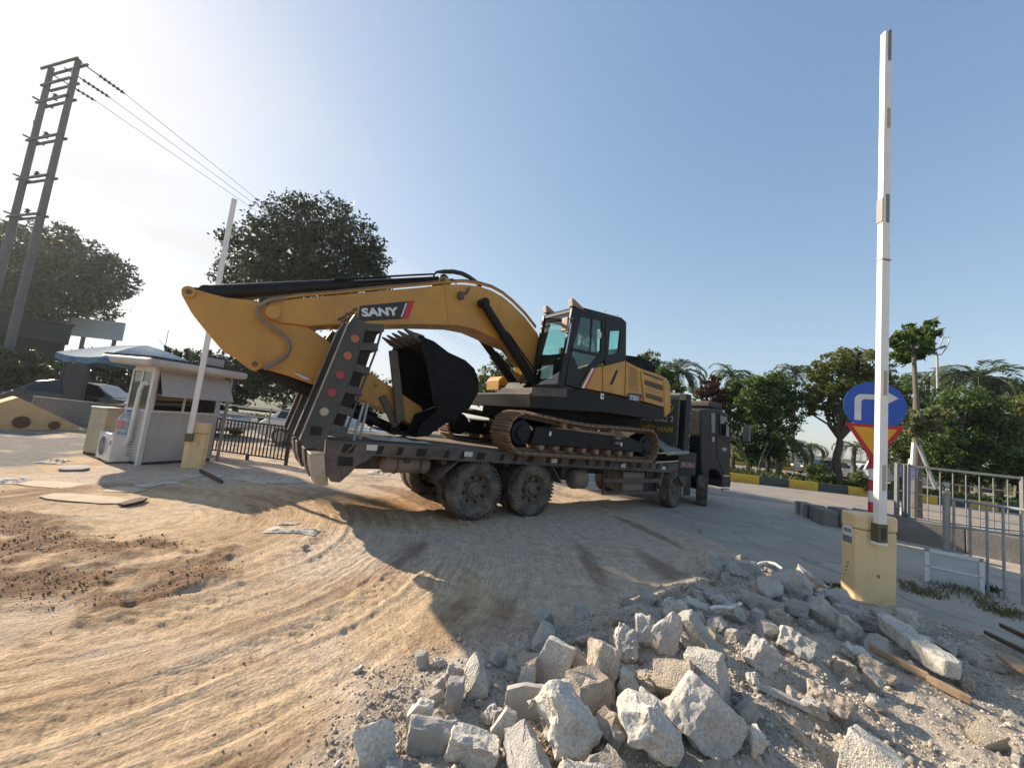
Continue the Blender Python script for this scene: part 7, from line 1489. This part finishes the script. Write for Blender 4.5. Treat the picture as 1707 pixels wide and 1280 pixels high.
for i in range(16):
    px, py = rng.uniform(1318, 1408), rng.uniform(962, 1000); g = G(px, py, .08); s_ = rng.uniform(.05, .13); o = mobj('brick_bit', bp_, None, (g[0], g[1], HZ(g[0], g[1]) + s_ * .15)); o.scale = (s_, s_, s_); o.rotation_euler = (rng.uniform(-.4, .4), rng.uniform(-.4, .4), rng.uniform(0, 6.28)); tag(o, 'small bit of red brick scattered left of the cream barrier box', 'brick', 'bits of red brick by the barrier box')
# gravel of the heap and loose grit on the dirt: uncountable
def gravel(name, n, fn, smin, smax, m, seed):
    rng = np.random.default_rng(seed); t = (1 + 5 ** .5) / 2
    iv = np.array([(-1, t, 0), (1, t, 0), (-1, -t, 0), (1, -t, 0), (0, -1, t), (0, 1, t), (0, -1, -t), (0, 1, -t), (t, 0, -1), (t, 0, 1), (-t, 0, -1), (-t, 0, 1)]) / 1.9
    it = np.array([(0, 11, 5), (0, 5, 1), (0, 1, 7), (0, 7, 10), (0, 10, 11), (1, 5, 9), (5, 11, 4), (11, 10, 2), (10, 7, 6), (7, 1, 8), (3, 9, 4), (3, 4, 2), (3, 2, 6), (3, 6, 8), (3, 8, 9), (4, 9, 5), (2, 4, 11), (6, 2, 10), (8, 6, 7), (9, 8, 1)])
    P = fn(rng, n); n = len(P); z = height(P[:, 0], P[:, 1]); s = np.clip(rng.lognormal(math.log(smin), .55, n), smin * .5, smax)
    V = iv[None] * rng.uniform(.55, 1.25, (n, 12, 1)); sc_ = s[:, None, None] * rng.uniform(.6, 1.2, (n, 1, 3)); V = V * sc_ * .5
    a = rng.uniform(0, 6.28, n); c_, s_ = np.cos(a)[:, None], np.sin(a)[:, None]; V = np.stack([V[..., 0] * c_ - V[..., 1] * s_, V[..., 0] * s_ + V[..., 1] * c_, V[..., 2]], -1)
    V = V + np.stack([P[:, 0], P[:, 1], z + s * .18], 1)[:, None, :]
    me = npmesh(name, V.reshape(-1, 3), (it[None] + (np.arange(n) * 12)[:, None, None]).reshape(-1, 3), m, np.repeat(rng.uniform(0, 1, n), 12)); return tag(mobj(name, me), kind='stuff')
mg = bpy.data.materials.new('gravel_mix'); mg.use_nodes = True; t = mg.node_tree; b = t.nodes['Principled BSDF']; b.inputs['Roughness'].default_value = .95; MATS['gravel_mix'] = mg; b.inputs['Specular IOR Level'].default_value = .2
at_ = N(t, 'ShaderNodeAttribute'); at_.attribute_name = 'tint'; rp_ = N(t, 'ShaderNodeValToRGB'); L(t, at_.outputs['Fac'], rp_.inputs[0])
for p_, c_ in ((0, (.27, .235, .195)), (.3, (.40, .36, .305)), (.6, (.49, .44, .37)), (.8, (.54, .49, .42)), (1, (.46, .345, .25))):
    if p_ in (0, 1): e_ = rp_.color_ramp.elements[0 if p_ == 0 else -1]
    else: e_ = rp_.color_ramp.elements.new(p_)
    e_.color = (*c_, 1)
L(t, rp_.outputs[0], b.inputs['Base Color'])
ms_ = bpy.data.materials.new('grit_mix'); ms_.use_nodes = True; MATS['grit_mix'] = ms_; t = ms_.node_tree; b = t.nodes['Principled BSDF']; b.inputs['Roughness'].default_value = .95
at_ = N(t, 'ShaderNodeAttribute'); at_.attribute_name = 'tint'; mx_ = N(t, 'ShaderNodeMix', data_type='RGBA'); L(t, at_.outputs['Fac'], mx_.inputs[0]); mx_.inputs[6].default_value = (.36, .27, .19, 1); mx_.inputs[7].default_value = (.52, .40, .27, 1); L(t, mx_.outputs[2], b.inputs['Base Color'])
def f_rub(rng, n):
    P = np.stack([rng.uniform(-.9, 5.8, n * 3), rng.uniform(1.2, 6.1, n * 3)], 1); w = inpoly(P[:, 0] + .4 * (fbm(P[:, 0] * 2, P[:, 1] * 2, 3, 81) - .5), P[:, 1], RUBBLE, .35)
    w = w * (.35 + .65 * sst(.4, .62, fbm(P[:, 0] * 1.8, P[:, 1] * 1.8, 3, 82))); r = np.hypot(P[:, 0], P[:, 1]); w = w * np.clip(3.2 / r, .3, 1.4) ; return P[rng.uniform(0, 1, len(P)) < w][:n]
gravel('rubble_gravel', 42000, f_rub, .010, .05, 'gravel_mix', 41)
def f_grit(rng, n):
    r = 1.4 * (9 / 1.4) ** rng.uniform(0, 1, n * 2); a = rng.uniform(R_(-62), R_(52), n * 2); P = np.stack([r * np.sin(a), r * np.cos(a)], 1); w = .10 + .9 * sst(.52, .72, fbm(P[:, 0] * 1.3, P[:, 1] * 1.3, 4, 83)); w *= (1 - inpoly(P[:, 0], P[:, 1], DRIVE, .3) * .95); return P[rng.uniform(0, 1, len(P)) < w][:n]
gravel('dirt_grit', 3000, f_grit, .007, .022, 'grit_mix', 42)
def f_clod(rng, n):
    P = np.stack([rng.uniform(-6.5, -2, n * 3), rng.uniform(2.9, 5.2, n * 3)], 1); w = inpoly(P[:, 0] + .8 * (fbm(P[:, 0] * 2.5, P[:, 1] * 2.5, 3, 84) - .5), P[:, 1], BROWN, .25) * sst(.35, .6, fbm(P[:, 0] * 3, P[:, 1] * 3, 3, 68)); return P[rng.uniform(0, 1, len(P)) < w][:n]
mat('clod_brown', (.29, .18, .115), (.23, .135, .08), rough=.95, scale=9)
gravel('soil_clods', 5000, f_clod, .008, .026, 'clod_brown', 43)
# rags, sheets and boards on the left ground
def rag(px0, py0, px1, py1, dp, label, m, seed, name='rag', cat='rag', hh=.05):
    a = G(px0, py0); b = G(px1, py1); d = (b - a); d[2] = 0; L_ = np.linalg.norm(d); ux = d / L_; uy = np.array([-ux[1], ux[0], 0]); nx_, ny_ = 26, 14; rng = np.random.default_rng(seed)
    u, v = np.meshgrid(np.linspace(0, 1, nx_), np.linspace(-.5, .5, ny_), indexing='ij'); x = a[0] + ux[0] * u * L_ + uy[0] * v * dp * (.55 + .9 * vn(u * 3 + seed, u * 0 + 2, seed)); y = a[1] + ux[1] * u * L_ + uy[1] * v * dp * (.55 + .9 * vn(u * 3 + seed, u * 0 + 2, seed))
    z = height(x.ravel(), y.ravel()).reshape(x.shape) + .008 + hh * (np.abs(2 * fbm(u * 4 + seed, v * 5, 4, seed) - 1) ** .8) * (1 - (2 * np.abs(u - .5)) ** 4) * (1 - (2 * np.abs(v)) ** 4)
    V = np.stack([x.ravel() - a[0], y.ravel() - a[1], z.ravel()], 1); i = np.arange((nx_ - 1) * ny_).reshape(nx_ - 1, ny_)[:, :-1].ravel(); Qd = np.stack([i, i + ny_, i + ny_ + 1, i + 1], 1)
    return tag(mobj(name, npmesh(name, V, Qd, m, smooth=True), None, (a[0], a[1], 0)), label, cat)
rag(395, 800, 452, 806, .5, 'crumpled pale sheet on the ground in front of the dark railing', 'cloth_pale', 1, hh=.12)
rag(445, 806, 505, 802, .45, 'long pale torn sheet on the ground under the lorry tail', 'cloth_pale', 2, hh=.12)
rag(610, 789, 650, 792, .5, 'pale torn sheet on the ground behind the rear wheels', 'cloth_pale', 6, hh=.1)
rag(445, 882, 530, 888, .22, 'crumpled pale rag on the sunlit sand', 'cloth_pale', 3, hh=.06)
rag(462, 874, 500, 872, .10, 'flat scrap of paper beyond the rag', 'cloth_pale', 4, hh=.02)
rag(0, 808, 34, 800, .3, 'pale plastic scrap at the left edge of the ground', 'cloth_pale', 5, hh=.08)
rag(76, 774, 102, 768, .3, 'pale scrap on the ground below the cream block', 'cloth_pale', 7, hh=.08)
rag(310, 798, 335, 796, .25, 'light scrap at the foot of the yellow barrier box', 'cloth_pale', 8, hh=.08)
rag(352, 798, 372, 796, .2, 'light scrap right of the yellow barrier box', 'cloth_pale', 9, hh=.08)
rag(230, 812, 290, 806, .3, 'dusty pale sheet lying in front of the guard booth', 'cloth_pale', 10, hh=.05)
rag(620, 724, 625, 724, .1, 'x', 'cloth_pale', 11) if False else None
lie(40, 792, 238, 806, .42, .012, 'long flat pale board lying in front of the booth', 'board_pale', 'board', 'board', .012, 6, .06)
lie(80, 812, 210, 822, .36, .012, 'second flat board lying nearer on the ground', 'board_pale', 'board', 'board', .012, 6, .08)
lie(100, 772, 150, 772, .5, .03, 'concrete slab lying by the cream cabinet', 'concrete', 'slab', 'slab', .03, 4, .06)
lie(334, 780, 372, 797, .06, .05, 'thin timber lying right of the yellow barrier box', 'wood_dark', 'timber_batten', 'batten', .04, 3, .05)
lie(205, 828, 243, 820, .16, .03, 'small dark plank on the sand', 'wood_dark', 'plank', 'plank', .03, 3, .1)
# rags on the lorry deck
def deck_rag(s0, s1, y0, y1, seed, lab):
    nx_, ny_ = 22, 12; u, v = np.meshgrid(np.linspace(0, 1, nx_), np.linspace(0, 1, ny_), indexing='ij'); s_ = s0 + (s1 - s0) * u; y = y0 + (y1 - y0) * v; z = 1.2 + .012 + .12 * np.abs(2 * fbm(u * 5 + seed, v * 4, 4, seed) - 1) * np.sin(np.pi * u) ** .5 * np.sin(np.pi * v) ** .5 - .0096 * (s_ + 2.45)
    P = TP[None] + TD[None] * s_.ravel()[:, None] + TN[None] * y.ravel()[:, None] + np.array([0, 0, 1])[None] * z.ravel()[:, None]; o0 = P[0].copy(); i = np.arange((nx_ - 1) * ny_).reshape(nx_ - 1, ny_)[:, :-1].ravel(); Qd = np.stack([i, i + ny_, i + ny_ + 1, i + 1], 1)
    tag(mobj('rag', npmesh('rag', P - o0, Qd, 'cloth_pale', smooth=True), None, o0), lab, 'rag')
deck_rag(-1.75, -.75, .35, 1.05, 21, 'crumpled pale sacking on the lorry deck in front of the bucket')
# ================================================================ air
hz = bpy.data.materials.new('haze_air'); hz.use_nodes = True; t = hz.node_tree; t.nodes.clear(); MATS['haze_air'] = hz
pv = N(t, 'ShaderNodeVolumePrincipled'); pv.inputs['Color'].default_value = (.93, .96, 1, 1); pv.inputs['Density'].default_value = 0.0004; pv.inputs['Anisotropy'].default_value = .55
o = N(t, 'ShaderNodeOutputMaterial'); L(t, pv.outputs[0], o.inputs['Volume'])
tag(MB().box((-110, -12, -1.1), (150, 118, 19)).build('haze', 'haze_air'), kind='stuff')

# keep to thing > part > sub-part: anything deeper is hung on the part instead
bpy.context.view_layer.update()
def depth(o):
    n = 1
    while o.parent: o = o.parent; n += 1
    return n
for o in sorted([o for o in S.objects if depth(o) > 3], key=depth):
    while depth(o) > 3:
        p = o.parent; mb_ = p.matrix_basis @ o.matrix_basis; o.parent = p.parent; o.matrix_basis = mb_
